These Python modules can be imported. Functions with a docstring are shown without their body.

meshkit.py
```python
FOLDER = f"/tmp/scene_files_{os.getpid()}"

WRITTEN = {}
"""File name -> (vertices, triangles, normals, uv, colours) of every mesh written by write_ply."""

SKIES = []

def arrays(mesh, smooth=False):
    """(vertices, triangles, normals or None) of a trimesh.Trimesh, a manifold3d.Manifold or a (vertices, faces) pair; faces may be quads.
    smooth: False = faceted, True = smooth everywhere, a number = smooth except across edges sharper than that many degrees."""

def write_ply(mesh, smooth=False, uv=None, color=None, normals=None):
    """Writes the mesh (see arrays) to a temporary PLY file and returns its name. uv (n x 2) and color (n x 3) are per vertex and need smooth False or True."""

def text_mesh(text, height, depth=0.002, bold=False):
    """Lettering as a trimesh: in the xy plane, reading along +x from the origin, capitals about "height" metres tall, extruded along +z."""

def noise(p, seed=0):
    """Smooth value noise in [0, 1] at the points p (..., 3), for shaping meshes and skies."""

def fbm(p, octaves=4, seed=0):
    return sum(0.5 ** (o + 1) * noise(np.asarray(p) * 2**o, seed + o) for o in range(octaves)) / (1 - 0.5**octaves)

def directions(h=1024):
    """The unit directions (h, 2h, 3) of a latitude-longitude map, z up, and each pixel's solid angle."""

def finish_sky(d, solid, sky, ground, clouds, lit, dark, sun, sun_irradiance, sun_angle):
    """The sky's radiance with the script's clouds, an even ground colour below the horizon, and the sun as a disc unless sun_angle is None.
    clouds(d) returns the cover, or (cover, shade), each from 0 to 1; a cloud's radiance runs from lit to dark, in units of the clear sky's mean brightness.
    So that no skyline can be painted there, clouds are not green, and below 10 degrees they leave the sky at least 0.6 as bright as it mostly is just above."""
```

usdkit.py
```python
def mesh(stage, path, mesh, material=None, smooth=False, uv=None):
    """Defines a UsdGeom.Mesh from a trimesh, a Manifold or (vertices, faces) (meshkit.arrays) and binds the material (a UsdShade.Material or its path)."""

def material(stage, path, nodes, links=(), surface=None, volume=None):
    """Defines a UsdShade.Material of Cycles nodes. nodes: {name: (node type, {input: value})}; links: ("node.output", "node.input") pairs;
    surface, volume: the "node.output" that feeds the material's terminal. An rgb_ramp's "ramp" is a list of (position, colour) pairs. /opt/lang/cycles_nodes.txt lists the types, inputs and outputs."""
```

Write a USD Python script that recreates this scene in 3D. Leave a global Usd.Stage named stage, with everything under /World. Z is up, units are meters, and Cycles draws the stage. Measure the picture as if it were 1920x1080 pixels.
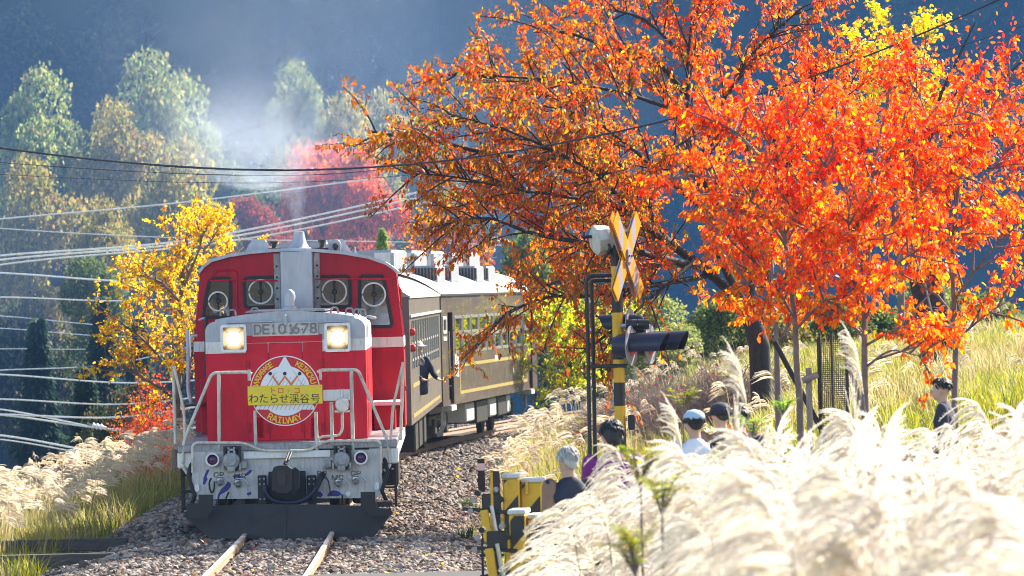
import math, numpy as np, trimesh, manifold3d, usdkit, meshkit
from pxr import Usd, UsdGeom, UsdLux, UsdShade, Gf, Sdf, Vt
import shapely
from shapely.geometry import Polygon, Point, box as sbox, LineString
from shapely.ops import unary_union

stage = Usd.Stage.CreateInMemory()
UsdGeom.SetStageUpAxis(stage, 'Z'); UsdGeom.SetStageMetersPerUnit(stage, 1.0)
world = UsdGeom.Xform.Define(stage, '/World'); stage.SetDefaultPrim(world.GetPrim())
UsdGeom.Scope.Define(stage, '/World/Looks')

# ---------------------------------------------------------------- camera, sky, sun, exposure
FPX, CAMH, ROLL = 11500.0, 3.10, math.radians(1.4)       # focal length in pixels of a 1920 wide picture, eye height over the rails, camera roll
CR, SR = math.cos(ROLL), math.sin(ROLL)
cam = UsdGeom.Camera.Define(stage, '/World/camera')
cam.CreateHorizontalApertureAttr(36.0); cam.CreateVerticalApertureAttr(20.25)
cam.CreateFocalLengthAttr(36.0 * FPX / 1920)
cam.CreateFStopAttr(7.1); cam.CreateFocusDistanceAttr(80.0)
cam.CreateClippingRangeAttr(Gf.Vec2f(0.5, 5000))
cam.AddTransformOp().Set(Gf.Matrix4d(CR, 0, -SR, 0, SR, 0, CR, 0, 0, -1, 0, 0, 0, 0, CAMH, 1))
cam.CreateExposureAttr(1.75)
SUN_EL, SUN_AZ = math.radians(37), math.radians(44)       # azimuth clockwise from +y (the view direction) towards +x
SUN_DIR = np.array([math.sin(SUN_AZ) * math.cos(SUN_EL), math.cos(SUN_AZ) * math.cos(SUN_EL), math.sin(SUN_EL)])
usdkit.material(stage, '/World/Looks/sky', {'s': ('sky_texture', {'sky_type': 'single_scattering', 'sun_disc': False, 'sun_elevation': SUN_EL, 'sun_rotation': SUN_AZ, 'air_density': 1.0, 'aerosol_density': 1.2, 'ozone_density': 1.0}),
    'b': ('background_shader', {'strength': 0.075})}, [('s.color', 'b.color')], surface='b.background')
dome = UsdLux.DomeLight.Define(stage, '/World/sky')
UsdShade.MaterialBindingAPI.Apply(dome.GetPrim()).Bind(UsdShade.Material.Get(stage, '/World/Looks/sky'))
dome.GetPrim().SetCustomDataByKey('kind', 'structure')
sun = UsdLux.DistantLight.Define(stage, '/World/sun')
sun.CreateNormalizeAttr(True); sun.CreateIntensityAttr(1.25); sun.CreateAngleAttr(0.53); sun.CreateColorAttr(Gf.Vec3f(1.0, 0.93, 0.82))
_z = Gf.Vec3d(*SUN_DIR); _x = Gf.Cross(Gf.Vec3d(0, 0, 1), _z).GetNormalized(); _y = Gf.Cross(_z, _x)
sun.AddTransformOp().Set(Gf.Matrix4d(*_x, 0, *_y, 0, *_z, 0, 0, 0, 200, 1))

# ---------------------------------------------------------------- helpers
rng = np.random.default_rng(7)
def ray(px, py):
    """direction (per metre of depth) through a point of the photograph (1920 x 1080)"""
    u, v = px - 960.0, 540.0 - py
    return np.array([(u * CR + v * SR) / FPX, 1.0, (-u * SR + v * CR) / FPX])
def P(px, py, D):
    return np.array([0, 0, CAMH]) + ray(px, py) * D
def pts(*a):
    return np.array([P(*q) for q in a])

class G:
    """collects shapes into one mesh"""
    def __init__(s): s.v, s.f, s.n = [], [], 0
    def add(s, v, f):
        v = np.asarray(v, float); f = np.asarray(f, int)
        if f.shape[1] == 4: f = np.vstack([f[:, [0, 1, 2]], f[:, [0, 2, 3]]])
        s.v.append(v); s.f.append(f + s.n); s.n += len(v); return s
    def tm(s, m): return s.add(m.vertices, m.faces)
    def box(s, c, d, R=None, ch=0.0):
        d = np.asarray(d, float) / 2
        if ch > 0:
            q = []
            for sx in (-1, 1):
                for sy in (-1, 1):
                    for sz in (-1, 1):
                        for k in range(3):
                            p = d.copy() - ch; p[k] = d[k]; q.append(p * (sx, sy, sz))
            m = trimesh.convex.convex_hull(np.array(q)); v, f = np.array(m.vertices), np.array(m.faces)
        else:
            v = np.array([[x, y, z] for x in (-1, 1) for y in (-1, 1) for z in (-1, 1)]) * d
            f = np.array([[0, 1, 3, 2], [4, 6, 7, 5], [0, 4, 5, 1], [2, 3, 7, 6], [0, 2, 6, 4], [1, 5, 7, 3]])
        if R is not None: v = v @ np.asarray(R).T
        return s.add(v + np.asarray(c, float), f)
    def bx(s, x0, x1, y0, y1, z0, z1, ch=0.0):
        return s.box(((x0 + x1) / 2, (y0 + y1) / 2, (z0 + z1) / 2), (abs(x1 - x0), abs(y1 - y0), abs(z1 - z0)), None, ch)
    def tube(s, p, r, n=8):
        p = np.asarray(p, float); m = len(p)
        r = np.broadcast_to(np.asarray(r, float), (m,))
        t = np.gradient(p, axis=0); t /= np.linalg.norm(t, axis=1, keepdims=True) + 1e-12
        ref = np.array([0, 0, 1.0]) if abs(t[:, 2]).mean() < 0.8 else np.array([1.0, 0, 0])
        a = np.cross(t, ref); a /= np.linalg.norm(a, axis=1, keepdims=True) + 1e-12
        b = np.cross(t, a)
        th = np.linspace(0, 2 * np.pi, n, endpoint=False)
        ring = p[:, None] + r[:, None, None] * (np.cos(th)[None, :, None] * a[:, None] + np.sin(th)[None, :, None] * b[:, None])
        i = np.arange(m - 1)[:, None] * n + np.arange(n)[None]; j = np.arange(m - 1)[:, None] * n + (np.arange(n)[None] + 1) % n
        f = np.stack([i, i + n, j + n, j], -1).reshape(-1, 4)
        v = np.vstack([ring.reshape(-1, 3), p[:1], p[-1:]])
        c = np.arange(n); e = (c + 1) % n
        f3 = np.vstack([np.stack([c, e, np.full(n, m * n)], 1), np.stack([e + (m - 1) * n, c + (m - 1) * n, np.full(n, m * n + 1)], 1)])
        return s.add(v, np.vstack([f[:, [0, 1, 2]], f[:, [0, 2, 3]], f3])[:, ::-1])
    def cyl(s, p0, p1, r0, r1=None, n=16):
        return s.tube([p0, p1], [r0, r0 if r1 is None else r1], n)
    def lathe(s, prof, p0, ax, n=20):
        """prof: (distance along the axis, radius)"""
        p0, ax = np.asarray(p0, float), np.asarray(ax, float) / np.linalg.norm(ax)
        a = np.cross(ax, [0, 0, 1.0] if abs(ax[2]) < 0.9 else [1.0, 0, 0]); a /= np.linalg.norm(a); b = np.cross(ax, a)
        th = np.linspace(0, 2 * np.pi, n, endpoint=False); m = len(prof)
        v = np.vstack([p0 + ax * h + r * (np.cos(th)[:, None] * a + np.sin(th)[:, None] * b) for h, r in prof])
        i = np.arange(m - 1)[:, None] * n + np.arange(n)[None]; j = np.arange(m - 1)[:, None] * n + (np.arange(n)[None] + 1) % n
        return s.add(v, np.stack([i, j, j + n, i + n], -1).reshape(-1, 4))
    def prism(s, poly, y0, y1, tf=None):
        """a polygon in (x, z) pushed along y from y0 to y1"""
        if not isinstance(poly, shapely.geometry.base.BaseGeometry): poly = Polygon(poly)
        for g in getattr(poly, 'geoms', [poly]):
            if g.area < 1e-9: continue
            m = trimesh.creation.extrude_polygon(g, abs(y1 - y0), engine='earcut')
            v = np.array(m.vertices); v = np.stack([v[:, 0], min(y0, y1) + v[:, 2], v[:, 1]], 1)
            if tf is not None: v = tf(v)
            s.add(v, np.array(m.faces)[:, ::-1])
        return s
    def mesh(s): return np.vstack(s.v), np.vstack(s.f)

def hull_of(points): 
    m = trimesh.convex.convex_hull(np.asarray(points, float)); return m
def rotz(a): c, s = math.cos(a), math.sin(a); return np.array([[c, -s, 0], [s, c, 0], [0, 0, 1]])
def rotx(a): c, s = math.cos(a), math.sin(a); return np.array([[1, 0, 0], [0, c, -s], [0, s, c]])
def roty(a): c, s = math.cos(a), math.sin(a); return np.array([[c, 0, s], [0, 1, 0], [-s, 0, c]])
def rrect(x0, z0, x1, z1, r):
    x0, x1 = min(x0, x1), max(x0, x1); z0, z1 = min(z0, z1), max(z0, z1)
    return sbox(x0 + r, z0 + r, x1 - r, z1 - r).buffer(r, quad_segs=5)
def smooth_path(p, k=5):
    """Catmull-Rom through the points"""
    p = np.asarray(p, float)
    if len(p) < 3: return p
    q = np.vstack([2 * p[0] - p[1], p, 2 * p[-1] - p[-2]]); out = []
    for i in range(1, len(q) - 2):
        for t in np.arange(k) / k:
            a, b, c, d = q[i - 1], q[i], q[i + 1], q[i + 2]
            out.append(0.5 * (2 * b + (c - a) * t + (2 * a - 5 * b + 4 * c - d) * t * t + (3 * b - a - 3 * c + d) * t ** 3))
    return np.array(out + [p[-1]])
def round_path(p, r, k=4):
    """polyline with rounded corners"""
    p = np.asarray(p, float); out = [p[0]]
    for a, b, c in zip(p[:-2], p[1:-1], p[2:]):
        d0, d1 = np.linalg.norm(a - b), np.linalg.norm(c - b); q = min(r, 0.45 * d0, 0.45 * d1)
        s, e = b + (a - b) / d0 * q, b + (c - b) / d1 * q
        for t in np.linspace(0, 1, k + 1): out.append((1 - t) ** 2 * s + 2 * t * (1 - t) * b + t * t * e)
    return np.array(out + [p[-1]])

_used = {}
def path_for(name, parent):
    base = f'{parent}/{name}'
    k = _used.get(base, -1) + 1; _used[base] = k
    return base if k == 0 else f'{base}_{k:03d}'
def tag(prim, label=None, category=None, group=None, kind=None):
    for k, v in (('label', label), ('category', category), ('group', group), ('kind', kind)):
        if v: prim.SetCustomDataByKey(k, v)
    return prim
def thing(name, label, category, loc=(0, 0, 0), rz=0.0, group=None, kind=None, scale=None):
    x = UsdGeom.Xform.Define(stage, path_for(name, '/World'))
    x.AddTranslateOp().Set(Gf.Vec3d(*map(float, loc)))
    if rz: x.AddRotateZOp().Set(math.degrees(rz))
    if scale is not None: x.AddScaleOp().Set(Gf.Vec3f(*np.broadcast_to(scale, 3).astype(float).tolist()))
    return tag(x.GetPrim(), label, category, group, kind)
def obj(name, g, m, parent=None, smooth=30, label=None, col=None, kind=None):
    """one Mesh under a thing, a part, or /World"""
    par = str(parent.GetPath()) if parent is not None else '/World'
    v, f = g.mesh() if isinstance(g, G) else (g if isinstance(g, tuple) else (np.array(g.vertices), np.array(g.faces)))
    p = usdkit.mesh(stage, path_for(name, par), (v, f), M[m] if isinstance(m, str) else m, smooth=False if col is not None else smooth)
    if col is not None:
        UsdGeom.PrimvarsAPI(p).CreatePrimvar('col', Sdf.ValueTypeNames.Color3fArray, 'vertex').Set(Vt.Vec3fArray.FromNumpy(np.asarray(col, np.float32)))
    return tag(p.GetPrim(), label, None, None, kind)
def proto(name):
    """a class prim that copies refer to"""
    p = stage.CreateClassPrim(f'/World/{name}'); p.SetTypeName('Xform'); return p
def copy_of(src, name, label, category, loc, rz=0.0, scale=None, group=None, kind=None):
    t = thing(name, label, category, loc, rz, group, kind, scale)
    t.GetReferences().AddInternalReference(src.GetPath()); t.SetInstanceable(True)
    return t
def instancer(name, protos, pos, rot, scale, idx, parent=None, label=None, category=None, kind='stuff'):
    """protos: list of (mesh, material, colours) ; rot: quaternions (w, x, y, z)"""
    par = str(parent.GetPath()) if parent is not None else '/World'
    path = path_for(name, par)
    pi = UsdGeom.PointInstancer.Define(stage, path)
    rel = pi.CreatePrototypesRel()
    for k, (g, m, col) in enumerate(protos):
        q = f'{path}/kinds/kind_{k}'
        v, f = g.mesh() if isinstance(g, G) else g
        p = usdkit.mesh(stage, q, (v, f), M[m], smooth=False)
        if col is not None: UsdGeom.PrimvarsAPI(p).CreatePrimvar('col', Sdf.ValueTypeNames.Color3fArray, 'vertex').Set(Vt.Vec3fArray.FromNumpy(np.asarray(col, np.float32)))
        rel.AddTarget(q)
    pi.CreatePositionsAttr(Vt.Vec3fArray.FromNumpy(np.asarray(pos, np.float32)))
    q = np.asarray(rot, np.float32)
    pi.CreateOrientationsAttr(Vt.QuathArray([Gf.Quath(float(a[0]), float(a[1]), float(a[2]), float(a[3])) for a in q]))
    s = np.asarray(scale, np.float32); s = np.repeat(s[:, None], 3, 1) if s.ndim == 1 else s
    pi.CreateScalesAttr(Vt.Vec3fArray.FromNumpy(s))
    pi.CreateProtoIndicesAttr(Vt.IntArray.FromNumpy(np.asarray(idx, np.int32)))
    return tag(pi.GetPrim(), label, category, None, kind)
def quat_z(a, tilt=None, taz=None):
    """turn by a about z, then lean by tilt towards azimuth taz"""
    a = np.asarray(a); q = np.stack([np.cos(a / 2), 0 * a, 0 * a, np.sin(a / 2)], 1)
    if tilt is None: return q
    h = np.sin(np.asarray(tilt) / 2); w = np.cos(np.asarray(tilt) / 2)
    bx, by = -np.sin(taz) * h, np.cos(taz) * h
    return np.stack([w * q[:, 0], w * q[:, 1] + bx * q[:, 0] + by * q[:, 3], w * q[:, 2] + by * q[:, 0] - bx * q[:, 3], w * q[:, 3]], 1)

# ---------------------------------------------------------------- materials
M = {}
def mat(name, c, rough=0.5, metal=0.0, var=0.12, scale=6.0, bump=0.0, bscale=60.0, dirt=None, dirt_amt=0.5, spec=0.5, coat=0.0, stretch=(1, 1, 1), emis=None):
    c = np.asarray(c, float)
    n = {'t': ('texture_coordinate', {}), 'mp': ('mapping', {'scale': stretch}), 'n': ('noise_texture', {'scale': scale, 'detail': 5.0, 'roughness': 0.6}),
         'r': ('rgb_ramp', {'ramp': [(0.3, c * (1 - var)), (0.7, np.minimum(c * (1 + var), 1))]}),
         'p': ('principled_bsdf', {'roughness': rough, 'metallic': metal, 'specular_ior_level': spec, 'coat_weight': coat})}
    l = [('t.object', 'mp.vector'), ('mp.vector', 'n.vector'), ('n.fac', 'r.fac')]
    if dirt is not None:
        n['n2'] = ('noise_texture', {'scale': scale * 1.7, 'detail': 8.0, 'roughness': 0.7}); n['mp2'] = ('mapping', {'scale': (stretch[0] * 1.6, stretch[1] * 1.6, stretch[2] * 0.5)})
        n['r2'] = ('map_range', {'from_min': 0.62 - 0.25 * dirt_amt, 'from_max': 0.85 - 0.2 * dirt_amt, 'clamp': True})
        n['mx'] = ('mix_color', {'b': dirt})
        l += [('t.object', 'mp2.vector'), ('mp2.vector', 'n2.vector'), ('n2.fac', 'r2.value'), ('r2.result', 'mx.fac'), ('r.color', 'mx.a'), ('mx.result', 'p.base_color')]
        n['rr'] = ('map_range', {'to_min': rough, 'to_max': min(1, rough + 0.35), 'clamp': True}); l += [('r2.result', 'rr.value'), ('rr.result', 'p.roughness')]
    else: l.append(('r.color', 'p.base_color'))
    if bump:
        n['nb'] = ('noise_texture', {'scale': bscale, 'detail': 4.0}); n['b'] = ('bump', {'strength': min(1.0, bump), 'distance': 0.01})
        l += [('t.object', 'nb.vector'), ('nb.fac', 'b.height'), ('b.normal', 'p.normal')]
    if emis is not None: n['p'][1].update(emission_color=emis[0], emission_strength=emis[1])
    M[name] = usdkit.material(stage, f'/World/Looks/{name}', n, l, surface='p.BSDF'); return M[name]
def leafmat(name, trans=0.5, rough=0.45, gain=1.0, tgain=1.3, spec=0.4):
    n = {'a': ('attribute', {'attribute': 'col'}), 'g': ('geometry', {}),
         'h': ('hsv', {'value': gain}), 'ht': ('hsv', {'value': tgain, 'saturation': 1.05}),
         'p': ('principled_bsdf', {'roughness': rough, 'specular_ior_level': spec}), 't': ('translucent_bsdf', {}), 'm': ('mix_closure', {'fac': trans})}
    l = [('a.color', 'h.color'), ('a.color', 'ht.color'), ('h.color', 'p.base_color'), ('ht.color', 't.color'), ('p.BSDF', 'm.closure1'), ('t.BSDF', 'm.closure2')]
    M[name] = usdkit.material(stage, f'/World/Looks/{name}', n, l, surface='m.closure'); return M[name]

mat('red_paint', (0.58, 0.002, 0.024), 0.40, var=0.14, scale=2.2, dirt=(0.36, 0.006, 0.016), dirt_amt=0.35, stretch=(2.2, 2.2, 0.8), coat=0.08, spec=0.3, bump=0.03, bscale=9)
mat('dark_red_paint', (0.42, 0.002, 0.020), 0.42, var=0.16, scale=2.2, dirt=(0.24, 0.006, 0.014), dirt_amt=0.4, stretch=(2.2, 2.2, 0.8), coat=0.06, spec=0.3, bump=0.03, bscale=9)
mat('silver_paint', (0.42, 0.45, 0.50), 0.42, 0.25, var=0.12, scale=3, dirt=(0.30, 0.31, 0.33), dirt_amt=0.35, stretch=(2.5, 2.5, 0.8))
mat('white_paint', (0.72, 0.71, 0.69), 0.45, var=0.06, scale=4, dirt=(0.42, 0.37, 0.32), dirt_amt=0.4, stretch=(2.5, 2.5, 0.8))
mat('beam_paint', (0.50, 0.49, 0.48), 0.5, var=0.08, scale=4, dirt=(0.29, 0.25, 0.22), dirt_amt=0.55, stretch=(1.5, 1.5, 1.0))
mat('rail_paint', (0.60, 0.55, 0.46), 0.5, var=0.12, scale=9, dirt=(0.25, 0.16, 0.10), dirt_amt=0.5)
mat('blue_mark', (0.035, 0.03, 0.22), 0.6, var=0.3, scale=12)
mat('black_steel', (0.011, 0.010, 0.011), 0.5, var=0.3, scale=9, dirt=(0.04, 0.026, 0.018), dirt_amt=0.45)
mat('plow_steel', (0.020, 0.018, 0.017), 0.55, var=0.3, scale=5, dirt=(0.050, 0.032, 0.022), dirt_amt=0.6)
mat('rubber', (0.02, 0.02, 0.022), 0.7, var=0.2)
mat('bare_metal', (0.55, 0.55, 0.56), 0.32, 0.9, var=0.15, scale=20)
mat('grey_metal', (0.30, 0.30, 0.31), 0.45, 0.4, var=0.18, scale=12, dirt=(0.12, 0.10, 0.09), dirt_amt=0.5)
mat('plate_white', (0.58, 0.56, 0.53), 0.5, var=0.12, scale=12, dirt=(0.16, 0.07, 0.03), dirt_amt=0.25)
mat('letter_grey', (0.20, 0.20, 0.21), 0.45, 0.3, var=0.2, scale=20)
mat('lens_purple', (0.06, 0.01, 0.05), 0.12, var=0.3, coat=0.8)
mat('lens_red', (0.5, 0.01, 0.01), 0.2, var=0.1, coat=0.6)
mat('sign_white', (0.78, 0.78, 0.80), 0.4, var=0.03)
mat('sign_red', (0.58, 0.012, 0.02), 0.4, var=0.05)
mat('sign_yellow', (0.80, 0.58, 0.02), 0.42, var=0.05)
mat('letter_yellow', (0.90, 0.52, 0.02), 0.45, var=0.04)
mat('letter_black', (0.02, 0.018, 0.02), 0.5, var=0.1)
mat('letter_orange', (0.75, 0.18, 0.02), 0.5, var=0.05)
mat('coach_paint', (0.070, 0.046, 0.041), 0.38, var=0.13, scale=1.2, dirt=(0.055, 0.038, 0.033), dirt_amt=0.45, stretch=(1, 1, 2.5), coat=0.15, bump=0.04, bscale=5)
mat('coach_paint_pale', (0.110, 0.086, 0.075), 0.4, var=0.13, scale=1.2, dirt=(0.08, 0.062, 0.052), dirt_amt=0.5, stretch=(1, 1, 2.5), bump=0.04, bscale=5)
mat('coach_dark', (0.03, 0.02, 0.022), 0.5, var=0.2)
mat('coach_roof', (0.30, 0.29, 0.275), 0.6, var=0.08, scale=1.5, dirt=(0.19, 0.18, 0.165), dirt_amt=0.45)
mat('coach_line', (0.30, 0.22, 0.05), 0.5, var=0.12, scale=5, dirt=(0.20, 0.15, 0.07), dirt_amt=0.4)
mat('unit_grey', (0.27, 0.28, 0.30), 0.5, var=0.08, scale=3, dirt=(0.24, 0.235, 0.23), dirt_amt=0.4)
mat('seat_cloth', (0.20, 0.06, 0.05), 0.8, var=0.2)
mat('interior', (0.30, 0.28, 0.24), 0.6, var=0.1)
mat('wood_bar', (0.28, 0.24, 0.19), 0.6, var=0.2, scale=10)
mat('curtain', (0.40, 0.40, 0.36), 0.8, var=0.08)
mat('yellow_paint', (0.68, 0.38, 0.010), 0.42, var=0.08, scale=5, dirt=(0.40, 0.26, 0.04), dirt_amt=0.35)
mat('black_paint', (0.016, 0.015, 0.016), 0.4, var=0.2, scale=5)
mat('sign_amber', (0.66, 0.28, 0.006), 0.4, var=0.05)
mat('sign_grey', (0.30, 0.29, 0.33), 0.4, var=0.08)
mat('navy_paint', (0.014, 0.016, 0.035), 0.33, var=0.2)
mat('cream_paint', (0.50, 0.50, 0.44), 0.5, var=0.08, dirt=(0.36, 0.32, 0.18), dirt_amt=0.5)
mat('rail_top', (0.66, 0.64, 0.62), 0.38, 0.35, var=0.1, scale=20)
mat('rail_rust', (0.36, 0.23, 0.14), 0.8, var=0.3, scale=12, dirt=(0.20, 0.11, 0.06))
mat('wood_dark', (0.06, 0.05, 0.045), 0.85, var=0.35, scale=6, stretch=(1, 1, 8), bump=0.3)
mat('wood_grey', (0.24, 0.20, 0.18), 0.85, var=0.3, scale=9, stretch=(6, 6, 1), bump=0.3)
mat('concrete', (0.36, 0.34, 0.32), 0.85, var=0.2, scale=4, bump=0.3, dirt=(0.18, 0.16, 0.14))
mat('asphalt', (0.06, 0.058, 0.056), 0.9, var=0.3, scale=9, bump=0.5, bscale=150)
mat('bark', (0.035, 0.026, 0.023), 0.9, var=0.45, scale=10, stretch=(4, 4, 1), bump=0.6, bscale=30)
mat('bark_pale', (0.26, 0.21, 0.19), 0.85, var=0.35, scale=8, bump=0.3)
mat('bark_young', (0.17, 0.13, 0.12), 0.85, var=0.3, scale=8, bump=0.3)
mat('wire_black', (0.02, 0.02, 0.025), 0.5, var=0.1)
mat('wire_pale', (0.82, 0.82, 0.80), 0.3, 0.15, var=0.1)
mat('skin', (0.50, 0.30, 0.22), 0.55, var=0.06, scale=20)
mat('hair_black', (0.012, 0.010, 0.010), 0.5, var=0.3, scale=60, bump=0.4, bscale=120)
mat('hair_grey', (0.42, 0.41, 0.40), 0.6, var=0.15, scale=60, bump=0.4, bscale=120)
mat('cloth_blue', (0.55, 0.68, 0.80), 0.85, var=0.08, bump=0.2, bscale=20)
mat('cloth_pale', (0.34, 0.46, 0.58), 0.85, var=0.08)
mat('lid_white', (0.55, 0.55, 0.53), 0.5, var=0.08, dirt=(0.35, 0.33, 0.30))
mat('cloth_orange', (0.80, 0.10, 0.015), 0.8, var=0.08)
mat('cloth_navy', (0.02, 0.022, 0.04), 0.85, var=0.15, bump=0.2, bscale=20)
mat('cloth_tan', (0.26, 0.15, 0.10), 0.85, var=0.12)
mat('cloth_purple', (0.16, 0.01, 0.16), 0.8, var=0.12, bump=0.2, bscale=20)
mat('cloth_white', (0.72, 0.73, 0.76), 0.85, var=0.05, bump=0.2, bscale=20)
mat('cloth_black', (0.016, 0.015, 0.016), 0.85, var=0.2)
mat('eye_white', (0.75, 0.75, 0.72), 0.3, var=0.02)
mat('lip', (0.38, 0.14, 0.12), 0.5, var=0.05)
leafmat('leaf', 0.58, gain=1.0, tgain=1.6, spec=0.25)
leafmat('leaf_far', 0.35, rough=0.7, spec=0.2)
leafmat('plume', 0.5, rough=0.8, gain=1.0, tgain=1.12, spec=0.1)
leafmat('grass_blade', 0.45, rough=0.5)
leafmat('stone', 0.0, rough=0.9, spec=0.3)
usdkit.material(stage, '/World/Looks/glass', {'f': ('fresnel', {'IOR': 1.5}), 't': ('transparent_bsdf', {'color': (0.86, 0.9, 0.9)}), 'g': ('glossy_bsdf', {'roughness': 0.03, 'color': (0.9, 0.9, 0.9)}), 'm': ('mix_closure', {})},
    [('f.fac', 'm.fac'), ('t.BSDF', 'm.closure1'), ('g.BSDF', 'm.closure2')], surface='m.closure'); M['glass'] = UsdShade.Material.Get(stage, '/World/Looks/glass')
usdkit.material(stage, '/World/Looks/lamp_glow', {'e': ('emission', {'color': (1.0, 0.80, 0.52), 'strength': 1.1})}, [], surface='e.emission'); M['lamp_glow'] = UsdShade.Material.Get(stage, '/World/Looks/lamp_glow')
usdkit.material(stage, '/World/Looks/reflector', {'g': ('principled_bsdf', {'base_color': (0.42, 0.36, 0.28), 'metallic': 0.85, 'roughness': 0.3})}, [], surface='g.BSDF'); M['reflector'] = UsdShade.Material.Get(stage, '/World/Looks/reflector')
# ---------------------------------------------------------------- ground, track bed, rails, road
from scipy.interpolate import CubicSpline
_tc = CubicSpline([20, 60, 80, 87.3, 95.5, 106, 117, 126.5, 136, 150, 170, 200], [-2.78, -2.90, -2.98, -3.04, -3.06, -3.02, -2.78, -2.05, -0.90, 1.5, 6.2, 15.5])
def xc(y): y = np.asarray(y, float); return np.where(y < 20, -2.78, _tc(np.clip(y, 20, 200)) + np.clip(y - 200, 0, 50) * 0.34)
def sstep(a, b, x): t = np.clip((np.asarray(x, float) - a) / (b - a), 0, 1); return t * t * (3 - 2 * t)
def ground_z(x, y):
    x, y = np.asarray(x, float), np.asarray(y, float)
    d = x - xc(y); rx = np.maximum(d, 0)
    # right bank behind the crossing, rising away from the track
    back = 0.35 * sstep(2.6, 3.6, d) + 1.25 * sstep(3.4, 7.5, d) + 0.7 * sstep(7, 14, d)
    # crossing road and the bank in front of it, up to the viewer
    mid = 0.33 * sstep(1.2, 2.2, d) + 0.10 * sstep(60, 52, y) * sstep(2.4, 3.2, d) + 0.42 * sstep(3.2, 5.0, d) + 0.45 * sstep(5, 9, d)
    near = 0.75 * sstep(2.2, 4.0, d) * sstep(46, 22, y) + 0.35 * sstep(2.4, 4.5, d) + 0.35 * sstep(7.0, 12.0, d)
    near = near + 0.35 * sstep(14, 6, y)
    w1 = sstep(66, 74, y); w0 = sstep(50, 44, y)
    right = w1 * back + (1 - w1) * ((1 - w0) * mid + w0 * near)
    left = -0.15 * sstep(2.6, 3.4, -d) - 0.75 * sstep(3.2, 6.5, -d) - 7.5 * sstep(6.5, 22, -d)
    drop = -6.0 * sstep(140, 200, y) * sstep(30, -5, x)
    z = -0.36 + np.where(d > 0, right, left) + drop * (d > -100)
    z = np.maximum(z, -9.0)
    hill = np.clip(y - 222 - 0.05 * np.abs(x) , 0, 95) * 1.12
    hill = hill + 3.0 * (meshkit.fbm(np.stack([x / 18, y / 18, 0 * x], -1), 3, 5) - 0.5) * sstep(222, 250, y)
    return z + hill + 0.10 * (meshkit.fbm(np.stack([x / 1.3, y / 1.3, 0 * x], -1), 3, 2) - 0.5) * (np.abs(d) > 2.7)
def sheet(xs, ys, zf):
    X, Y = np.meshgrid(xs, ys); Z = zf(X, Y); n, m = len(ys), len(xs)
    i = np.arange(n - 1)[:, None] * m + np.arange(m - 1)[None]
    f = np.stack([i, i + 1, i + m + 1, i + m], -1).reshape(-1, 4)
    return np.stack([X, Y, Z], -1).reshape(-1, 3), np.vstack([f[:, [0, 1, 2]], f[:, [0, 2, 3]]])
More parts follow.
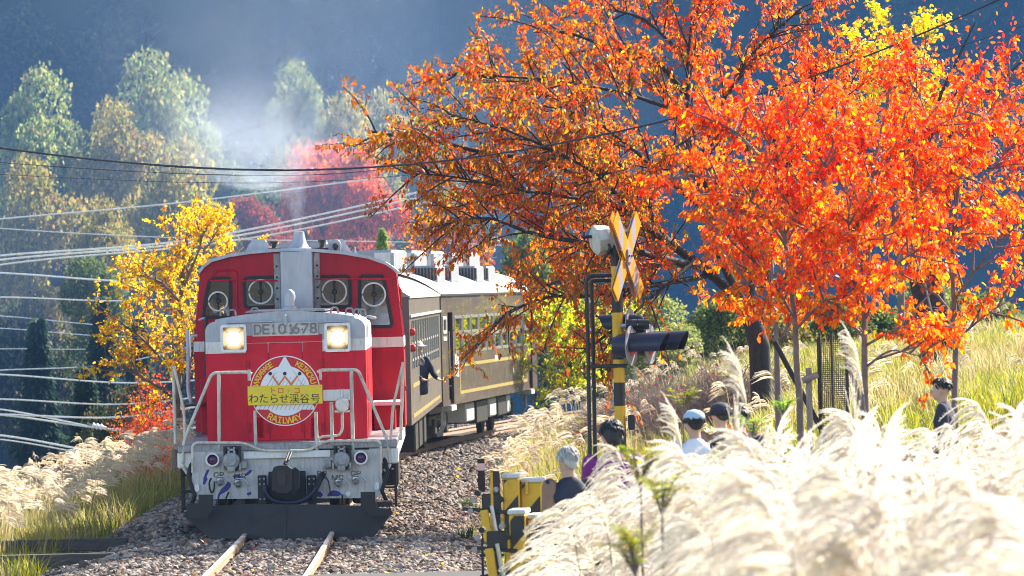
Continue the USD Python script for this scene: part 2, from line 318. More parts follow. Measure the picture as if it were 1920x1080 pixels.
usdkit.material(stage, '/World/Looks/soil', {'g': ('geometry', {}), 'n': ('noise_texture', {'scale': 1.4, 'detail': 8.0, 'roughness': 0.7}), 'r': ('rgb_ramp', {'ramp': [(0.3, (0.055, 0.05, 0.022)), (0.5, (0.12, 0.105, 0.045)), (0.7, (0.19, 0.16, 0.085))]}),
    'nb': ('noise_texture', {'scale': 25.0, 'detail': 6.0}), 'b': ('bump', {'strength': 0.8, 'distance': 0.05}), 'p': ('principled_bsdf', {'roughness': 0.95, 'specular_ior_level': 0.1})},
    [('g.position', 'n.vector'), ('n.fac', 'r.fac'), ('r.color', 'p.base_color'), ('g.position', 'nb.vector'), ('nb.fac', 'b.height'), ('b.normal', 'p.normal')], surface='p.BSDF'); M['soil'] = UsdShade.Material.Get(stage, '/World/Looks/soil')
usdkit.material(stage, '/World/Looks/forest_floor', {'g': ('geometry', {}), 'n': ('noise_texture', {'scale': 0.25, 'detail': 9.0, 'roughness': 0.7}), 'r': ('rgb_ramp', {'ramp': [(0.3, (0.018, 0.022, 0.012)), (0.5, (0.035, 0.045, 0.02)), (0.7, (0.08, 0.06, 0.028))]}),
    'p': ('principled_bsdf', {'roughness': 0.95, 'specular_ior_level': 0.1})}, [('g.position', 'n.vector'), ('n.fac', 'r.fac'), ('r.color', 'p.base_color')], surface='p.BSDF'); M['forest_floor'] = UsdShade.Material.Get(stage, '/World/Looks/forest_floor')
usdkit.material(stage, '/World/Looks/ballast', {'g': ('geometry', {}), 'v': ('voronoi_texture', {'scale': 19.0}), 'n': ('noise_texture', {'scale': 1.5, 'detail': 4.0}), 'r': ('rgb_ramp', {'ramp': [(0.0, (0.03, 0.024, 0.02)), (0.5, (0.07, 0.053, 0.043)), (1.0, (0.16, 0.125, 0.10))]}),
    's': ('separate_color', {}), 'b': ('bump', {'strength': 1.0, 'distance': 0.04, 'invert': True}), 'p': ('principled_bsdf', {'roughness': 0.95, 'specular_ior_level': 0.2})},
    [('g.position', 'v.vector'), ('v.color', 's.color'), ('s.r', 'r.fac'), ('r.color', 'p.base_color'), ('v.distance', 'b.height'), ('b.normal', 'p.normal')], surface='p.BSDF'); M['ballast'] = UsdShade.Material.Get(stage, '/World/Looks/ballast')
_xs = np.unique(np.concatenate([np.linspace(-320, -40, 18), np.linspace(-40, -14, 27), np.linspace(-14, 16, 121), np.linspace(16, 45, 30), np.linspace(45, 330, 18)]))
_ys = np.unique(np.concatenate([np.linspace(-60, 5, 10), np.linspace(5, 66, 80), np.linspace(66, 140, 120), np.linspace(140, 222, 42)]))
tag(obj('ground', sheet(_xs, _ys, ground_z), 'soil', smooth=True), kind='structure')
_yh = np.unique(np.concatenate([np.linspace(222, 300, 40), np.linspace(300, 330, 8), np.linspace(330, 450, 8)]))
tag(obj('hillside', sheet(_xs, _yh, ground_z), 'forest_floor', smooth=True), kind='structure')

def ballast_z(d, y):
    """height of the stone bed at the distance d right of the track's middle"""
    s = -0.12 - 0.20 * sstep(1.75, 2.9, np.abs(d)) - 0.25 * sstep(2.7, 3.6, np.abs(d))
    return s + 0.03 * (meshkit.fbm(np.stack([np.asarray(d) * 1.1, np.asarray(y) * 1.1, 0 * np.asarray(d)], -1), 3, 9) - 0.5)
_dd = np.linspace(-3.6, 3.6, 61); _yy = np.concatenate([np.linspace(67.6, 110, 160), np.linspace(110.5, 190, 90)])
_D, _Y = np.meshgrid(_dd, _yy); _Z = ballast_z(_D, _Y)
_i = np.arange(len(_yy) - 1)[:, None] * 61 + np.arange(60)[None]
_f = np.stack([_i, _i + 1, _i + 62, _i + 61], -1).reshape(-1, 4)
tag(obj('ballast_bed', (np.stack([xc(_Y) + _D, _Y, _Z], -1).reshape(-1, 3), np.vstack([_f[:, [0, 1, 2]], _f[:, [0, 2, 3]]])), 'ballast', smooth=True), kind='structure')

# loose stones of the bed, too many to count
def stone_kind(seed):
    r = np.random.default_rng(seed); m = trimesh.creation.icosphere(1, 1.0) if seed < 3 else trimesh.creation.icosahedron()
    v = np.array(m.vertices); v /= np.linalg.norm(v, axis=1, keepdims=True)
    v *= (0.72 + 0.5 * r.random(len(v)))[:, None] * np.array([1.15, 0.95, 0.75])
    c = np.repeat(np.array([[(0.24, 0.185, 0.145)], [(0.11, 0.08, 0.062)], [(0.36, 0.29, 0.24)], [(0.17, 0.095, 0.065)], [(0.27, 0.235, 0.205)], [(0.06, 0.047, 0.04)]][seed]), len(v), 0)
    return (v, np.array(m.faces)), 'stone', c
N = 52000
_y = 67.7 + (150 - 67.7) * rng.random(N) ** 1.5; _d = rng.uniform(-3.2, 3.35, N)
_k = ~((_d > -1.5) & (_d < .75) & (_y > 82)); _y, _d = _y[_k], _d[_k]
_k = np.abs(np.abs(_d) - 0.566) > 0.07; _y, _d = _y[_k], _d[_k]; N = len(_y)
instancer('ballast_stones', [stone_kind(k) for k in range(6)], np.stack([xc(_y) + _d, _y, ballast_z(_d, _y) + 0.008 + 0.012 * rng.random(N)], 1),
          quat_z(rng.uniform(0, 6.28, N), rng.uniform(0, 1.2, N), rng.uniform(0, 6.28, N)), rng.uniform(0.024, 0.050, N) * (1 + 0.5 * (rng.random(N) < 0.08)), rng.integers(0, 6, N),
          label='loose grey and brown crushed stones covering the track bed', category='gravel')

# rails and sleepers
def rail_mesh(off):
    g = G(); prof = np.array([(-.061, 0), (.061, 0), (.061, .012), (.010, .028), (.008, .108), (.0325, .120), (.0325, .148), (.026, .153), (-.026, .153), (-.0325, .148), (-.0325, .120), (-.008, .108), (-.010, .028), (-.061, .012)])
    ys = np.concatenate([np.arange(60, 96, 1.0), np.arange(96, 180, 2.0)]); n = len(prof); out = []
    for y in ys:
        h = float((xc(y + .5) - xc(y - .5))); q = np.array([1, -h, 0]) / math.hypot(1, h)
        out.append(np.array([xc(y), y, -0.153]) + (off + prof[:, :1]) * q + np.array([0, 0, 1.0]) * prof[:, 1:])
    v = np.vstack(out); i = np.arange(len(ys) - 1)[:, None] * n + np.arange(n)[None]; j = np.arange(len(ys) - 1)[:, None] * n + (np.arange(n)[None] + 1) % n
    g.add(v, np.stack([i, j, j + n, i + n], -1).reshape(-1, 4))
    return g
def rail_head(off):
    g = G(); ys = np.concatenate([np.arange(60, 96, 1.0), np.arange(96, 180, 2.0)])
    p = np.array([[xc(y) + off, y, 0.0025] for y in ys]); w = 0.024
    v = np.vstack([p + [-w, 0, 0], p + [w, 0, 0]]); k = len(ys); i = np.arange(k - 1)
    return g.add(v, np.stack([i, i + k, i + k + 1, i + 1], 1))
track = thing('railway_track', 'single railway track of two worn steel rails running under the red locomotive', 'railway track')
for s in (-1, 1):
    r = obj('rail', rail_mesh(s * 0.566), 'rail_rust', track)
    obj('running_surface', rail_head(s * 0.566), 'rail_top', r)
for k in range(14):
    y = 68.0 + 0.62 * k
    obj('sleeper', G().bx(xc(y) - 1.05, xc(y) + 1.05, y - 0.11, y + 0.11, -0.27, -0.118 , 0.01), 'wood_dark', track)

# level crossing road in front
_rx = np.concatenate([np.linspace(-7, -.5, 14), np.linspace(-.4, 14, 50)])
def road_z(x, y): d = x - xc(y); return np.where(d < 2.0, -.003 - .12 * sstep(-2.5, -5, d), np.maximum(-.003, ground_z(x, y) + .02))
_v, _f = sheet(_rx, np.linspace(60.5, 67.55, 12), road_z); _b = _v.copy(); _b[:, 2] -= .35; _n = len(_v); _m = len(_rx); _e = np.arange(_m - 1) + 11 * _m
tag(obj('road', (np.vstack([_v, _b]), np.vstack([_f, np.stack([_e, _e + _n, _e + 1 + _n], 1), np.stack([_e, _e + 1 + _n, _e + 1], 1), np.stack([_e - 11 * _m, _e + 1 - 11 * _m + _n, _e - 11 * _m + _n], 1), np.stack([_e - 11 * _m, _e + 1 - 11 * _m, _e + 1 - 11 * _m + _n], 1)])), 'asphalt', smooth=False), kind='structure')
trough = thing('cable_trough', 'grey concrete cable trough lying along the left edge of the ballast', 'cable trough')
for k in range(34):
    y = 84 + 0.75 * k; x = float(xc(y)) - 2.55 + 0.02 * math.sin(k * 2.1)
    obj('lid', G().box((x, y, -0.325 + 0.006 * math.sin(k * 1.7)), (0.42, 0.735, 0.10), rotz(0.01 * math.sin(k * 3)), 0.008), 'concrete', trough)
for k, (a, b, D) in enumerate((((150, 1012), (233, 1012), 80.5), ((150, 1040), (208, 1040), 77.5))):
    p, q = P(*a, D), P(*b, D); c = (p + q) / 2
    t = thing('timber_baulk', ('dark timber baulk lying at the edge of the lit grass, the farther of two', 'dark timber baulk lying on the ground at the bottom left, the nearer of two')[k], 'timber', (c[0] - 0.6, c[1], c[2] - 0.06))
    obj('beam', G().box((0, 0, 0), (q[0] - p[0] + 1.3, 0.24, 0.16), None, 0.012), 'wood_dark', t)
# ---------------------------------------------------------------- the locomotive
LX, LY, LA = -2.98, 80.0, math.radians(-0.55)            # middle of the front beam, heading (clockwise from +y)
def lq(px, py, yl):
    """(x, z) in the locomotive's own frame of the point of the photograph that lies in its plane y = yl"""
    d = ray(px, py); n = np.array([math.sin(LA), math.cos(LA)]); o = np.array([LX, LY])
    t = (yl + o @ n) / (d[0] * n[0] + d[1] * n[1]); w = np.array([0, 0, CAMH]) + d * t
    return float((w[0] - LX) * math.cos(LA) - (w[1] - LY) * math.sin(LA)), float(w[2])
def lp(px, py, yl): x, z = lq(px, py, yl); return np.array([x, yl, z])
def lpoly(yl, *a): return [lq(px, py, yl) for px, py in a]
Z1 = lambda zx, zy: (310 + zx / 4, 420 + zy / 4)
Z2 = lambda zx, zy: (310 + zx / 4, 660 + zy / 4)
Z3 = lambda zx, zy: (310 + zx / 4, 810 + zy / 4)

loco = thing('diesel_locomotive', 'red diesel locomotive with lit headlights and round head sign, hauling the coaches', 'locomotive', (LX, LY, 0), -LA)
HY, HB = 0.95, 7.25                                       # hood from its front to the cab
hx0, hx1 = lq(387, 720, HY)[0], lq(687, 720, HY)[0]
zd = 1.16                                                  # deck height
zw0, zw1 = lq(540, 660, HY)[1], lq(540, 638, HY)[1]
zc, zt = lq(540, 600, HY)[1], lq(540, 584, HY)[1]
hm, hw = (hx0 + hx1) / 2, (hx1 - hx0) / 2
# hood, in three colours one above the other
arch = [(hm + hw * math.cos(t), zc - 0.10 + 0.10 * math.sin(t) ** 0.8 ) for t in ()]
def hood_top_profile():
    p = [(hx0, zw1), (hx1, zw1)]
    for t in np.linspace(0, math.pi / 2, 7): p.append((hx1 - 0.13 + 0.13 * math.cos(t), zc - 0.13 + 0.13 * math.sin(t)))
    for t in np.linspace(hw - 0.14, -(hw - 0.14), 15): p.append((hm + t, zc + (zt - zc) * (1 - (t / hw) ** 2)))
    for t in np.linspace(math.pi / 2, math.pi, 7): p.append((hx0 + 0.13 + 0.13 * math.cos(t), zc - 0.13 + 0.13 * math.sin(t)))
    return p
obj('hood', G().prism(sbox(hx0, zd, hx1, zw0).buffer(-0.0), HY, HB), 'red_paint', loco)
obj('hood_stripe', G().prism(sbox(hx0 - 0.001, zw0, hx1 + 0.001, zw1), HY - 0.001, HB), 'white_paint', loco)
top = obj('hood_top', G().prism(Polygon(hood_top_profile()), HY, HB), 'silver_paint', loco, smooth=50)
g = G()
for k in range(22): g.box((hm, HY + 0.35 + k * 0.27, zt + 0.012), (1.0, 0.05, 0.014))
g.box((hm, HY + 3.2, zt + 0.002), (1.05, 5.9, 0.012)); obj('tread_plate', g, 'grey_metal', loco)
for zx, zy in ((440, 660), (500, 660), (670, 648), (1268, 642), (1380, 648), (1440, 655), (1475, 655)):
    p = lp(*Z1(zx, zy), HY + 0.6); p[2] = max(p[2], zc + 0.01)
    obj('lifting_eye', G().tube(round_path([p + [-.05, 0, -.05], p + [-.04, 0, .03], p + [.04, 0, .03], p + [.05, 0, -.05]], .03), .014, 6), 'grey_metal', loco)
# red doors of the hood front
dx0, dx1 = lq(463, 740, HY)[0], lq(607, 740, HY)[0]
zp = lq(535, 628, HY)[1]
seams = [dx0, lq(505, 740, HY)[0], lq(569, 740, HY)[0], dx1]
zm1, zm2 = lq(535, 642, HY)[1], lq(535, 790, HY)[1]
for a, b in zip(seams[:-1], seams[1:]):
    obj('door_panel', G().bx(a + .004, b - .004, HY - .014, HY - .002, zd + .01, zm1 - .004, .003), 'red_paint', loco)
obj('door_panel', G().bx(dx0 + .004, dx1 - .004, HY - .014, HY - .002, zm1 + .004, zp, .003), 'red_paint', loco)
for zx in (695, 1105):
    for k in range(11):
        x, z = lq(*Z2(zx + 15, 495 + 14 * k), HY)
        obj('louvre', G().box((x, HY - .022, z), (0.085, 0.02, 0.012), rotx(0.6)), 'dark_red_paint', loco)
for zx, zy in ((622, 100), (1178, 85), (632, 570), (782, 570), (1035, 565), (1185, 565)):
    x, z = lq(*Z2(zx, zy), HY); h = obj('door_handle', G().bx(x - .018, x + .018, HY - .035, HY - .015, z - .06, z + .06, .006), 'dark_red_paint', loco)
# visor bars and small lamp over the number plate
for a, b in ((460, 812), (985, 1350)):
    x0, z0 = lq(*Z1(a, 738), HY); x1, z1 = lq(*Z1(b, 730), HY)
    obj('rain_strip', G().bx(x0, x1, HY - .06, HY + .0, (z0 + z1) / 2 - .012, (z0 + z1) / 2 + .012, .006), 'silver_paint', loco)
x, z = lq(*Z1(900, 722), HY); obj('lamp_bracket', G().bx(x - .03, x + .03, HY - .05, HY + .01, z - .085, z + .085, .02), 'silver_paint', loco)
# headlights
for (a, b) in (((413, 609), (463, 660)), ((608, 606), (658, 659))):
    x0, z1 = lq(*a, HY); x1, z0 = lq(*b, HY); F = HY - 0.12; w = .035
    hl = obj('headlight', G().prism(rrect(x0, z0, x1, z1, .035).difference(rrect(x0 + w, z0 + w, x1 - w, z1 - w, .02)), F, HY + 0.0), 'white_paint', loco)
    cx, cz = (x0 + x1) / 2, (z0 + z1) / 2 ; g = G(); rr = .085
    o = [(x0 + w, z0 + w), (x1 - w, z0 + w), (x1 - w, z1 - w), (x0 + w, z1 - w)]; i = [(cx - rr, cz - rr), (cx + rr, cz - rr), (cx + rr, cz + rr), (cx - rr, cz + rr)]
    v = [(a_, F + .012, b_) for a_, b_ in o] + [(a_, F + .085, b_) for a_, b_ in i]
    g.add(v, [[k, (k + 1) % 4, 4 + (k + 1) % 4, 4 + k] for k in range(4)]); obj('reflector', g, 'reflector', hl, smooth=False)
    obj('lamp', G().lathe([(0, 0), (0, .1), (.012, .1), (.03, .09), (.045, .05), (.05, 0)], (cx, F + .09, cz), (0, -1, 0), 24), 'lamp_glow', hl, smooth=True)
# number plate
x0, z1 = lq(*Z1(652, 745), HY); x1, z0 = lq(*Z1(1148, 832), HY)
npl = obj('number_plate', G().bx(x0, x1, HY - .03, HY - .002, z0, z1, .004), 'plate_white', loco)
g = G(); hh = (z1 - z0) * 0.74; spots = [665, 728, 800, 850, None, 930, 990, 1040, 1085]
for ch, zx in zip('DE10 1678', (665, 727, 800, 845, 0, 918, 952, 1020, 1082)):
    if ch == ' ': continue
    t = meshkit.text_mesh(ch, hh, 0.012, True); v = np.array(t.vertices); w_ = v[:, 0].max() - v[:, 0].min(); tw = {'1': 26, '0': 62}.get(ch, 56) / 4 / 142
    v[:, 0] = (v[:, 0] - v[:, 0].min()) * tw / w_ + lq(*Z1(zx, 790), HY)[0]
    if zx == 918: v[:, 0] += 0.02
    g.add(np.stack([v[:, 0], HY - .031 - v[:, 2], v[:, 1] - v[:, 1].min() + z0 + (z1 - z0) * .13], 1), np.array(t.faces)[:, ::-1])
obj('number_lettering', g, 'letter_grey', npl, smooth=False, label='number DE10 1678 in raised grey characters')
for zx, zy, r in ((912, 812, .008), (1027, 790, .010)):
    x, z = lq(*Z1(zx, zy), HY); a = np.linspace(0, 6.28, 9)[:-1]; rr = r * (0.7 + 0.6 * rng.random(8))
    obj('rust_patch', G().prism(Polygon(np.stack([x + rr * np.cos(a), z + rr * np.sin(a)], 1)), HY - .0335, HY - .031), 'coach_dark', npl)
# bell light on the hood
x, z = lq(*Z1(932, 600), HB - 0.7); z0 = zt
obj('hood_lamp', G().lathe([(0, 0), (0, .11), (.05, .11), (.06, .085), (.20, .085), (.26, .07), (.29, .03), (.30, 0)], (x, HB - .7, z0), (0, 0, 1), 16), 'silver_paint', loco, smooth=40)

# cab
CY, CB = 7.25, 9.75
lft = lpoly(CY, (366, 640), (375, 516)); rgt = lpoly(CY, (742, 514), (754, 640))
zb = 1.16
xl0 = lft[0][0] - .02; xr0 = rgt[1][0] + .02
roofline = lpoly(CY, (375, 512), (385, 500), (398, 491), (430, 482), (470, 476), (510, 472.5), (553, 471), (600, 473), (645, 477), (690, 485), (722, 496), (736, 505), (743, 513))
outline = Polygon([(xl0, zb), (xl0, lft[0][1])] + roofline + [(xr0, rgt[1][1]), (xr0, zb)])
wl = Polygon(lpoly(CY, (392, 524), (405, 520), (428, 520), (434, 526), (434, 596), (380, 596), (384, 560))).buffer(.0)
wil = rrect(*lq(*Z1(592, 632), CY), *lq(*Z1(835, 392), CY), .07); wir = rrect(*lq(*Z1(1140, 630), CY), *lq(*Z1(1388, 384), CY), .07)
wr = Polygon(lpoly(CY, (678, 516), (716, 516), (722, 530), (736, 606), (733, 614), (676, 614), (673, 600), (673, 522)))
wins = [wl, wil, wir, wr]
zs0, zs1 = lq(560, 655, CY)[1], lq(560, 636, CY)[1]
wall = outline.difference(unary_union([w.buffer(.0) for w in wins]))
red = wall.difference(sbox(-3, zs0, 3, zs1)); xb = red.bounds
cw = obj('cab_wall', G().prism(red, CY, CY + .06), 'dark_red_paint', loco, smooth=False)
obj('cab_stripe', G().prism(wall.intersection(sbox(-3, zs0, 3, zs1)), CY - .001, CY + .061), 'white_paint', loco)
for w in wins:
    fr = obj('cab_window', G().prism(w.buffer(.012).difference(w.buffer(-.035)), CY - .018, CY + .02), 'rubber', loco)
    obj('pane', G().prism(w.buffer(-.034), CY + .012, CY + .018), 'glass', fr)
rings = [((409, 565), 17.5), ((489, 547), 22), ((627, 547), 22.5), ((701, 552), 21.5)]
for (c, r) in rings:
    x, z = lq(*c, CY); r = r / 131.6
    cs = obj('clear_view_screen', G().tube([(x + r * math.cos(t), CY - .03, z + r * math.sin(t)) for t in np.linspace(0, 2 * math.pi, 33)], .014, 6), 'white_paint', loco, smooth=True)
    obj('hub', G().lathe([(-.03, 0), (-.03, .03), (.02, .04), (.02, 0)], (x, CY - .02, z), (0, 1, 0), 12), 'black_steel', cs)
    obj('motor_arm', G().bx(x - .02, x + .02, CY + .01, CY + .05, z, z + r * 1.0).bx(x - .012, x + .012, CY + .01, CY + .04, z - r, z), 'black_steel', cs)
x, z = lq(480, 548, CY + .3); obj('gauge_ring', G().tube([(x + .15 * math.cos(t), CY + .3, z + .15 * math.sin(t)) for t in np.linspace(0, 2 * math.pi, 25)], .015, 6), 'grey_metal', loco, smooth=True)
# side walls, rear wall, floor, roof
for s, (xa, xt) in ((-1, (xl0, roofline[0][0])), (1, (xr0, roofline[-1][0]))):
    ze, zk = roofline[0][1] if s < 0 else roofline[-1][1], lft[0][1] if s < 0 else rgt[1][1]
    g = G()
    for y0, y1, za, zb_ in ((CY + .06, CB, zb, 2.25), (CY + .06, CY + .35, 2.25, 9), (CY + 1.15, CY + 1.4, 2.25, 9), (CB - .3, CB, 2.25, 9), (CY + .35, CB - .3, 2.95, 9)):
        def xx(z): return xa + (xt - xa) * min(1, max(0, (z - zk) / (ze - zk)))
        zz = [za] + ([zk] if za < zk < min(zb_, ze) else []) + [min(zb_, ze)]
        for u0, u1 in zip(zz[:-1], zz[1:]):
            a, b = xx(u0), xx(u1); t = -s * .05
            v = np.array([(a, y0, u0), (a, y1, u0), (b, y1, u1), (b, y0, u1), (a + t, y0, u0), (a + t, y1, u0), (b + t, y1, u1), (b + t, y0, u1)])
            g.tm(hull_of(v))
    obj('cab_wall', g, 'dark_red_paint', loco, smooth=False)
    g = G().bx(xa - .004 if s < 0 else xa - .01, xa + .01 if s < 0 else xa + .004, CY + .0, CB, zs0, zs1); obj('cab_stripe', g, 'white_paint', loco)
g = G(); rw = outline.difference(unary_union([rrect(-1.2, 2.3, -.25, 2.95, .06), rrect(.25, 2.3, 1.2, 2.95, .06)])); g.prism(rw, CB - .06, CB); obj('cab_wall', g, 'dark_red_paint', loco, smooth=False)
obj('cab_lining', G().prism(rw.intersection(sbox(-1.33, 1.37, 1.33, 3.6)), CB - .09, CB - .063), 'grey_metal', loco, smooth=False)
obj('cab_floor', G().bx(-1.4, 1.4, CY + .06, CB - .06, 1.3, 1.36), 'grey_metal', loco)
rl = np.array(roofline); up = rl + [0, .045]; up[0] += [-.03, -.01]; up[-1] += [.03, -.01]
obj('cab_roof', G().prism(Polygon(np.vstack([rl - [0, .001], up[::-1]])), CY - .09, CB + .1), 'silver_paint', loco, smooth=40)
g = G()
for y in (CY + .9,): g.bx(-.5, .3, y, y + .5, 1.36, 2.25, .03).bx(-.45, .25, y - .12, y, 1.9, 2.3, .03)
obj('control_desk', g, 'grey_metal', loco)
for s in (-1, 1): obj('crew_seat', G().bx(s * .95 - .22, s * .95 + .22, 8.75, 9.2, 1.75, 1.85, .03).bx(s * .95 - .22, s * .95 + .22, 9.15, 9.25, 1.85, 2.3, .03).bx(s * .95 - .05, s * .95 + .05, 8.9, 9.05, 1.36, 1.75), 'cloth_navy', loco)
# exhaust duct with flanges and chimney
x0, z0 = lq(*Z1(862, 628), CY - .3); x1, z1 = lq(*Z1(1108, 218), CY - .3); cx = (x0 + x1) / 2
dz1 = roofline[6][1] - .01; prof = [(x0, CY), (x0 + .02, CY - .12), (x0 + .10, CY - .24), (cx - .22, CY - .30), (cx + .22, CY - .30), (x1 - .10, CY - .24), (x1 - .02, CY - .12), (x1, CY)]
g = G(); n = len(prof); v = [(a, b, zc) for a, b in prof] + [(a, b, dz1) for a, b in prof]
g.add(v, [[k, k + 1, n + k + 1, n + k] for k in range(n - 1)]); g.add([v[n + k] for k in range(n)], [[0, k, k + 1] for k in range(1, n - 1)])
du = obj('exhaust_duct', g, 'silver_paint', loco, smooth=40)
for s, e in ((-1, x0), (1, x1)):
    fl = obj('flange', G().bx(e, e + s * .085, CY - .03, CY - .002, zc, dz1 - .02), 'grey_metal', du)
    for k in range(5): obj('bolt', G().lathe([(0, .016), (.014, .016), (.016, 0)], (e + s * .045, CY - .03, zc + .12 + k * .155), (0, -1, 0), 6), 'black_steel', du)
x, zt2 = lq(559.5, 434, CY - .1); zr = roofline[6][1] + .02; r0 = .085
obj('chimney', G().lathe([(0, .17), (.02, .17), (.035, .14), (.10, .105), (zt2 - zr - .04, .078), (zt2 - zr - .005, .075), (zt2 - zr, .06), (zt2 - zr - .05, .055)], (x, CY + .15, zr), (0, 0, 1), 20), 'silver_paint', loco, smooth=40)
# things on the cab roof
for q in (((597, 205), (655, 115), (742, 113), (806, 203)), ((1205, 203), (1222, 118), (1330, 112), (1400, 218))):
    pl = Polygon(lpoly(CY + .35, *[Z1(*a) for a in q])); c = pl.centroid
    obj('smoke_deflector', G().prism(pl, CY + .33, CY + .37).prism(sbox(pl.bounds[0] + .05, pl.bounds[1] - .05, pl.bounds[0] + .09, pl.bounds[1] + .1), CY + .37, CY + .7), 'silver_paint', loco)
for a, b in (((818, 203), 142), ((1176, 203), 128)):
    x, z = lq(*Z1(a[0], a[1]), CY + .2); zz = lq(*Z1(a[0], b), CY + .2)[1]; h = zz - z + .03
    obj('horn', G().lathe([(-.05, .05), (h * .3, .05), (h * .35, .035), (h * .7, .035), (h * .72, .055), (h * .95, .055), (h, .0)], (x, CY + .2, z), (0, 0, 1), 12).tube([(x - .09, CY + .2, z + .03), (x + .09, CY + .2, z + .03)], .012, 6), 'black_steel', loco, smooth=40)
c = lp(*Z1(1275, 165), CY + .25); r = .066
hoop = obj('whistle_guard', G().tube([c + [-r * 1.1, 0, -.13], c + [-r * 1.1, 0, 0]] + [c + [r * 1.1 * math.cos(t), 0, r * 1.3 * math.sin(t)] for t in np.linspace(math.pi, 0, 11)] + [c + [r * 1.1, 0, -.13]], .016, 6), 'silver_paint', loco, smooth=True)
obj('whistle', G().lathe([(0, 0), (0, .035), (.05, .045), (.10, .03), (.10, 0)], c + [0, -.05, 0], (0, 1, 0), 12).cyl(c + [0, 0, -.13], c, .02), 'black_steel', hoop)
obj('roof_box', G().bx(lq(520, 470, CY + 1)[0], lq(618, 470, CY + 1)[0], CY + .6, CY + 1.7, zr - .02, lq(560, 454, CY + .7)[1], .04), 'unit_grey', loco)
p = lp(*Z1(1425, 215), CY + .1); obj('roof_post', G().cyl(p + [0, 0, -.04], p + [0, 0, .08], .014, .010, 8), 'silver_paint', loco)
# thin red rods in front of the windows
for a, b in (((330, 425), (522, 420)), ((560, 428), (842, 424)), ((1125, 414), (1415, 412)), ((1420, 412), (1700, 410))):
    obj('window_rod', G().tube([lp(*Z1(*a), CY - .07), lp(*Z1(*b), CY - .07)], .011, 6), 'red_paint', loco)
obj('door_frame_strip', G().tube(round_path([lp(*Z1(330, 420), CY - .01), lp(*Z1(385, 350), CY - .01), lp(*Z1(537, 345), CY - .01), lp(*Z1(537, 640), CY - .01)], .05), .013, 6), 'dark_red_paint', loco)
pn = lpoly(CY, Z1(1618, 997), Z1(1618, 820), Z1(1738, 815), Z1(1740, 995)); bb = Polygon(pn).bounds
for za, zb_, m in ((bb[1], zs0, 'dark_red_paint'), (zs0, zs1, 'white_paint'), (zs1, bb[3], 'dark_red_paint')): obj('hatch', G().bx(bb[0], bb[2], CY - .012, CY - .002, za + .001, zb_ - .001), m, loco)

# deck and front beam
dx = 1.43
obj('deck', G().bx(-dx, dx, .02, 13.8, zd - .10, zd, .01), 'grey_metal', loco)
for s in (-1, 1): 
    obj('deck_end', G().bx(s * 1.06, s * 1.44, .06, 1.0, zd - .31, zd - .10, .015), 'white_paint', loco)
    obj('deck_skirt', G().bx(s * 1.36, s * 1.425, 1.0, 13.8, zd - .28, zd - .10), 'white_paint', loco)
bm = lpoly(0, Z3(205, 148), Z3(1615, 132), Z3(1630, 440), Z3(1610, 480), Z3(1570, 495), Z3(640, 500), Z3(240, 505), Z3(208, 485), Z3(196, 440))
beam = obj('front_beam', G().prism(Polygon(bm).buffer(.0), -.0, .09), 'beam_paint', loco)
x0, z1 = lq(*Z3(585, 150), -.02); x1, z0 = lq(*Z3(1240, 186), -.02); obj('beam_strip', G().bx(x0, x1, -.045, -.002, z0, z1, .006), 'white_paint', beam)
for zx, zy, t in ((400, 318, 'CP'), (560, 332, 'MR'), (1175, 308, 'BP'), (1292, 342, 'MR'), (1428, 308, 'CP')):
    tm_ = meshkit.text_mesh(t, .068, .002); v = np.array(tm_.vertices); x, z = lq(*Z3(zx, zy), 0); v[:, 0] -= (v[:, 0].min() + v[:, 0].max()) / 2; v[:, 1] -= v[:, 1].mean()
    obj('beam_lettering', G().add(np.stack([v[:, 0] * 1.15 + x, -.003 - v[:, 2], v[:, 1] + z], 1), np.array(tm_.faces)[:, ::-1]), 'letter_black', beam, smooth=False, label=f'letters {t} on the beam')
for q in (((312, 285), (330, 283), (306, 335), (314, 352), (296, 392), (284, 392), (288, 345)), ((470, 375), (492, 372), (488, 412), (462, 440), (410, 470), (400, 505), (392, 500), (396, 470), (420, 430), (448, 405)), ((598, 318), (640, 284), (650, 290), (628, 315), (600, 330)),
          ((1215, 480), (1232, 450), (1262, 438), (1300, 448), (1322, 470), (1290, 480), (1250, 478)), ((1130, 455), (1160, 448), (1182, 470), (1165, 488), (1135, 480)), ((505, 330), (540, 318), (585, 345), (590, 352), (520, 348)), ((612, 462), (640, 450), (642, 468), (620, 474))):
    obj('blue_paint_scrape', G().prism(Polygon(lpoly(0, *[Z3(*a) for a in q])).buffer(.004), -.0025, -.0005), 'blue_mark', beam)
for zx, zy in ((237, 420), (1587, 405)):
    x, z = lq(*Z3(zx, zy), 0); obj('step_light', G().prism(rrect(x - .03, z - .05, x + .03, z + .05, .028), -.03, -.001), 'white_paint', beam)
x, z = lq(*Z3(1370, 465), 0); obj('cap', G().lathe([(0, .037), (.02, .037), (.025, .03), (.026, 0)], (x, 0, z), (0, -1, 0), 18), 'white_paint', beam)
for zx, zy in ((355, 207), (1467, 192)):
    x, z = lq(*Z3(zx, zy), 0)
    ml = obj('marker_lamp', G().lathe([(.0, .095), (.09, .095), (.10, .088), (.10, .07), (.04, .068)], (x, 0, z), (0, -1, 0), 28), 'white_paint', loco, smooth=40)
    obj('lens', G().lathe([(.04, .07), (.065, .05), (.075, .02), (.078, 0)], (x, 0, z), (0, -1, 0), 24), 'lens_purple', ml, smooth=True)
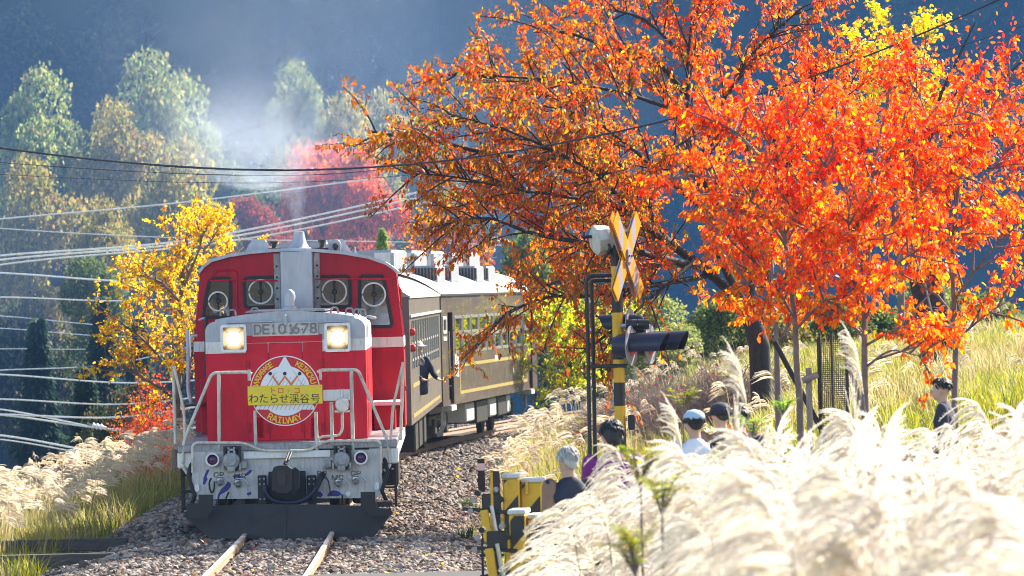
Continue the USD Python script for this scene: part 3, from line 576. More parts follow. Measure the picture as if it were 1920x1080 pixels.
# jumper sockets
for ox in (0, 826):
    def J(a, b, y=-.05): return lq(*Z3(a + ox, b - (7 if ox else 0)), y)
    x0, z1 = J(435, 108); x1, z0 = J(572, 290); cx = (x0 + x1) / 2
    fr = [(x0, z1), (x0, z0 + .12), (x0 + .06, z0), (x1 - .06, z0), (x1, z0 + .12), (x1, z1)]
    js = obj('jumper_socket', G().prism(Polygon(fr).difference(Polygon(fr).buffer(-.035)), -.10, -.002).bx(x0 + .03, x1 - .03, -.03, -.003, z0 + .05, z1 - .01), 'black_steel', loco)
    c = J(496, 215); obj('cover', G().lathe([(0, .115), (.09, .115), (.11, .10), (.115, .07), (.125, .06), (.125, 0)], (c[0], -.03, c[1]), (0, -1, 0), 24), 'grey_metal', js, smooth=40)
    a, b = J(496, 130), J(496, 275); g = G().bx(a[0] - .05, a[0] - .025, -.13, -.03, a[1] - .1, a[1] + .03).bx(a[0] + .025, a[0] + .05, -.13, -.03, a[1] - .1, a[1] + .03).bx(a[0] - .05, a[0] + .05, -.13, -.1, a[1] - .02, a[1] + .01)
    obj('lower_block', G().bx(b[0] - .05, b[0] + .05, -.16, -.03, b[1] - .04, b[1] + .035, .008), 'grey_metal', js)
    obj('latch', g, 'grey_metal', js)
    for s in (-1, 1): obj('clip', G().bx(c[0] + s * .10, c[0] + s * .125, -.12, -.03, c[1] - .12, c[1] - .03), 'grey_metal', js)
    e = J(590 if not ox else 395, 245); obj('hinge_box', G().bx(e[0] - .04, e[0] + .04, -.10, -.002, e[1] - .05, e[1] + .05, .008).cyl((e[0] - .07, -.06, e[1] - .05), (e[0] + .02, -.06, e[1] - .05), .02), 'grey_metal', js)
# air cocks with handles
for k, (zx, zy) in enumerate(((402, 378), (535, 392), (1290, 388), (1420, 368))):
    x, z = lq(*Z3(zx, zy), -.06)
    ck = obj('air_cock', G().lathe([(-.10, .04), (.0, .04), (.02, .05), (.06, .05), (.07, .038), (.12, .034), (.13, .0)], (x, 0.02, z + .04), (0.15, -.8, -.45), 14).cyl((x, -.02, z + .03), (x, -.04, z + .09), .02), 'bare_metal', loco, smooth=40)
    obj('handle', G().tube(smooth_path([(x, -.06, z + .07), (x + .07, -.08, z + .075), (x + .12, -.09, z + .04), (x + .16, -.09, z - .02)]), [.014, .012] + [.010] * 14, 6), 'bare_metal', ck, smooth=True)
x, z = lq(*Z3(1165, 380), -.1); obj('brake_hose', G().tube(smooth_path([(x + .03, -.02, z + .1), (x, -.12, z + .06), (x - .06, -.16, z - .06), (x - .12, -.18, z - .22)]), .042, 10), 'rubber', loco, smooth=True)
obj('brake_cock_handle', G().tube(smooth_path([(x, -.1, z + .1), (x + .09, -.12, z + .04), (x + .12, -.12, z - .1), (x + .13, -.12, z - .18)]), .009, 6), 'black_steel', loco)
for pth in ([(345, 345), (330, 380), (335, 430), (350, 455), (365, 430), (368, 370)], [(475, 450), (455, 500), (470, 520), (455, 560), (448, 600)], [(1330, 470), (1325, 520), (1340, 560), (1335, 610), (1348, 640)]):
    p = smooth_path([lp(*Z3(*a), -.06) for a in pth], 3); g = G()
    for k in range(len(p) - 1): g.tube([p[k] + [0, -.008 * (k % 2), 0], p[k + 1] + [0, .008 * (k % 2), 0]], [.012, .012], 5)
    obj('chain', g, 'black_steel', loco)
# coupler
g = G(); c = lp(*Z3(870, 380), -.35); kx, kz = c[0], c[2]
q = [(800, 300), (815, 262), (850, 252), (915, 252), (945, 275), (950, 430), (915, 458), (840, 455), (805, 420)]
g.prism(Polygon(lpoly(-.55, *[Z3(*a) for a in q])).buffer(-.02).buffer(.02), -.62, -.34)
cp = obj('coupler', g, 'black_steel', loco)
obj('knuckle', G().prism(Polygon(lpoly(-.6, *[Z3(*a) for a in ((920, 300), (975, 265), (1005, 290), (1005, 420), (960, 470), (925, 450))])), -.50, -.3), 'black_steel', cp)
obj('worn_face', G().prism(Polygon(lpoly(-.62, *[Z3(*a) for a in ((842, 290), (900, 292), (905, 360), (890, 405), (848, 400), (838, 350))])), -.632, -.6205), 'coach_dark', cp)
obj('shank', G().bx(kx - .12, kx + .12, -.40, .3, kz - .12, kz + .12, .02), 'black_steel', cp)
obj('lift_rod', G().tube([lp(*Z3(905, 245), -.4), lp(*Z3(945, 150), -.1)], .014, 6).tube([lp(*Z3(890, 240), -.4), lp(*Z3(925, 150), -.1)], .012, 6).lathe([(0, .03), (.06, .03)], lp(*Z3(905, 245), -.42), (0, 0, -1), 10), 'black_steel', cp)
for a in ((692, 325, 762, 545), (1062, 325, 1135, 545)):
    x0, z1 = lq(*Z3(a[0], a[1]), -.06); x1, z0 = lq(*Z3(a[2], a[3]), -.06)
    br = obj('coupler_bracket', G().bx(x0, x1, -.10, -.002, z0, z1, .01), 'black_steel', loco)
    for u in (.25, .75):
        for w in (.12, .3, .8): obj('bolt', G().lathe([(0, .014), (.012, .014), (.014, 0)], (x0 + (x1 - x0) * u, -.10, z1 - (z1 - z0) * w), (0, -1, 0), 6), 'grey_metal', br)
obj('buffer_pocket', G().bx(lq(*Z3(772, 300), -.02)[0], lq(*Z3(1052, 300), -.02)[0], -.03, -.002, lq(*Z3(900, 520), -.02)[1], lq(*Z3(900, 295), -.02)[1], .01), 'black_steel', loco)
obj('air_hose', G().tube(smooth_path([lp(*Z3(*a), -.25) for a in ((748, 400), (760, 460), (810, 510), (900, 528), (1010, 518), (1090, 470), (1135, 410))]), .04, 10), 'navy_paint', loco, smooth=True)
# snow plough
plw = [(195, 650), (330, 795), (905, 802), (1560, 795), (1700, 628), (1560, 530), (1100, 545), (640, 540), (250, 540)]
p3 = lambda a, y: lp(*Z3(*a), y)
pl_l = Polygon(lpoly(-.45, *[Z3(*a) for a in ((150, 648), (330, 795), (910, 801), (910, 545), (640, 542), (330, 560))])); pl_r = Polygon(lpoly(-.45, *[Z3(*a) for a in ((912, 801), (1560, 795), (1690, 628), (1560, 560), (1100, 545), (912, 545))]))
def bend(v):
    v = v.copy(); t = (v[:, 2].max() - v[:, 2]) / (np.ptp(v[:, 2]) + 1e-9); v[:, 1] += -.22 * t + .10 + .13 * np.abs(v[:, 0]); return v
for q in (pl_l, pl_r): obj('snow_plough', G().prism(q, -.45, -.41, bend), 'plow_steel', loco)
for q in (((640, 628), (835, 622), (838, 795), (640, 790)),):
    obj('plough_plate', G().prism(Polygon(lpoly(-.45, *[Z3(*a) for a in q])), -.475, -.455, lambda v: v + [0, .07, 0]), 'plow_steel', loco)
for q in (((162, 540), (250, 535), (250, 470), (358, 470), (358, 575), (310, 650), (130, 640), (160, 600)), ((1465, 450), (1575, 448), (1575, 520), (1600, 570), (1690, 575), (1705, 610), (1690, 630), (1535, 625), (1465, 560))):
    obj('rail_guard', G().prism(Polygon(lpoly(-.5, *[Z3(*a) for a in q])), -.56, -.46), 'black_steel', loco)
x0, _ = lq(*Z3(1580, 520), -.3); x1, _ = lq(*Z3(1705, 520), -.3); z0 = lq(*Z3(1640, 560), -.3)[1]; z1 = lq(*Z3(1640, 520), -.3)[1]
obj('step', G().bx(x0, x1, -.35, .1, z0, z1, .01), 'plow_steel', loco)
obj('underframe', G().bx(-1.15, 1.15, .1, 13.5, .55, zd - .1), 'black_steel', loco)
for y in (1.9, 3.5, 5.1, 9.6, 11.4):
    for s in (-1, 1):
        w_ = obj('wheel', G().lathe([(0, 0), (0, .38), (.02, .43), (.10, .43), (.12, .46), (.135, .46), (.135, 0)], (s * .64, y, .43), (-s, 0, 0), 28), 'plow_steel', loco, smooth=40)
        obj('axle_box', G().bx(s * .80, s * 1.02, y - .2, y + .2, .28, .62, .03), 'black_steel', loco)
for s in (-1, 1):
    obj('bogie_frame', G().bx(s * .82, s * .98, 1.2, 5.8, .55, .8, .02).bx(s * .82, s * .98, 8.9, 12.1, .55, .8, .02), 'black_steel', loco)
    obj('side_tank', G().bx(s * .9, s * 1.38, 6.2, 8.6, .35, zd - .12, .03), 'black_steel', loco)
    for k in range(3): obj('side_step', G().bx(s * 1.14, s * 1.40, .25, .75, .30 + .22 * k, .325 + .22 * k), 'plow_steel', loco)
    g = G().bx(s * 1.38, s * 1.41, .22, .27, .28, zd - .1).bx(s * 1.38, s * 1.41, .73, .78, .28, zd - .1).tube([(s * 1.25, .1, .95), (s * 1.3, .0, .75), (s * 1.22, -.02, .5), (s * 1.28, .1, .35)], .03, 6); obj('step_hanger', g, 'black_steel', loco)
# front handrails
def rail(pp, yl, r=.019, m='rail_paint', rr=.10, conv=Z2):
    return obj('handrail', G().tube(round_path([lp(*conv(*a[:2]), a[2] if len(a) > 2 else yl) for a in pp], rr), r, 8), m, loco, smooth=True)
R0 = .12
rail([(650, 165), (620, 152), (372, 155), (340, 178), (135, 675), (128, 860), (165, 912)], R0 - .08, .021)
rail([(400, 160), (405, 772)], R0 - .08, .024); rail([(672, 440), (680, 785)], R0 - .08, .022)
rail([(1140, 152), (1172, 136), (1425, 132), (1452, 150), (1665, 660), (1688, 855), (1640, 892)], R0 - .08, .021)
rail([(1395, 138), (1408, 735)], R0 - .08, .024); rail([(1128, 450), (1138, 760), (1150, 815)], R0 - .08, .024)
rail([(205, 905), (205, 700), (232, 680), (595, 680), (720, 740), (1080, 740), (1192, 668), (1590, 664), (1615, 690), (1617, 905)], -.06, .019)
rail([(1140, 700), (1148, 648), (1180, 634), (1300, 626), (1326, 588), (1326, 445)], R0 - .10, .017); rail([(1245, 375), (1250, 690)], R0 - .10, .022)
rail([(58, 102), (76, 690)], .5, .021); rail([(62, 102), (100, 260), (140, 440), (146, 650)], .45, .019)
rail([(1785, 75), (1705, 420), (1690, 665)], .3, .019); rail([(1782, 80), (1765, 660)], .6, .021)
for a, b in ((616, 140), (1152, 135)): 
    x0, z1 = lq(*Z2(a, b), R0 - .12); obj('sign_bracket', G().bx(x0, x0 + .035, R0 - .10, R0 - .02, z1 - .13, z1 + .01), 'rail_paint', loco)
rail([(160, 795), (165, 1000)], CY - 2, .03, 'silver_paint', .05, lambda a, b: Z1(a + 8, b)); rail([(185, 1090), (185, 860), (205, 838), (240, 838)], CY - 1.0, .02, 'silver_paint', .05, Z1)
rail([(165, 1000 - 960), (165, 300), (190, 385)], CY - 2, .03, 'silver_paint', .08, lambda a, b: Z2(a + 8, b))
rail([(250, 722), (285, 706), (305, 712), (306, 1000)], CY - .25, .016, 'silver_paint', .04, Z1); rail([(1500, 705), (1520, 692), (1580, 708)], HB - .5, .02, 'silver_paint', .03, Z1)
for zx, y in ((306, HB - .4), (1512, HB - 1.2)): obj('downpipe', G().tube([lp(*Z1(zx, 705), y), lp(*Z2(zx, 640), y)], .025, 8), 'black_steel', loco)
obj('side_shelf', G().bx(lq(*Z2(135, 398), 5)[0], lq(*Z2(285, 398), 5)[0], 4.8, 6.6, lq(*Z2(200, 405), 5)[1], lq(*Z2(200, 392), 5)[1]), 'black_steel', loco)
for s, a, b in ((1, (1556, 385), (1806, 375)),):
    obj('running_board', G().bx(lq(*Z2(*a), 5.8)[0], 1.44, 5.6, CY - .002, lq(*Z2(*a), 5.8)[1] - .03, lq(*Z2(*a), 5.8)[1] + .02), 'white_paint', loco)
    obj('battery_box', G().bx(hx1 + .02, 1.36, 5.8, CY - .003, zd, lq(*Z2(*a), 5.8)[1] - .031, .01), 'red_paint', loco)
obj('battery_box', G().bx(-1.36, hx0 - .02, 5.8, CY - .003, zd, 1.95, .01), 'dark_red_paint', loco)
# small white lamp and bracket right of the head sign
x0, z1 = lq(*Z2(1183, 285), R0 - .12); x1, z0 = lq(*Z2(1385, 362), R0 - .12); obj('lamp_plate', G().bx(x0, x1, R0 - .10, R0 - .085, z0, z1, .003), 'white_paint', loco)
x, z = lq(*Z2(1326, 395), R0 - .2)
obj('whistle_horn', G().lathe([(0, .0), (0, .085), (.03, .095), (.10, .09), (.16, .06), (.18, 0)], (x, R0 - .28, z), (0, 1, 0), 22).cyl((x, R0 - .15, z + .05), (x, R0 - .15, z + .19), .022).bx(x - .1, x + .1, R0 - .2, R0 - .12, z - .10, z - .075), 'bare_metal', loco, smooth=40)
p = lp(*Z2(1796, 272), 1.4); obj('tail_lamp', G().lathe([(0, .035), (.05, .035), (.055, 0)], p, (0, -1, 0), 14), 'lens_red', loco)
# head sign
GL = {}
GLYPHS = {'ト':[[[66,-6,66,155,85,155,84,101,145,80,169,69,169,66,163,52,160,52,132,66,85,83,85,-6]]],'ロ':[[[29,-2,29,137,172,137,172,-2,155,-2,154,10,47,10,46,-2],[46,27,155,26,155,121,46,121]]],'ッ':[[[74,-15,60,-1,73,3,94,14,112,27,125,41,142,71,152,109,169,104,160,72,150,50,138,32,119,12,95,-5]],[[82,110,97,115,112,71,97,67]],[[36,100,51,104,68,59,53,54]]],'コ':[[[32,26,152,26,152,120,35,119,34,137,170,136,170,-2,152,-2,151,9,32,8]]],'わ':[[[11,30,44,73,54,89,56,96,55,110,17,105,16,121,58,125,58,159,76,159,73,129,79,123,79,120,71,108,71,97,97,112,111,117,131,120,144,119,167,109,176,100,184,84,186,74,185,55,175,31,156,14,128,2,113,-1,106,14,131,20,152,31,164,46,170,68,168,80,161,93,153,99,137,105,118,104,102,99,84,89,68,75,68,7,70,-8,52,-8,52,58,46,53,22,16]]],'た':[[[94,18,96,48,111,48,109,26,115,16,133,11,155,11,182,15,181,-1,158,-4,118,-2,104,4,97,11]],[[107,96,126,98,175,97,179,96,178,81,163,83,108,81]],[[20,125,65,125,69,142,69,159,88,158,83,127,120,134,120,118,82,112,78,109,65,56,42,-7,24,-2,24,0,44,45,62,108,21,110]]],'ら':[[[36,41,42,80,45,119,46,123,50,123,62,121,55,67,81,82,97,87,110,89,138,87,153,80,166,66,170,55,170,37,161,16,150,6,137,-1,106,-8,65,-8,60,9,98,7,113,9,129,14,144,23,153,40,154,48,150,60,146,66,133,73,110,75,94,72,77,65,55,47,51,38]],[[63,142,67,157,70,157,95,150,144,142,144,138,141,127,134,127,73,139]]],'せ':[[[9,100,52,103,53,135,51,148,69,148,69,105,131,111,131,155,148,155,147,113,184,115,184,99,146,98,144,56,141,48,134,44,102,47,102,61,116,58,125,58,129,61,131,97,69,91,68,30,73,17,87,12,130,12,163,16,162,-1,89,-4,65,2,58,9,53,25,52,87,11,84]]],'渓':[[[57,-6,94,13,105,24,110,35,60,36,60,49,114,49,116,52,115,70,68,70,68,83,115,83,116,98,131,98,132,83,185,83,185,70,131,69,132,49,191,49,191,36,139,35,146,22,159,10,174,2,193,-4,184,-16,170,-12,148,1,137,12,126,29,115,13,91,-6,67,-17]],[[65,152,129,159,169,168,172,168,182,158,174,154,150,149,75,140,68,140]],[[147,101,167,142,181,138,160,96,153,96]],[[108,136,117,140,122,139,133,105,119,101,116,117]],[[70,130,78,134,84,132,94,113,98,99,85,94]],[[18,155,25,166,29,166,52,153,60,144,51,133,43,141]],[[13,-4,45,60,48,59,57,52,57,49,29,-10,24,-13]],[[8,101,17,113,37,103,50,94,50,91,41,81,26,92]]],'谷':[[[8,60,37,74,59,88,84,111,98,132,111,125,109,117,136,91,163,74,193,61,183,47,157,57,157,-16,142,-16,140,-8,61,-8,59,-17,44,-16,44,58,16,47],[54,66,55,64,145,65,119,86,100,106,78,84],[60,6,141,5,142,49,61,51]],[[118,156,127,164,132,164,173,131,185,118,171,109,149,132]],[[17,120,46,140,66,163,81,158,59,132,29,108]]],'号':[[[13,74,13,88,187,88,186,74,70,73,64,55,65,52,163,52,154,3,145,-11,130,-16,94,-15,89,-1,132,-1,139,10,145,38,41,38,53,74]],[[37,160,163,160,163,106,37,106],[53,147,53,119,147,120,146,147]]]}
HS = R0 - .16
cx, cz = lq(*Z2(898, 291), HS); R = 263 / 4 / 144.0
def disc(r): return Point(cx, cz).buffer(r, quad_segs=24)
def S(a, b): return lq(*Z2(a, b), HS)
sgn = obj('head_sign', G().prism(disc(R), HS, HS + .02), 'sign_white', loco, label='round red and white head sign of the excursion train')
layers = [0]
def flat(name, poly, m, lvl, label=None): return obj(name, G().prism(poly.intersection(disc(R * .999)), HS - .0012 * lvl - .0008, HS - .0012 * lvl + .0002), m, sgn, smooth=False, label=label)
flat('red_ring', disc(R * .972), 'sign_red', 1)
flat('white_disc', disc(R * .715), 'sign_white', 2)
flat('mountain', Polygon([S(888, 40), S(903, 40), S(1015, 232), S(1062, 320), S(1122, 420), S(1122, 432), S(676, 432), S(676, 420), S(735, 320), S(780, 232)]), 'sign_white', 3)
for k in range(16):
    a = 640 + k * 32; ln = LineString([S(a, 432), S(a + 22, 386)]).buffer(.0022); flat('hatch_line', ln, 'letter_grey' if k < 5 or k > 11 else 'lens_red', 4)
for k, (a, h) in enumerate(((765, 160), (795, 185), (825, 215), (870, 215), (905, 190), (930, 215), (975, 205), (1005, 195), (1030, 215))):
    flat('hatch_line', LineString([S(a, 256), S(a + (256 - h) * .55, h)]).buffer(.0018), 'letter_grey', 4)
for q in (((835, 148), (762, 256)), ((958, 138), (1036, 256))): flat('hatch_line', LineString([S(*q[0]), S(*q[1])]).buffer(.0016), 'lens_red', 4)
flat('zigzag', LineString([S(803, 178), S(850, 248), S(897, 184), S(945, 246), S(993, 176)]).buffer(.011, cap_style='flat'), 'letter_orange', 5)
for a in (787, 896, 1007): flat('dot', Point(*S(a, 162)).buffer(.0235), 'letter_black', 6)
def arc_text(txt, ang0, ang1, rad, h, inward=False):
    for ch, a in zip(txt, np.linspace(ang0, ang1, len(txt))):
        t = meshkit.text_mesh(ch, h, .002, True); v = np.array(t.vertices)[:, :2].copy(); v[:, 0] -= (v[:, 0].min() + v[:, 0].max()) / 2; v[:, 1] -= h / 2
        ra = math.radians(a); rot = ra - math.pi / 2 if not inward else ra + math.pi / 2
        c, s = math.cos(rot), math.sin(rot); w = v @ np.array([[c, s], [-s, c]]) + [cx + rad * math.cos(ra), cz + rad * math.sin(ra)]
        d = np.array(t.vertices)[:, 2]
        obj('sign_letter', G().add(np.stack([w[:, 0], HS - .0035 - d, w[:, 1]], 1), np.array(t.faces)[:, ::-1]), 'letter_yellow', sgn, smooth=False)
arc_text('WATARASE', 164, 118, R * .845, .070); arc_text('KEIKOKU', 62.5, 17, R * .845, .070); arc_text('RAILWAY', 239, 297, R * .845, .080, True)
x0, z1 = S(617, 258); x1, z0 = S(1180, 386)
brd = obj('name_board', G().bx(x0, x1, HS - .035, HS - .014, z0, z1, .003), 'sign_yellow', loco, label='yellow board with red and black Japanese lettering')
def kanji(ch, a, b, h, m, wf=1.0):
    k = h / 200.0; x, z = S(a, b); g = G()
    for p in GLYPHS[ch]:
        rings = [np.array(r_, float).reshape(-1, 2) for r_ in p]; rings = [np.stack([(r_[:, 0] - 100) * k * wf + x, (r_[:, 1] - 75) * k + z], 1) for r_ in rings]
        g.prism(Polygon(rings[0], rings[1:]).buffer(0), HS - .037, HS - .0352)
    obj('board_character', g, m, brd, smooth=False)
for ch, a in zip('トロッコ', (805, 866, 922, 988)): kanji(ch, a, 287, .092 if ch != 'ッ' else .06, 'sign_red' if ch != 'ッ' else 'letter_grey')
for ch, a in zip('わたらせ渓谷号', (663, 738, 816, 892, 968, 1046, 1126)): kanji(ch, a, 348, .135, 'letter_black')
# ---------------------------------------------------------------- the coaches
class Coach:
    def __init__(s, name, label, a, b, half=1.44):
        s.a, s.b = np.array(a, float), np.array(b, float); d = s.b - s.a; s.L = float(np.hypot(*d)); s.h = math.atan2(d[0], d[1]); s.w = half
        s.t = thing(name, label, 'railway coach', (s.a[0], s.a[1], 0), -s.h, 'coaches behind the locomotive')
    def side(s, px, py):
        """(y, z) in the coach's frame of the point of the photograph on its right hand side"""
        d = ray(px, py); n = np.array([math.cos(s.h), -math.sin(s.h)]); t = (s.w + s.a @ n) / (d[:2] @ n)
        w = np.array([0, 0, CAMH]) + d * t; q = w[:2] - s.a
        return float(q @ [math.sin(s.h), math.cos(s.h)]), float(w[2])
    def wall(s, name, poly, x0, x1, m, parent=None, **k):
        """polygon in (y, z) as a slab from x0 to x1"""
        if poly.area < 1e-5: return None
        g = G(); g.prism(poly, 0, abs(x1 - x0)); v, f = g.mesh(); v = np.stack([min(x0, x1) + v[:, 1], v[:, 0], v[:, 2]], 1)
        return obj(name, (v, f[:, ::-1]), m, parent or s.t, smooth=False, **k)
    def roof(s, ze, rise, m, over=.0):
        th = np.linspace(-1, 1, 25); p = [(s.w * t, ze + rise * (1 - abs(t) ** 2.4)) for t in th]
        poly = Polygon(p + [(s.w, ze - .02), (-s.w, ze - .02)]); s.ze, s.rise = ze, rise
        obj('roof', G().prism(poly, -over, s.L + over), m, s.t, smooth=50)
    def bogies(s, ys, m='black_steel'):
        for y in ys:
            for q in (-1.05, 1.05):
                for e in (-1, 1): obj('wheel', G().lathe([(0, 0), (0, .36), (.02, .42), (.10, .43), (.12, .45), (.135, .45), (.135, 0)], (e * .64, y + q, .43), (-e, 0, 0), 24), 'plow_steel', s.t, smooth=40)
            for e in (-1, 1):
                obj('bogie_frame', G().bx(e * .88, e * 1.02, y - 1.7, y + 1.7, .48, .68, .02), m, s.t)
                for q in (-1.05, 1.05): obj('axle_box', G().bx(e * .86, e * 1.08, y + q - .18, y + q + .18, .30, .60, .03), 'plow_steel', s.t)
                for q in (-.25, .25): obj('coil_spring', G().tube([(e * 1.0 + .06 * math.cos(t), y + q + .06 * math.sin(t), .30 + .018 * t) for t in np.linspace(0, 18, 60)], .014, 5), 'plow_steel', s.t)
c1 = Coach('open_sided_coach', 'pale brown coach with dark open windows right behind the red locomotive', (-3.05, 95.4), (-2.81, 115.3))
c2 = Coach('brown_coach', 'brown coach with yellow lines and a row of tall windows under the orange tree', (-2.79, 116.5), (-0.92, 136.0))
# --- first coach
z_e = c1.side(800, 556)[1]; z_b = c1.side(800, 770)[1]; z_w0 = c1.side(800, 670)[1]; z_w1 = c1.side(800, 594)[1]
z_e = 3.02; z_b = 1.0; z_w0, z_w1 = 1.86, 2.62
c1.roof(z_e, .42, 'coach_roof', .0)
holes, bars = [], []
ys = np.linspace(.9, 18.6, 13)
for k in range(12): holes.append(rrect(ys[k] + .10, z_w0, ys[k + 1] - .10, z_w1, .04))
base = sbox(0, z_b, c1.L, z_e - .02).difference(unary_union(holes))
for s in (-1, 1):
    c1.wall('side_wall', base, s * c1.w, s * (c1.w - .05), 'coach_paint_pale')
for k in range(12):
    for q in (ys[k] + .085, ys[k + 1] - .115): obj('window_frame', G().bx(c1.w - .03, c1.w + .012, q, q + .03, z_w0, z_w1), 'curtain', c1.t)
    for q in (.38, .12): obj('safety_bar', G().bx(c1.w - .03, c1.w - .005, ys[k] + .1, ys[k + 1] - .1, z_w0 + q, z_w0 + q + .035), 'wood_bar', c1.t)
    obj('window_post', G().bx(c1.w - .03, c1.w - .004, (ys[k] + ys[k + 1]) / 2 - .02, (ys[k] + ys[k + 1]) / 2 + .02, z_w0, z_w1), 'wood_bar', c1.t)
    if k % 2 == 0:
        for e in (-1, 1): obj('bench', G().bx(e * .35, e * 1.25, ys[k] + .3, ys[k] + .75, z_b + .35, z_b + .45, .02).bx(e * .35, e * 1.25, ys[k] + .7, ys[k] + .78, z_b + .45, z_b + 1.1, .02), 'wood_bar', c1.t)
obj('rain_gutter', G().bx(c1.w, c1.w + .03, 0, c1.L, z_w1 + .06, z_w1 + .10).bx(c1.w, c1.w + .02, 0, c1.L, z_e - .04, z_e), 'curtain', c1.t)
obj('floor', G().bx(-c1.w + .06, c1.w - .06, .05, c1.L - .05, z_b, z_b + .1), 'coach_dark', c1.t)
for q0, q1 in ((1.56, 1.625), (1.09, 1.15)): obj('yellow_line', G().bx(c1.w, c1.w + .004, 1.2, c1.L - 1.2, q0, q1), 'coach_line', c1.t)
for y in (0, c1.L - .06): c1_end = obj('end_wall', G().prism(sbox(-c1.w + .05, z_b, c1.w - .05, z_e - .02).difference(sbox(-.4, z_b + .1, .4, 2.9)), y, y + .06), 'coach_paint_pale', c1.t)
obj('gangway', G().prism(sbox(-.55, z_b, .55, 3.0).difference(sbox(-.4, z_b + .1, .4, 2.85)), c1.L, c1.L + .5), 'coach_dark', c1.t)
for z in (2.2, 2.45): obj('side_lamp', G().lathe([(0, .06), (.06, .06), (.08, .04), (.085, 0)], (c1.w, .35, z), (1, 0, 0), 12), 'lens_red', c1.t)
for k in range(4): obj('ventilator', G().lathe([(0, .12), (.10, .12), (.12, .2), (.17, .2), (.21, .0)], (.0, 3 + 4.5 * k, z_e + .40), (0, 0, 1), 16), 'unit_grey', c1.t, smooth=40)
c1.bogies((3.0, 16.9))
for k, (y, l) in enumerate(((6.2, 1.6), (8.6, 1.9), (11.6, 1.4))): obj('underfloor_box', G().bx(.6, 1.32, y, y + l, .42, z_b - .02, .03), 'black_steel', c1.t)
# --- second coach
z_e = c2.side(828, 556)[1]; z_b = c2.side(905, 748)[1]
E2 = (c2.side(830, 557)[1] + c2.side(920, 545)[1]) / 2
z_e = E2; c2.roof(z_e, .48, 'coach_roof', .12)
def box_of(a, b): (y0, z1), (y1, z0) = c2.side(*a), c2.side(*b); return sbox(min(y0, y1), min(z0, z1), max(y0, y1), max(z0, z1))
z4 = lambda zx, zy: (700 + zx / 2.842, 450 + zy / 2.842)
wz1 = c2.side(*z4(450, 388))[1]; wz0 = c2.side(*z4(450, 598))[1]; wzm = c2.side(*z4(450, 492))[1]
wz1 = (wz1 + c2.side(*z4(740, 410))[1]) / 2; wz0 = (wz0 + c2.side(*z4(740, 565))[1]) / 2; wzm = wz0 + (wz1 - wz0) * .52
xs_ = [432, 478, 521, 564, 599, 640, 680, 719, 758, 795, 830]
yw = [c2.side(*z4(a, 480))[0] for a in xs_]; yw = np.linspace(yw[0], yw[-1], 11)
yd0, yd1 = c2.side(*z4(400, 600))[0], c2.side(*z4(426, 600))[0]; ye0, ye1 = c2.side(*z4(828, 600))[0], c2.side(*z4(846, 600))[0]
yd1 = max(yd1, yd0 + .7); ye0 = min(ye0, ye1 - .7)
doors = [sbox(yd0, z_b + .02, yd1, wz1 + .10), sbox(ye0, z_b + .02, ye1, wz1 + .10)]
ys0 = c2.side(*z4(370, 430))[0]; ys0 = max(ys0, .25); small = [sbox(ys0, wzm + .06, ys0 + .55, wz1), sbox(ys0, wz0 + .30, ys0 + .55, wzm - .08)]
panes = []
for k in range(10): panes += [(k, rrect(yw[k] + .12, wzm + .03, yw[k + 1] - .12, wz1, .03)), (k, rrect(yw[k] + .12, wz0, yw[k + 1] - .12, wzm - .03, .03))]
base = sbox(0, z_b, c2.L, z_e - .02).difference(unary_union([p for _, p in panes] + doors + small))
for s in (1, -1): c2.wall('side_wall', base, s * c2.w, s * (c2.w - .05), 'coach_paint')
for n, (k, p) in enumerate(panes):
    w = c2.wall('window', p.buffer(.025).difference(p.buffer(-.03)), c2.w - .02, c2.w + .010, 'bare_metal')
    c2.wall('pane', p.buffer(-.03), c2.w - .03, c2.w - .022, 'glass', w)
    if n % 2 == 0: c2.wall('blind', p.buffer(-.05).intersection(sbox(p.bounds[0], p.bounds[1] + (.06 if k < 5 else .16), p.bounds[2], 9)), c2.w - .10, c2.w - .09, 'curtain', w)
for p in small:
    w = c2.wall('window', p.buffer(.03).difference(p.buffer(-.03)), c2.w - .02, c2.w + .012, 'curtain'); c2.wall('pane', p.buffer(-.03), c2.w - .03, c2.w - .022, 'glass', w)
for p in doors:
    d = c2.wall('door', p.buffer(-.005), c2.w - .24, c2.w - .19, 'coach_dark')
    a = p.bounds; c2.wall('window', sbox(a[0] + .15, 2.0, a[2] - .15, 2.7), c2.w - .185, c2.w - .18, 'glass', d)
    obj('door_step', G().bx(c2.w - .25, c2.w + .04, a[0], a[2], z_b - .10, z_b - .0), 'curtain', c2.t)
    obj('grab_rail', G().cyl((c2.w + .03, a[0] - .08, 1.4), (c2.w + .03, a[0] - .08, 2.3), .014, n=6), 'bare_metal', c2.t)
yl0, yl1 = yd1 + 1.1, ye0 - .5; lz1 = wz0 - .22; lz0 = z_b + .18; t = .065
obj('yellow_line', G().bx(c2.w, c2.w + .004, yl0, yl1, lz1 - t, lz1), 'coach_line', c2.t); obj('yellow_line', G().bx(c2.w, c2.w + .004, yl0, yl1, lz0, lz0 + t), 'coach_line', c2.t)
for y in (yl0, yl1 - .12): obj('yellow_line', G().bx(c2.w, c2.w + .004, y, y + .12, lz0 + t, lz1 - t), 'coach_line', c2.t)
def side_text(txt, y, z, h, m, sy=1.0, vertical=False):
    for k, ch in enumerate(txt):
        if ch == ' ': continue
        tm_ = meshkit.text_mesh(ch, h, .003, True); v = np.array(tm_.vertices)
        oy, oz = (0, -k * h * 1.2) if vertical else (k * h * .85 * sy, 0)
        obj('side_lettering', G().add(np.stack([c2.w + .002 + v[:, 2], y + oy + v[:, 0] * sy, z + oz + v[:, 1]], 1), np.array(tm_.faces)), m, c2.t, smooth=False)
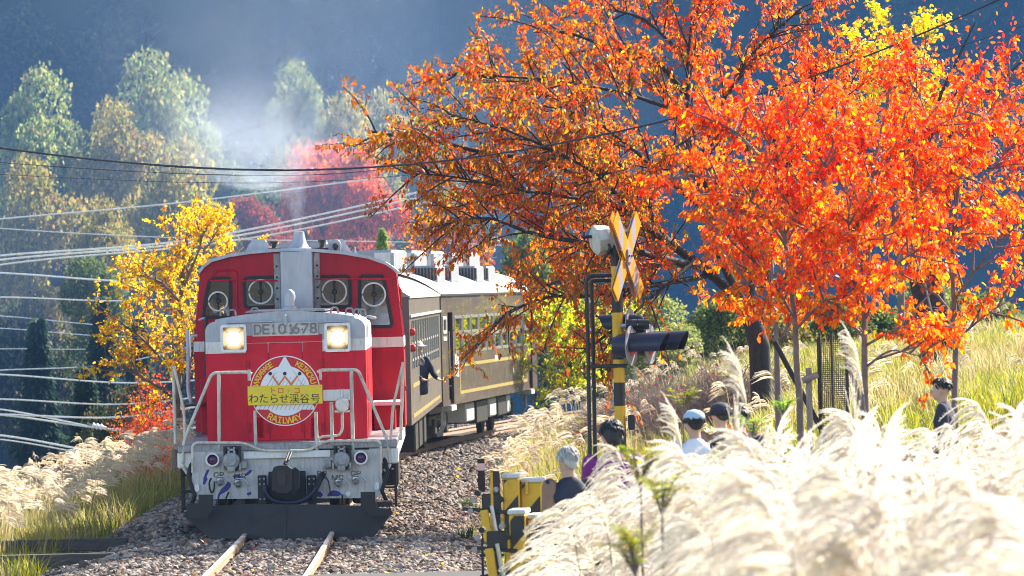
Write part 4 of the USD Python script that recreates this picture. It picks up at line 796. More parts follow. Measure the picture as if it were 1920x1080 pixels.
obj('white_plate', G().bx(c2.w, c2.w + .005, yd1 + .25, yd1 + .55, 1.42, 1.85), 'curtain', c2.t); obj('white_plate', G().bx(c2.w, c2.w + .005, yd1 + .65, yd1 + .95, 1.40, 1.80), 'curtain', c2.t)
obj('white_plate', G().bx(c2.w, c2.w + .005, (yl0 + yl1) / 2, (yl0 + yl1) / 2 + .5, 1.62, 1.72), 'sign_white', c2.t)
side_text('WATARASE', yl1 - 3.2, 1.95, .075, 'curtain', 3.5, True)
obj('rain_gutter', G().bx(c2.w, c2.w + .03, -.1, c2.L + .1, z_e - .03, z_e + .01), 'coach_dark', c2.t)
obj('floor', G().bx(-c2.w + .06, c2.w - .06, .05, c2.L - .05, z_b, z_b + .1), 'coach_dark', c2.t)
th = np.linspace(-1, 1, 25); arc = [(c2.w * t, z_e + .48 * (1 - abs(t) ** 2.4)) for t in th]
for y0, y1 in ((0, .06), (c2.L - .06, c2.L)): obj('end_wall', G().prism(Polygon([(-c2.w + .052, z_b), (-c2.w + .052, z_e - .021), (c2.w - .052, z_e - .021), (c2.w - .052, z_b)]).difference(sbox(-.4, z_b + .1, .4, 2.95)), y0, y1), 'coach_paint', c2.t)
ap = np.array(arc); rim = Polygon(np.vstack([ap * [1.012, 1] + [0, .012], (ap * [.93, 1] - [0, .10])[::-1]])); obj('roof_rim', G().prism(rim, -.16, -.121), 'coach_dark', c2.t)
obj('seat_row', G().bx(-1.2, -.3, 1.2, 18, 1.3, 2.05, .05), 'seat_cloth', c2.t)
# roof units
def roof_z(x): return z_e + .48 * (1 - abs(x / c2.w) ** 2.4)
for k in range(5):
    y = 1.2 + 3.55 * k
    u = obj('air_conditioner', G().bx(-.78, .42, y, y + 2.3, roof_z(.2) - .02, roof_z(0) + .40, .05), 'unit_grey', c2.t)
    obj('base_frame', G().bx(-.9, .52, y - .1, y + 2.4, roof_z(.5) - .02, roof_z(.3) + .03), 'coach_dark', u)
    obj('end_panel', G().bx(.05, .36, y - .012, y - .002, roof_z(0) + .04, roof_z(0) + .35, .004), 'lid_white', u)
for k, y in enumerate((2.6, 5.2, 10.2, 12.6)):
    zc_ = roof_z(.9) - .02
    u = obj('ventilator_box', G().bx(.62, 1.10, y, y + 1.5, zc_ - .1, zc_ + .26, .04), 'unit_grey', c2.t)
    for j in range(7): obj('slat', G().bx(.66 + .065 * j, .70 + .065 * j, y - .015, y - .002, zc_ - .02, zc_ + .22), 'coach_dark', u)
c2.bogies((3.0, 16.5))
for k, (y, l, m, zz) in enumerate(((5.6, 1.5, 'curtain', .45), (7.6, 2.2, 'black_steel', .38), (10.3, 1.3, 'curtain', .45), (12.0, 1.8, 'black_steel', .42), (14.0, .7, 'curtain', .45))):
    obj('underfloor_box', G().bx(.55, 1.30, y, y + l, zz, z_b - .03, .03), m, c2.t)
for y in (yd0 + .3, 1.0, ye1 - .3): obj('hanging_pipe', G().tube([(1.3, y, z_b), (1.3, y, .5), (1.2, y + .1, .3)], .03, 6), 'grey_metal', c2.t)
# ---------------------------------------------------------------- level crossing: signal, barrier machines, posts
UP = np.array([0, 0, 1.0])
def frame_to(D, px, py):
    """local metres (x right, z up) around a pixel at depth D"""
    c = P(px, py, D); return c
CD = 66.0
base = P(1163, 800, CD); base[2] = float(ground_z(base[0], base[1]))
def cl(px, py, dy=0.0):
    """point of the photograph in the upright plane of the signal, in the signal's own frame"""
    w = P(px, py, CD + dy); return w - base
sg = thing('crossing_signal', 'black and yellow banded level crossing signal post with crossed boards and flashing lamps', 'crossing signal', base)
bounds_ = [440, 459, 499, 542, 586, 632, 674, 717, 761, 805, 850, 895, 940, 985]
axis = lambda py: np.array([0, 0, cl(1163, py)[2]])
z_prev = None
for k, (a, b) in enumerate(zip(bounds_[:-1], bounds_[1:])):
    z1, z0 = axis(a)[2], axis(b)[2]; nm = 'yellow_band' if k % 2 == 0 else 'black_band'
    obj(nm, G().cyl((0, 0, max(z0, .0)), (0, 0, z1), .061, n=24), 'yellow_paint' if k % 2 == 0 else 'black_paint', sg, smooth=40)
zl = axis(985)[2]
obj('black_band', G().cyl((0, 0, -.3), (0, 0, zl), .061, n=24), 'black_paint', sg, smooth=40)
obj('post_cap', G().lathe([(0, .064), (.03, .064), (.05, .03), (.055, 0)], axis(440), UP, 20), 'black_paint', sg, smooth=40)
# crossed boards, seen nearly edge on
yaw = math.radians(-69)                                     # the boards face along the road, so they are turned away from the viewer
bx_ = np.array([math.cos(yaw), -math.sin(yaw), 0]); bn = np.array([-math.sin(yaw), -math.cos(yaw), 0])
if bn[1] > 0: bn = -bn
bc = cl(1176, 480); bc = np.array([bc[0], -.10, bc[2]])
def board(q, off, parts=7, w=.20, L=1.14, flip=1):
    d = bx_ * math.cos(q) + UP * math.sin(q); e = -bx_ * math.sin(q) + UP * math.cos(q)
    def V(s, t, o): return bc + d * s + e * t + bn * (off + o)
    bd = None; ed = np.linspace(-L / 2, L / 2, parts + 1); sl = .075 * flip
    for k in range(parts):
        a, b = ed[k], ed[k + 1]; s0 = sl if k > 0 else 0; s1 = sl if k < parts - 1 else 0
        quad = [(a - s0, -w / 2), (b - s1, -w / 2), (b + s1, w / 2), (a + s0, w / 2)]
        v = [V(s, t, 0) for s, t in quad] + [V(s, t, -.012) for s, t in quad]
        m = 'sign_amber' if k % 2 == 0 else 'sign_grey'; g = G().tm(hull_of(v))
        if bd is None: bd = obj('warning_board', g, m, sg, smooth=False, label='warning board with slanting amber and grey stripes')
        else: obj('stripe', g, m, bd, smooth=False)
board(math.radians(47), .0, flip=1); board(math.radians(-47) + math.pi, .016, flip=-1)
board(math.radians(47), -.022, flip=1); board(math.radians(-47) + math.pi, -.036, flip=-1)
g = G(); g.box(bc + bn * .02, (.13, .03, .14), rotz(-yaw)); hb = obj('board_clamp', g, 'sign_grey', sg)
for s in (-.06, .06): obj('band_clamp', G().tube([bc + UP * s + bx_ * .11 * math.cos(t) + bn * (.05 * math.sin(t) - .03) for t in np.linspace(0, 6.283, 17)], .008, 5), 'bare_metal', sg)
for s in (-.04, .04): obj('bolt', G().lathe([(0, .012), (.012, .012), (.014, 0)], bc + bx_ * s + bn * .035, bn, 6), 'black_steel', sg)
# bell loudspeaker at the top: a cream horn
sc = cl(1131, 449); sc = np.array([sc[0], 0.02, sc[2]]); ax = np.array([-.86, -.28, -.12]); ax /= np.linalg.norm(ax)
sp = obj('loudspeaker', G().lathe([(-.26, 0), (-.26, .085), (-.16, .10), (-.02, .155), (.09, .165), (.125, .11), (.13, .0)], sc, ax, 8), 'cream_paint', sg, smooth=20)
obj('speaker_arm', G().tube([sc + ax * -.1 + [0, -.12, .06], sc + [.26, -.12, .045]], .034, 8).tube([sc + ax * .12 + [0, 0, .05], sc + ax * .24 + [0, 0, .06]], .02, 6), 'navy_paint', sg)
obj('cable', G().tube(smooth_path([cl(1141, 458) * [1, 0, 1] + [0, -.13, 0], cl(1143, 466) * [1, 0, 1] + [0, -.15, 0], cl(1136, 480) * [1, 0, 1] + [0, -.13, 0], cl(1131, 489) * [1, 0, 1] + [0, -.1, 0]]), .016, 6).tube(smooth_path([cl(1136, 480) * [1, 0, 1] + [0, -.13, 0], cl(1145, 472) * [1, 0, 1], cl(1155, 470) * [1, 0, 1]]), .012, 6), 'rubber', sg)
# black hoop ladder left of the post
for px in (1099.5, 1109.5):
    o = (px - 1104.5)
    pth = [cl(1155, 516.5 + (o > 0) * .0), cl(px + 6, 517), cl(px, 527), cl(px + 3.2, 660), cl(px + 8.5, 985)]
    pth = [np.array([q[0], .05 + o * .012, q[2]]) for q in pth]
    if o > 0: pth = [np.array([cl(1155, 525)[0], pth[0][1], cl(1155, 525)[2]]), np.array([cl(px + 8, 526)[0], pth[0][1], cl(px + 8, 526)[2]])] + pth[2:]
    pth[-1][2] = -.2
    obj('hoop_pipe', G().tube(round_path(pth, .10, 6), .022, 8), 'black_paint', sg, smooth=True)
a, b = cl(1106, 687), cl(1176, 686); obj('crossbar', G().box(((a[0] + b[0]) / 2, -.03, a[2]), (b[0] - a[0], .07, .042), None, .006), 'black_paint', sg)
for py in (565, 618, 676, 730): q = cl(1104.5 + (py - 527) * .024, py); obj('hoop_tie', G().box((q[0], .05, q[2]), (.02, .03, .03)), 'bare_metal', sg)
# flashing lamps: two on each face of the signal, hoods pointing along the road
lx = np.array([.95, -.31, 0]); lx /= np.linalg.norm(lx)
def lamp(px, py, dy, body, hood, name='flashing_lamp', k=1.0):
    c = cl(px, py); c = np.array([c[0], dy, c[2]])
    lm = obj(name, G().lathe([(-.17 * k, 0), (-.16 * k, .09 * k), (-.10 * k, .125 * k), (.02, .135 * k), (.03, 0)], c, lx, 24), body, sg, smooth=40)
    obj('backboard', G().lathe([(.03, 0), (.03, .215 * k), (.042, .215 * k), (.042, 0)], c, lx, 32), 'sign_grey', lm, smooth=30)
    g = G(); th = np.linspace(-.15 * math.pi, 1.15 * math.pi, 19); n = np.cross(lx, UP); ring = []
    for d in (.04, .40 * k):
        for r in (.140 * k, .128 * k): ring.append([c + lx * (d + (.06 * math.sin(t) if d > .1 else 0)) + r * (math.cos(t) * n + math.sin(t) * UP) for t in th])
    m = len(th); v = np.vstack(ring); i = np.arange(m - 1)
    for a_, b_ in ((0, 2), (3, 1), (2, 3)): g.add(v, np.stack([i + a_ * m, i + 1 + a_ * m, i + 1 + b_ * m, i + b_ * m], 1))
    obj('hood', g, hood, lm, smooth=40)
    obj('lens', G().lathe([(.045, .118 * k), (.07, .09 * k), (.085, .04 * k), (.088, 0)], c, lx, 24), 'lens_red', lm, smooth=True)
lamp(1177, 648, -.20, 'navy_paint', 'navy_paint'); lamp(1214, 646, .22, 'navy_paint', 'navy_paint')
lxs = lx; lx = -lx
lamp(1188, 608, .10, 'navy_paint', 'navy_paint', k=.8)
lx = lxs
obj('lamp_arm', G().tube([cl(1163, 612) * [1, 0, 1] + [0, -.07, 0], cl(1215, 612) * [1, 0, 1] + [0, -.07, 0]], .028, 8), 'bare_metal', sg)
obj('lamp_arm', G().tube([cl(1163, 650) * [1, 0, 1], cl(1212, 648) * [1, 0, 1] + [0, .2, 0]], .03, 8), 'black_paint', sg)
for px in (1184, 1206): obj('junction_box', G().lathe([(-.06, .0), (-.06, .055), (.06, .055), (.06, 0)], cl(px, 608) * [1, 0, 1] + [0, -.12, 0], (1, 0, 0), 14), 'black_paint', sg, smooth=40)
q = cl(1184, 792); obj('control_box', G().box((q[0], .0, q[2]), (.075, .12, .16), None, .01), 'black_paint', sg)

# barrier machines
def barrier(D, cap_l, cap_r, top, label, H):
    o = P(cap_l, top, D); gz = float(ground_z(o[0], o[1])); o[2] = min(gz, o[2] - H + .02)
    s = FPX / D; z1 = P(cap_l, top, D)[2] - o[2]
    t = thing('barrier_machine', label, 'crossing barrier', o, -.10)
    w1 = 130 / 4.153 / s; w2 = w1 + 165 / 4.153 / s; dp = .42; zt_ = z1 - .03
    def stripes(x0, x1, y, z0, z1, name, par):
        """diagonal black stripes on the yellow front"""
        bb = sbox(x0, z0, x1, z1); per = .52
        for k in range(-3, 8):
            zz = z0 + k * per + .10; q = Polygon([(x0, zz), (x1, zz + (x1 - x0) * 1.15), (x1, zz + (x1 - x0) * 1.15 + .26), (x0, zz + .26)]).intersection(bb)
            if q.area > 1e-4: obj(name, G().prism(q, y - .004, y - .0015), 'black_paint', par, smooth=False)
    hs = obj('housing', G().bx(w1 + .004, w2, -.02, dp, .06, zt_ - .045, .012), 'yellow_paint', t)
    ar = obj('drive_box', G().bx(0, w1, -.10, dp - .05, .12, zt_, .012), 'yellow_paint', t)
    stripes(w1 + .016, w2 - .012, -.02, .08, zt_ - .06, 'stripe', hs); stripes(.012, w1 - .012, -.10, .14, zt_ - .012, 'stripe', ar)
    obj('lid', G().bx(-.012, w1 + .0, -.115, dp - .04, zt_ + .001, z1 + .012, .008), 'lid_white', t)
    obj('lid', G().bx(w1 + .006, w2 + .01, -.035, dp + .01, zt_ - .044, zt_ - .005, .008), 'lid_white', t)
    lk = obj('latch', G().bx(w1 + .05, w1 + .08, -.05, -.02, zt_ - .16, zt_ - .03, .004), 'yellow_paint', hs)
    obj('keyhole_cover', G().tube([(w1 * .35 + .03 * math.cos(a), -.105, .36 + .03 * math.sin(a)) for a in np.linspace(0, 6.283, 17)], .004, 5), 'black_paint', ar)
    obj('base_plate', G().bx(-.3, w2 + .15, -.22, dp + .1, -.04, .03, .01), 'black_steel', t)
    for x in (.05, w2 - .1): obj('foot', G().bx(x, x + .06, .0, .3, .03, .13), 'black_steel', t)
    # moving gear left of the box
    zz = zt_ - .30; s4 = lambda v: v / 4.153 / s
    arm = obj('arm_holder', G().bx(-.20, -.02, -.14, -.06, zz - .02, zz + .16, .01), 'black_paint', t)
    for k, (dx_, dz) in enumerate(((-.28, .10), (-.24, .17), (-.06, .20), (-.02, .10), (-.31, -.0))):
        obj('holder_bolt', G().cyl((dx_, -.16, zz + dz), (dx_, -.02, zz + dz), .028, n=8), 'black_steel' if k % 2 else 'grey_metal', arm)
    obj('cross_arm', G().box((-.16, -.12, zz), (.46, .05, .035), roty(.10), .006), 'black_paint', t)
    obj('counterweight_bar', G().box((-.155, -.20, zz - .14), (.075, .06, .30), roty(-.12), .008), 'yellow_paint', t)
    for q in (-.215, -.07): obj('hanger', G().bx(q, q + .022, -.16, -.13, zz - .62, zz - .22), 'black_steel', t)
    obj('hanger_rung', G().bx(-.23, .0, -.158, -.135, zz - .64, zz - .61).bx(-.23, .0, -.158, -.135, zz - .44, zz - .41), 'black_steel', t)
    obj('chain_rod', G().tube([(-.10, -.2, zz + .05), (-.07, -.2, zz - .15), (-.03, -.18, zz - .34)], .02, 6), 'bare_metal', t)
    return t
b1 = barrier(58.5, 944, 1016, 891, 'striped crossing barrier machine, the farther one, against the lit yellow grass', 1.05)
b2 = barrier(54.5, 956, 1034, 958, 'striped crossing barrier machine with yellow counterweight, the nearer one behind white plumes', 1.05)
o = b1.GetPath(); 
q = P(928, 895, 58.4); bt = thing('short_post', 'short black and yellow post just left of the farther barrier machine', 'post', (q[0], q[1], 0.0))
obj('post', G().bx(-.045, .045, -.03, .03, -.3, q[2] + .06, .006), 'black_paint', bt); obj('reflector_strip', G().bx(-.045, -.02, -.034, -.031, .2, q[2] + .05), 'yellow_paint', bt)
q = P(1086, 1012, 52.0); cb = thing('grey_cabinet', 'pale grey equipment cabinet half hidden in the white plumes beside the barrier machines', 'cabinet', (q[0], q[1], q[2] - .75))
obj('body', G().bx(-.125, .125, -.1, .2, -.6, .83, .01), 'unit_grey', cb); obj('door_seam', G().bx(.005, .009, -.102, -.1005, -.5, .8), 'black_steel', cb); obj('roof_lid', G().bx(-.14, .14, -.12, .22, .831, .85, .006), 'sign_white', cb)
q = P(902, 866, 86); mk = thing('marker_post', 'small black and white marker stake on the right edge of the ballast', 'marker', (q[0], q[1], q[2] - .22))
obj('stake', G().bx(-.05, .05, -.03, .03, -.2, .26, .004), 'black_paint', mk); obj('white_top', G().bx(-.05, .05, -.034, -.031, .10, .2), 'sign_white', mk)

# stakes, net and posts by the young trees
def stake(px0, py0, px1, py1, D, r, label, name='tree_stake', m='wood_grey', cat='stake'):
    a, b = P(px0, py0, D), P(px1, py1, D); gz = float(ground_z(a[0], a[1])); d = (b - a) / np.linalg.norm(b - a)
    t = thing(name, label, cat, (a[0], a[1], min(gz, a[2])))
    k = (a[2] - min(gz, a[2]) + .2) / max(d[2], .3); p0 = a - d * k
    obj('pole', G().tube([p0 - [a[0], a[1], min(gz, a[2])], b - [a[0], a[1], min(gz, a[2])]], [r * 1.08, r], 10), m, t, smooth=40)
    return t, a, b
t, a, b = stake(1518, 768, 1516, 690, 62, .032, 'grey wooden post with a short log tied across its top')
c = P(1515, 708, 62) - np.array([a[0], a[1], min(float(ground_z(a[0], a[1])), a[2])]); obj('cross_log', G().tube([c + [-.06, -.05, -.03], c + [.10, -.05, .03]], .034, 10), 'bark_pale', t, smooth=40)
stake(1612, 752, 1580, 640, 62.5, .03, 'slanting grey stake leaning left against the red tree trunk')
stake(1484, 700, 1452, 640, 66, .03, 'dark slanting stake beside the dark trunks at the edge of the grass', m='bark')
c = P(1562, 700, 66); gz = float(ground_z(c[0], c[1])); nt = thing('net_guard', 'black mesh guard wrapped round a trunk behind the young trees', 'tree guard', (c[0], c[1], gz))
zt_ = P(1562, 632, 66)[2] - gz; g = G(); R_ = .165
for k in range(44):
    a = 2 * math.pi * k / 44; g.tube([(R_ * math.cos(a), R_ * math.sin(a), -.1), (R_ * math.cos(a + .02), R_ * math.sin(a + .02), zt_)], .0035, 3)
for k in range(int(zt_ / .022)):
    g.tube([(R_ * math.cos(a), R_ * math.sin(a), .022 * k) for a in np.linspace(0, 6.283, 21)], .0025, 3)
obj('mesh', g, 'black_paint', nt, smooth=False, kind='stuff')
for k in range(3):
    a = 2.1 * k + .4; obj('guard_pole', G().cyl((R_ * math.cos(a), R_ * math.sin(a), -.1), (R_ * math.cos(a), R_ * math.sin(a), zt_ + .05), .014, n=8), 'wood_dark', nt)
# ---------------------------------------------------------------- trees
def unit(v): return v / (np.linalg.norm(v, axis=-1, keepdims=True) + 1e-12)
def leaf_shapes(pos, axis, nrm, L, W, fold=0.12):
    """pointed oval leaves: six corners and four triangles each"""
    a = unit(axis); b = unit(np.cross(a, nrm)); n = np.cross(b, a); L = np.asarray(L)[:, None]; W = np.asarray(W)[:, None]
    v = np.stack([pos, pos + a * L * .32 + b * W * .5 + n * W * fold, pos + a * L * .72 + b * W * .36 + n * W * fold, pos + a * L, pos + a * L * .72 - b * W * .36 + n * W * fold, pos + a * L * .32 - b * W * .5 + n * W * fold], 1)
    k = np.arange(len(pos))[:, None, None] * 6; f = np.array([[0, 1, 5], [1, 2, 5], [2, 4, 5], [2, 3, 4]])[None] + k
    return v.reshape(-1, 3), f.reshape(-1, 3)
def pick(r, pal, wts, n, jit=0.15):
    pal = np.array(pal, float); c = pal[r.choice(len(pal), n, p=np.array(wts) / np.sum(wts))]
    return np.clip(c * (1 + jit * r.standard_normal((n, 1))) * (1 + .06 * r.standard_normal((n, 3))), 0.001, 0.95)
def grow(limbs, r, sec=5.0, sec_len=(.7, 1.5), twig_n=7, twig_len=(.25, .5), per=12, start=.25, up=.25, droop=.8, spread=(25, 65)):
    """secondary branches and twigs along the limbs; returns branch lines with radii, twig lines and leaf anchors with directions"""
    br, tw, an, ad = [], [], [], []
    for p, rad in limbs:
        seg = np.linalg.norm(np.diff(p, axis=0), axis=1); s = np.concatenate([[0], np.cumsum(seg)]); T = s[-1]
        n = max(2, int(T * sec))
        for t in np.sort(r.uniform(start, 1.0, n)):
            i = min(np.searchsorted(s, t * T), len(p) - 1); i = max(i, 1); o = p[i - 1] + (p[i] - p[i - 1]) * ((t * T - s[i - 1]) / max(seg[i - 1], 1e-6))
            d = unit(p[i] - p[i - 1]); q = unit(np.cross(d, r.standard_normal(3))); an_ = math.radians(r.uniform(*spread))
            dd = unit(d * math.cos(an_) + q * math.sin(an_) + [0, 0, up]); ln = r.uniform(*sec_len) * (1.15 - .45 * t)
            m = 5; uu = np.linspace(0, 1, m)[:, None]; line = o + dd * ln * uu + (r.standard_normal(3) * .12 * ln) * uu ** 2 + np.array([0, 0, -.10 * ln]) * uu ** 2
            br.append((line, np.linspace(.014, .005, m)))
            for _ in range(twig_n):
                u = r.uniform(.15, 1.0); k = min(int(u * (m - 1)), m - 2); b0 = line[k] + (line[k + 1] - line[k]) * (u * (m - 1) - k)
                td = unit(dd + r.standard_normal(3) * .65 + [0, 0, .1]); tl = r.uniform(*twig_len); e = b0 + td * tl; mid = b0 + td * tl * .55 + [0, 0, .03]
                tw.append(np.array([b0, mid, e]))
                c = max(1, int(per * tl / np.mean(twig_len))); w = r.uniform(.1, 1.0, c)[:, None]; an.append(b0 + (e - b0) * w); ad.append(np.repeat(td[None], c, 0))
    an, ad = np.vstack(an), np.vstack(ad)
    return br, tw, an + .015 * r.standard_normal(an.shape), ad
def make_leaves(r, an, ad, L=(.055, .085), wr=.48, droop=.8):
    n = len(an); ax = unit(ad * .45 + r.standard_normal((n, 3)) * .45 + [0, 0, -droop]); nr = unit(r.standard_normal((n, 3)) + [0, -.1, .7]); l = r.uniform(*L, n)
    return leaf_shapes(an, ax, nr, l, l * wr * r.uniform(.8, 1.15, n))
def put_tree(name, label, base, trunk, limbs, br, tw, leaves, cols, bark='bark', twigm='bark_young', lm='leaf', group=None, crown='crown', nleaf=0):
    t = thing(name, label, 'tree', base, 0, group); base = np.asarray(base, float)
    p, rad = trunk; obj('trunk', G().tube(p - base, rad, 12), bark, t, smooth=True)
    for p, rad in limbs: obj('limb', G().tube(p - base, rad, 8), bark, t, smooth=True)
    g = G()
    for p, rad in br: g.tube(p - base, rad, 5)
    if br: obj('branches', g, bark, t, smooth=True, kind='stuff')
    g = G()
    for p in tw: g.tube(p - base, [.0045, .0035, .002], 3)
    if tw: obj('twigs', g, twigm, t, smooth=False, kind='stuff')
    v, f = leaves; v = v - base
    if nleaf:                                              # the nearest leaves as parts of their own
        k = v.reshape(-1, 6, 3); near = np.argsort(k[:, 0, 1])[:nleaf]; keep = np.ones(len(k), bool); keep[near] = False
        for i in near: obj('leaf', (k[i], np.array([[0, 1, 5], [1, 2, 5], [2, 4, 5], [2, 3, 4]])), lm, t, col=np.repeat(cols[i][None], 6, 0))
        k, cols = k[keep], cols[keep]; v = k.reshape(-1, 3); f = (np.arange(len(k))[:, None, None] * 6 + np.array([[0, 1, 5], [1, 2, 5], [2, 4, 5], [2, 3, 4]])[None]).reshape(-1, 3)
    obj(crown, (v, f), lm, t, col=np.repeat(cols, 6, 0), kind='stuff')
    return t
def limb(r0, r1, *q, k=5):
    r0, r1 = r0 * .72, r1 * .72; p = smooth_path(pts(*q), k); p = p + .02 * meshkit.noise(p * 3, 4)[:, None]; return p, np.linspace(r0, r1, len(p))

# --- the big orange cherry tree
r = np.random.default_rng(11)
tb = P(1428, 700, 84); tb[2] = float(ground_z(tb[0], tb[1])) - .1
trunk = (np.vstack([tb, smooth_path(pts((1424, 650, 84), (1405, 590, 84), (1370, 550, 84)), 5)]), None); trunk = (trunk[0], np.linspace(.15, .11, len(trunk[0])))
L_ = [limb(.105, .02, (1372, 552, 84), (1320, 505, 83.8), (1250, 455, 83.4), (1200, 420, 83), (1150, 382, 82.4), (1085, 332, 82), (1000, 302, 81.6), (900, 285, 81.2), (790, 262, 81), (690, 248, 81)),
      limb(.085, .02, (1372, 552, 84), (1300, 490, 84.6), (1240, 440, 85), (1195, 350, 85.2), (1150, 300, 85.3), (1090, 240, 85.2), (1010, 170, 85), (940, 150, 84.8), (850, 138, 84.5)),
      limb(.085, .018, (1390, 570, 84), (1345, 470, 83.4), (1325, 380, 83), (1320, 275, 82.6), (1345, 215, 82.3), (1380, 150, 82), (1420, 90, 81.8), (1495, 22, 81.6)),
      limb(.050, .015, (1320, 275, 82.6), (1270, 215, 82.2), (1200, 185, 82), (1120, 165, 81.7), (1010, 150, 81.4), (900, 142, 81.2)),
      limb(.055, .015, (1325, 380, 83), (1290, 290, 83.6), (1290, 180, 84), (1290, 90, 84.3), (1310, 10, 84.5), (1340, -60, 84.6)),
      limb(.050, .013, (1290, 180, 84), (1220, 110, 83.6), (1130, 85, 83.3), (1060, 62, 83), (1000, 62, 82.8)),
      limb(.045, .012, (1290, 120, 84.2), (1210, 40, 84.5), (1120, 15, 84.7)),
      limb(.075, .018, (1400, 580, 84), (1430, 440, 85), (1470, 320, 85.6), (1540, 220, 86), (1585, 185, 86.2), (1610, 175, 86.4)),
      limb(.050, .013, (1430, 440, 85), (1450, 300, 84), (1500, 215, 83.5), (1540, 165, 83.2), (1560, 150, 83)),
      limb(.070, .014, (1320, 505, 83.8), (1220, 480, 82.6), (1120, 460, 81.8), (1000, 440, 81.2), (920, 412, 80.8), (850, 415, 80.5)),
      limb(.055, .012, (1250, 455, 83.4), (1130, 420, 84.2), (1020, 400, 84.8), (930, 378, 85), (860, 385, 85)),
      limb(.055, .012, (1320, 520, 83.8), (1200, 540, 82.5), (1110, 555, 81.8), (1020, 560, 81.2), (940, 590, 80.8)),
      limb(.045, .010, (1300, 500, 84.2), (1180, 500, 85.4), (1090, 515, 86), (1020, 540, 86.4), (980, 580, 86.6)),
      limb(.045, .010, (1200, 420, 83), (1130, 340, 81.4), (1040, 285, 80.4), (930, 240, 80), (840, 215, 79.8)),
      limb(.040, .010, (1150, 382, 82.4), (1060, 370, 81), (960, 355, 80.3), (860, 335, 80), (760, 325, 80)),
      limb(.045, .010, (1325, 400, 83), (1240, 330, 82), (1160, 260, 81.2), (1080, 215, 80.6), (980, 195, 80.3)),
      limb(.045, .010, (1345, 470, 83.4), (1400, 380, 82), (1440, 280, 81.4), (1480, 200, 81)),
      limb(.040, .010, (1300, 490, 83.4), (1220, 560, 82.4), (1150, 620, 82), (1090, 665, 81.8))]
br, tw, an, ad = grow(L_, r, sec=7.4, sec_len=(.55, 1.35), twig_n=8, twig_len=(.18, .42), per=16, start=.22, up=.22)
_z = (an[:, 2] - 3.0) / 4.5; _nz = meshkit.fbm(an / .55, 3, 3)
keep = meshkit.fbm(an / .5, 2, 21) > .28; keep &= ~((an[:, 2] < 3.0) & (an[:, 0] > 1.6) & (r.random(len(an)) < .72)); an, ad, _z, _nz = an[keep], ad[keep], _z[keep], _nz[keep]
red = np.clip(.02 + .62 * _z + .10 * (an[:, 0] - 1.5) + 1.8 * (_nz - .5), 0, 1); n = len(an)
warm = pick(r, [(.66, .065, .008), (.70, .12, .009), (.68, .20, .010), (.55, .04, .010)], [4, 4, 2, 2], n); cool = pick(r, [(.58, .15, .012), (.50, .23, .014), (.32, .24, .02), (.46, .09, .012), (.20, .18, .02), (.30, .07, .015)], [4, 3, 2, 3, 2, 1], n)
cols = np.where((r.random(n) < red)[:, None], warm, cool)
put_tree('cherry_tree', 'big spreading cherry tree with orange and rust leaves, its limbs reaching left over the coaches', tb, trunk, L_, br, tw, make_leaves(r, an, ad, (.036, .086), .45, 1.0), cols)

# --- the young red trees in front on the right
def young_tree(seed, label, stem, side, pal, wts, D, sec=8.0, per=14, sl=(.35, .9), L=(.038, .088), nleaf=0, start=.12):
    r = np.random.default_rng(seed); b = P(*stem[0]); g0 = float(ground_z(b[0], b[1])); base = np.array([b[0], b[1], min(g0, b[2])])
    p = smooth_path(np.vstack([base - [0, 0, .1], pts(*stem)]), 5); tr = (p, np.linspace(.040, .010, len(p)))
    lim = [limb(.022, .006, *q) for q in side]
    br, tw, an, ad = grow(lim + [(p[len(p) // 2:], None)], r, sec=sec, sec_len=sl, twig_n=7, twig_len=(.14, .32), per=per, start=start, up=.35)
    keep = meshkit.fbm(an / .4, 2, seed) > .24; an, ad = an[keep], ad[keep]; n = len(an)
    t = np.clip((an[:, 2] - P(1500, 640, D)[2]) / 2.6 + .9 * (meshkit.fbm(an / .4, 2, seed + 1) - .5), 0, 1)
    hi = pick(r, pal[0], wts[0], n); lo = pick(r, pal[1], wts[1], n); cols = np.where((r.random(n) < .1 + .9 * t)[:, None], hi, lo)
    return put_tree('young_cherry_tree', label, base, tr, lim, br, tw, make_leaves(r, an, ad, L, .52, .9), cols, bark='bark_young', nleaf=nleaf)
PAL = ([(.76, .075, .012), (.78, .14, .010), (.78, .22, .010), (.70, .04, .014)], [(.76, .20, .010), (.78, .33, .012), (.74, .12, .010), (.55, .34, .02)]); WT = ([5, 5, 2, 2], [4, 4, 2, 1])
young_tree(21, 'young tree with vivid red and orange leaves, its thin trunk beside the slanting stake', [(1622, 752, 62), (1621, 640, 62), (1621, 480, 62), (1636, 330, 62), (1656, 230, 62), (1668, 190, 62)],
    [[(1621, 600, 62), (1660, 520, 61.5), (1720, 470, 61), (1800, 440, 61)], [(1621, 560, 62), (1560, 480, 61.4), (1500, 420, 61), (1450, 400, 61)], [(1621, 480, 62), (1690, 400, 62.5), (1760, 350, 63), (1830, 330, 63)], [(1625, 430, 62), (1570, 340, 62.5), (1520, 280, 62.8), (1480, 250, 63)],
     [(1636, 330, 62), (1700, 270, 61.5), (1770, 230, 61), (1830, 200, 61)], [(1640, 310, 62), (1590, 255, 62.4), (1560, 220, 62.6)], [(1622, 650, 62), (1680, 620, 61.6), (1750, 610, 61.5)], [(1622, 640, 62), (1570, 590, 62.4), (1530, 570, 62.6)], [(1622, 690, 62), (1670, 660, 61.8), (1725, 668, 61.7)], [(1621, 520, 62), (1590, 430, 60.8), (1600, 350, 60.4)]],
    PAL, WT, 62, nleaf=300)
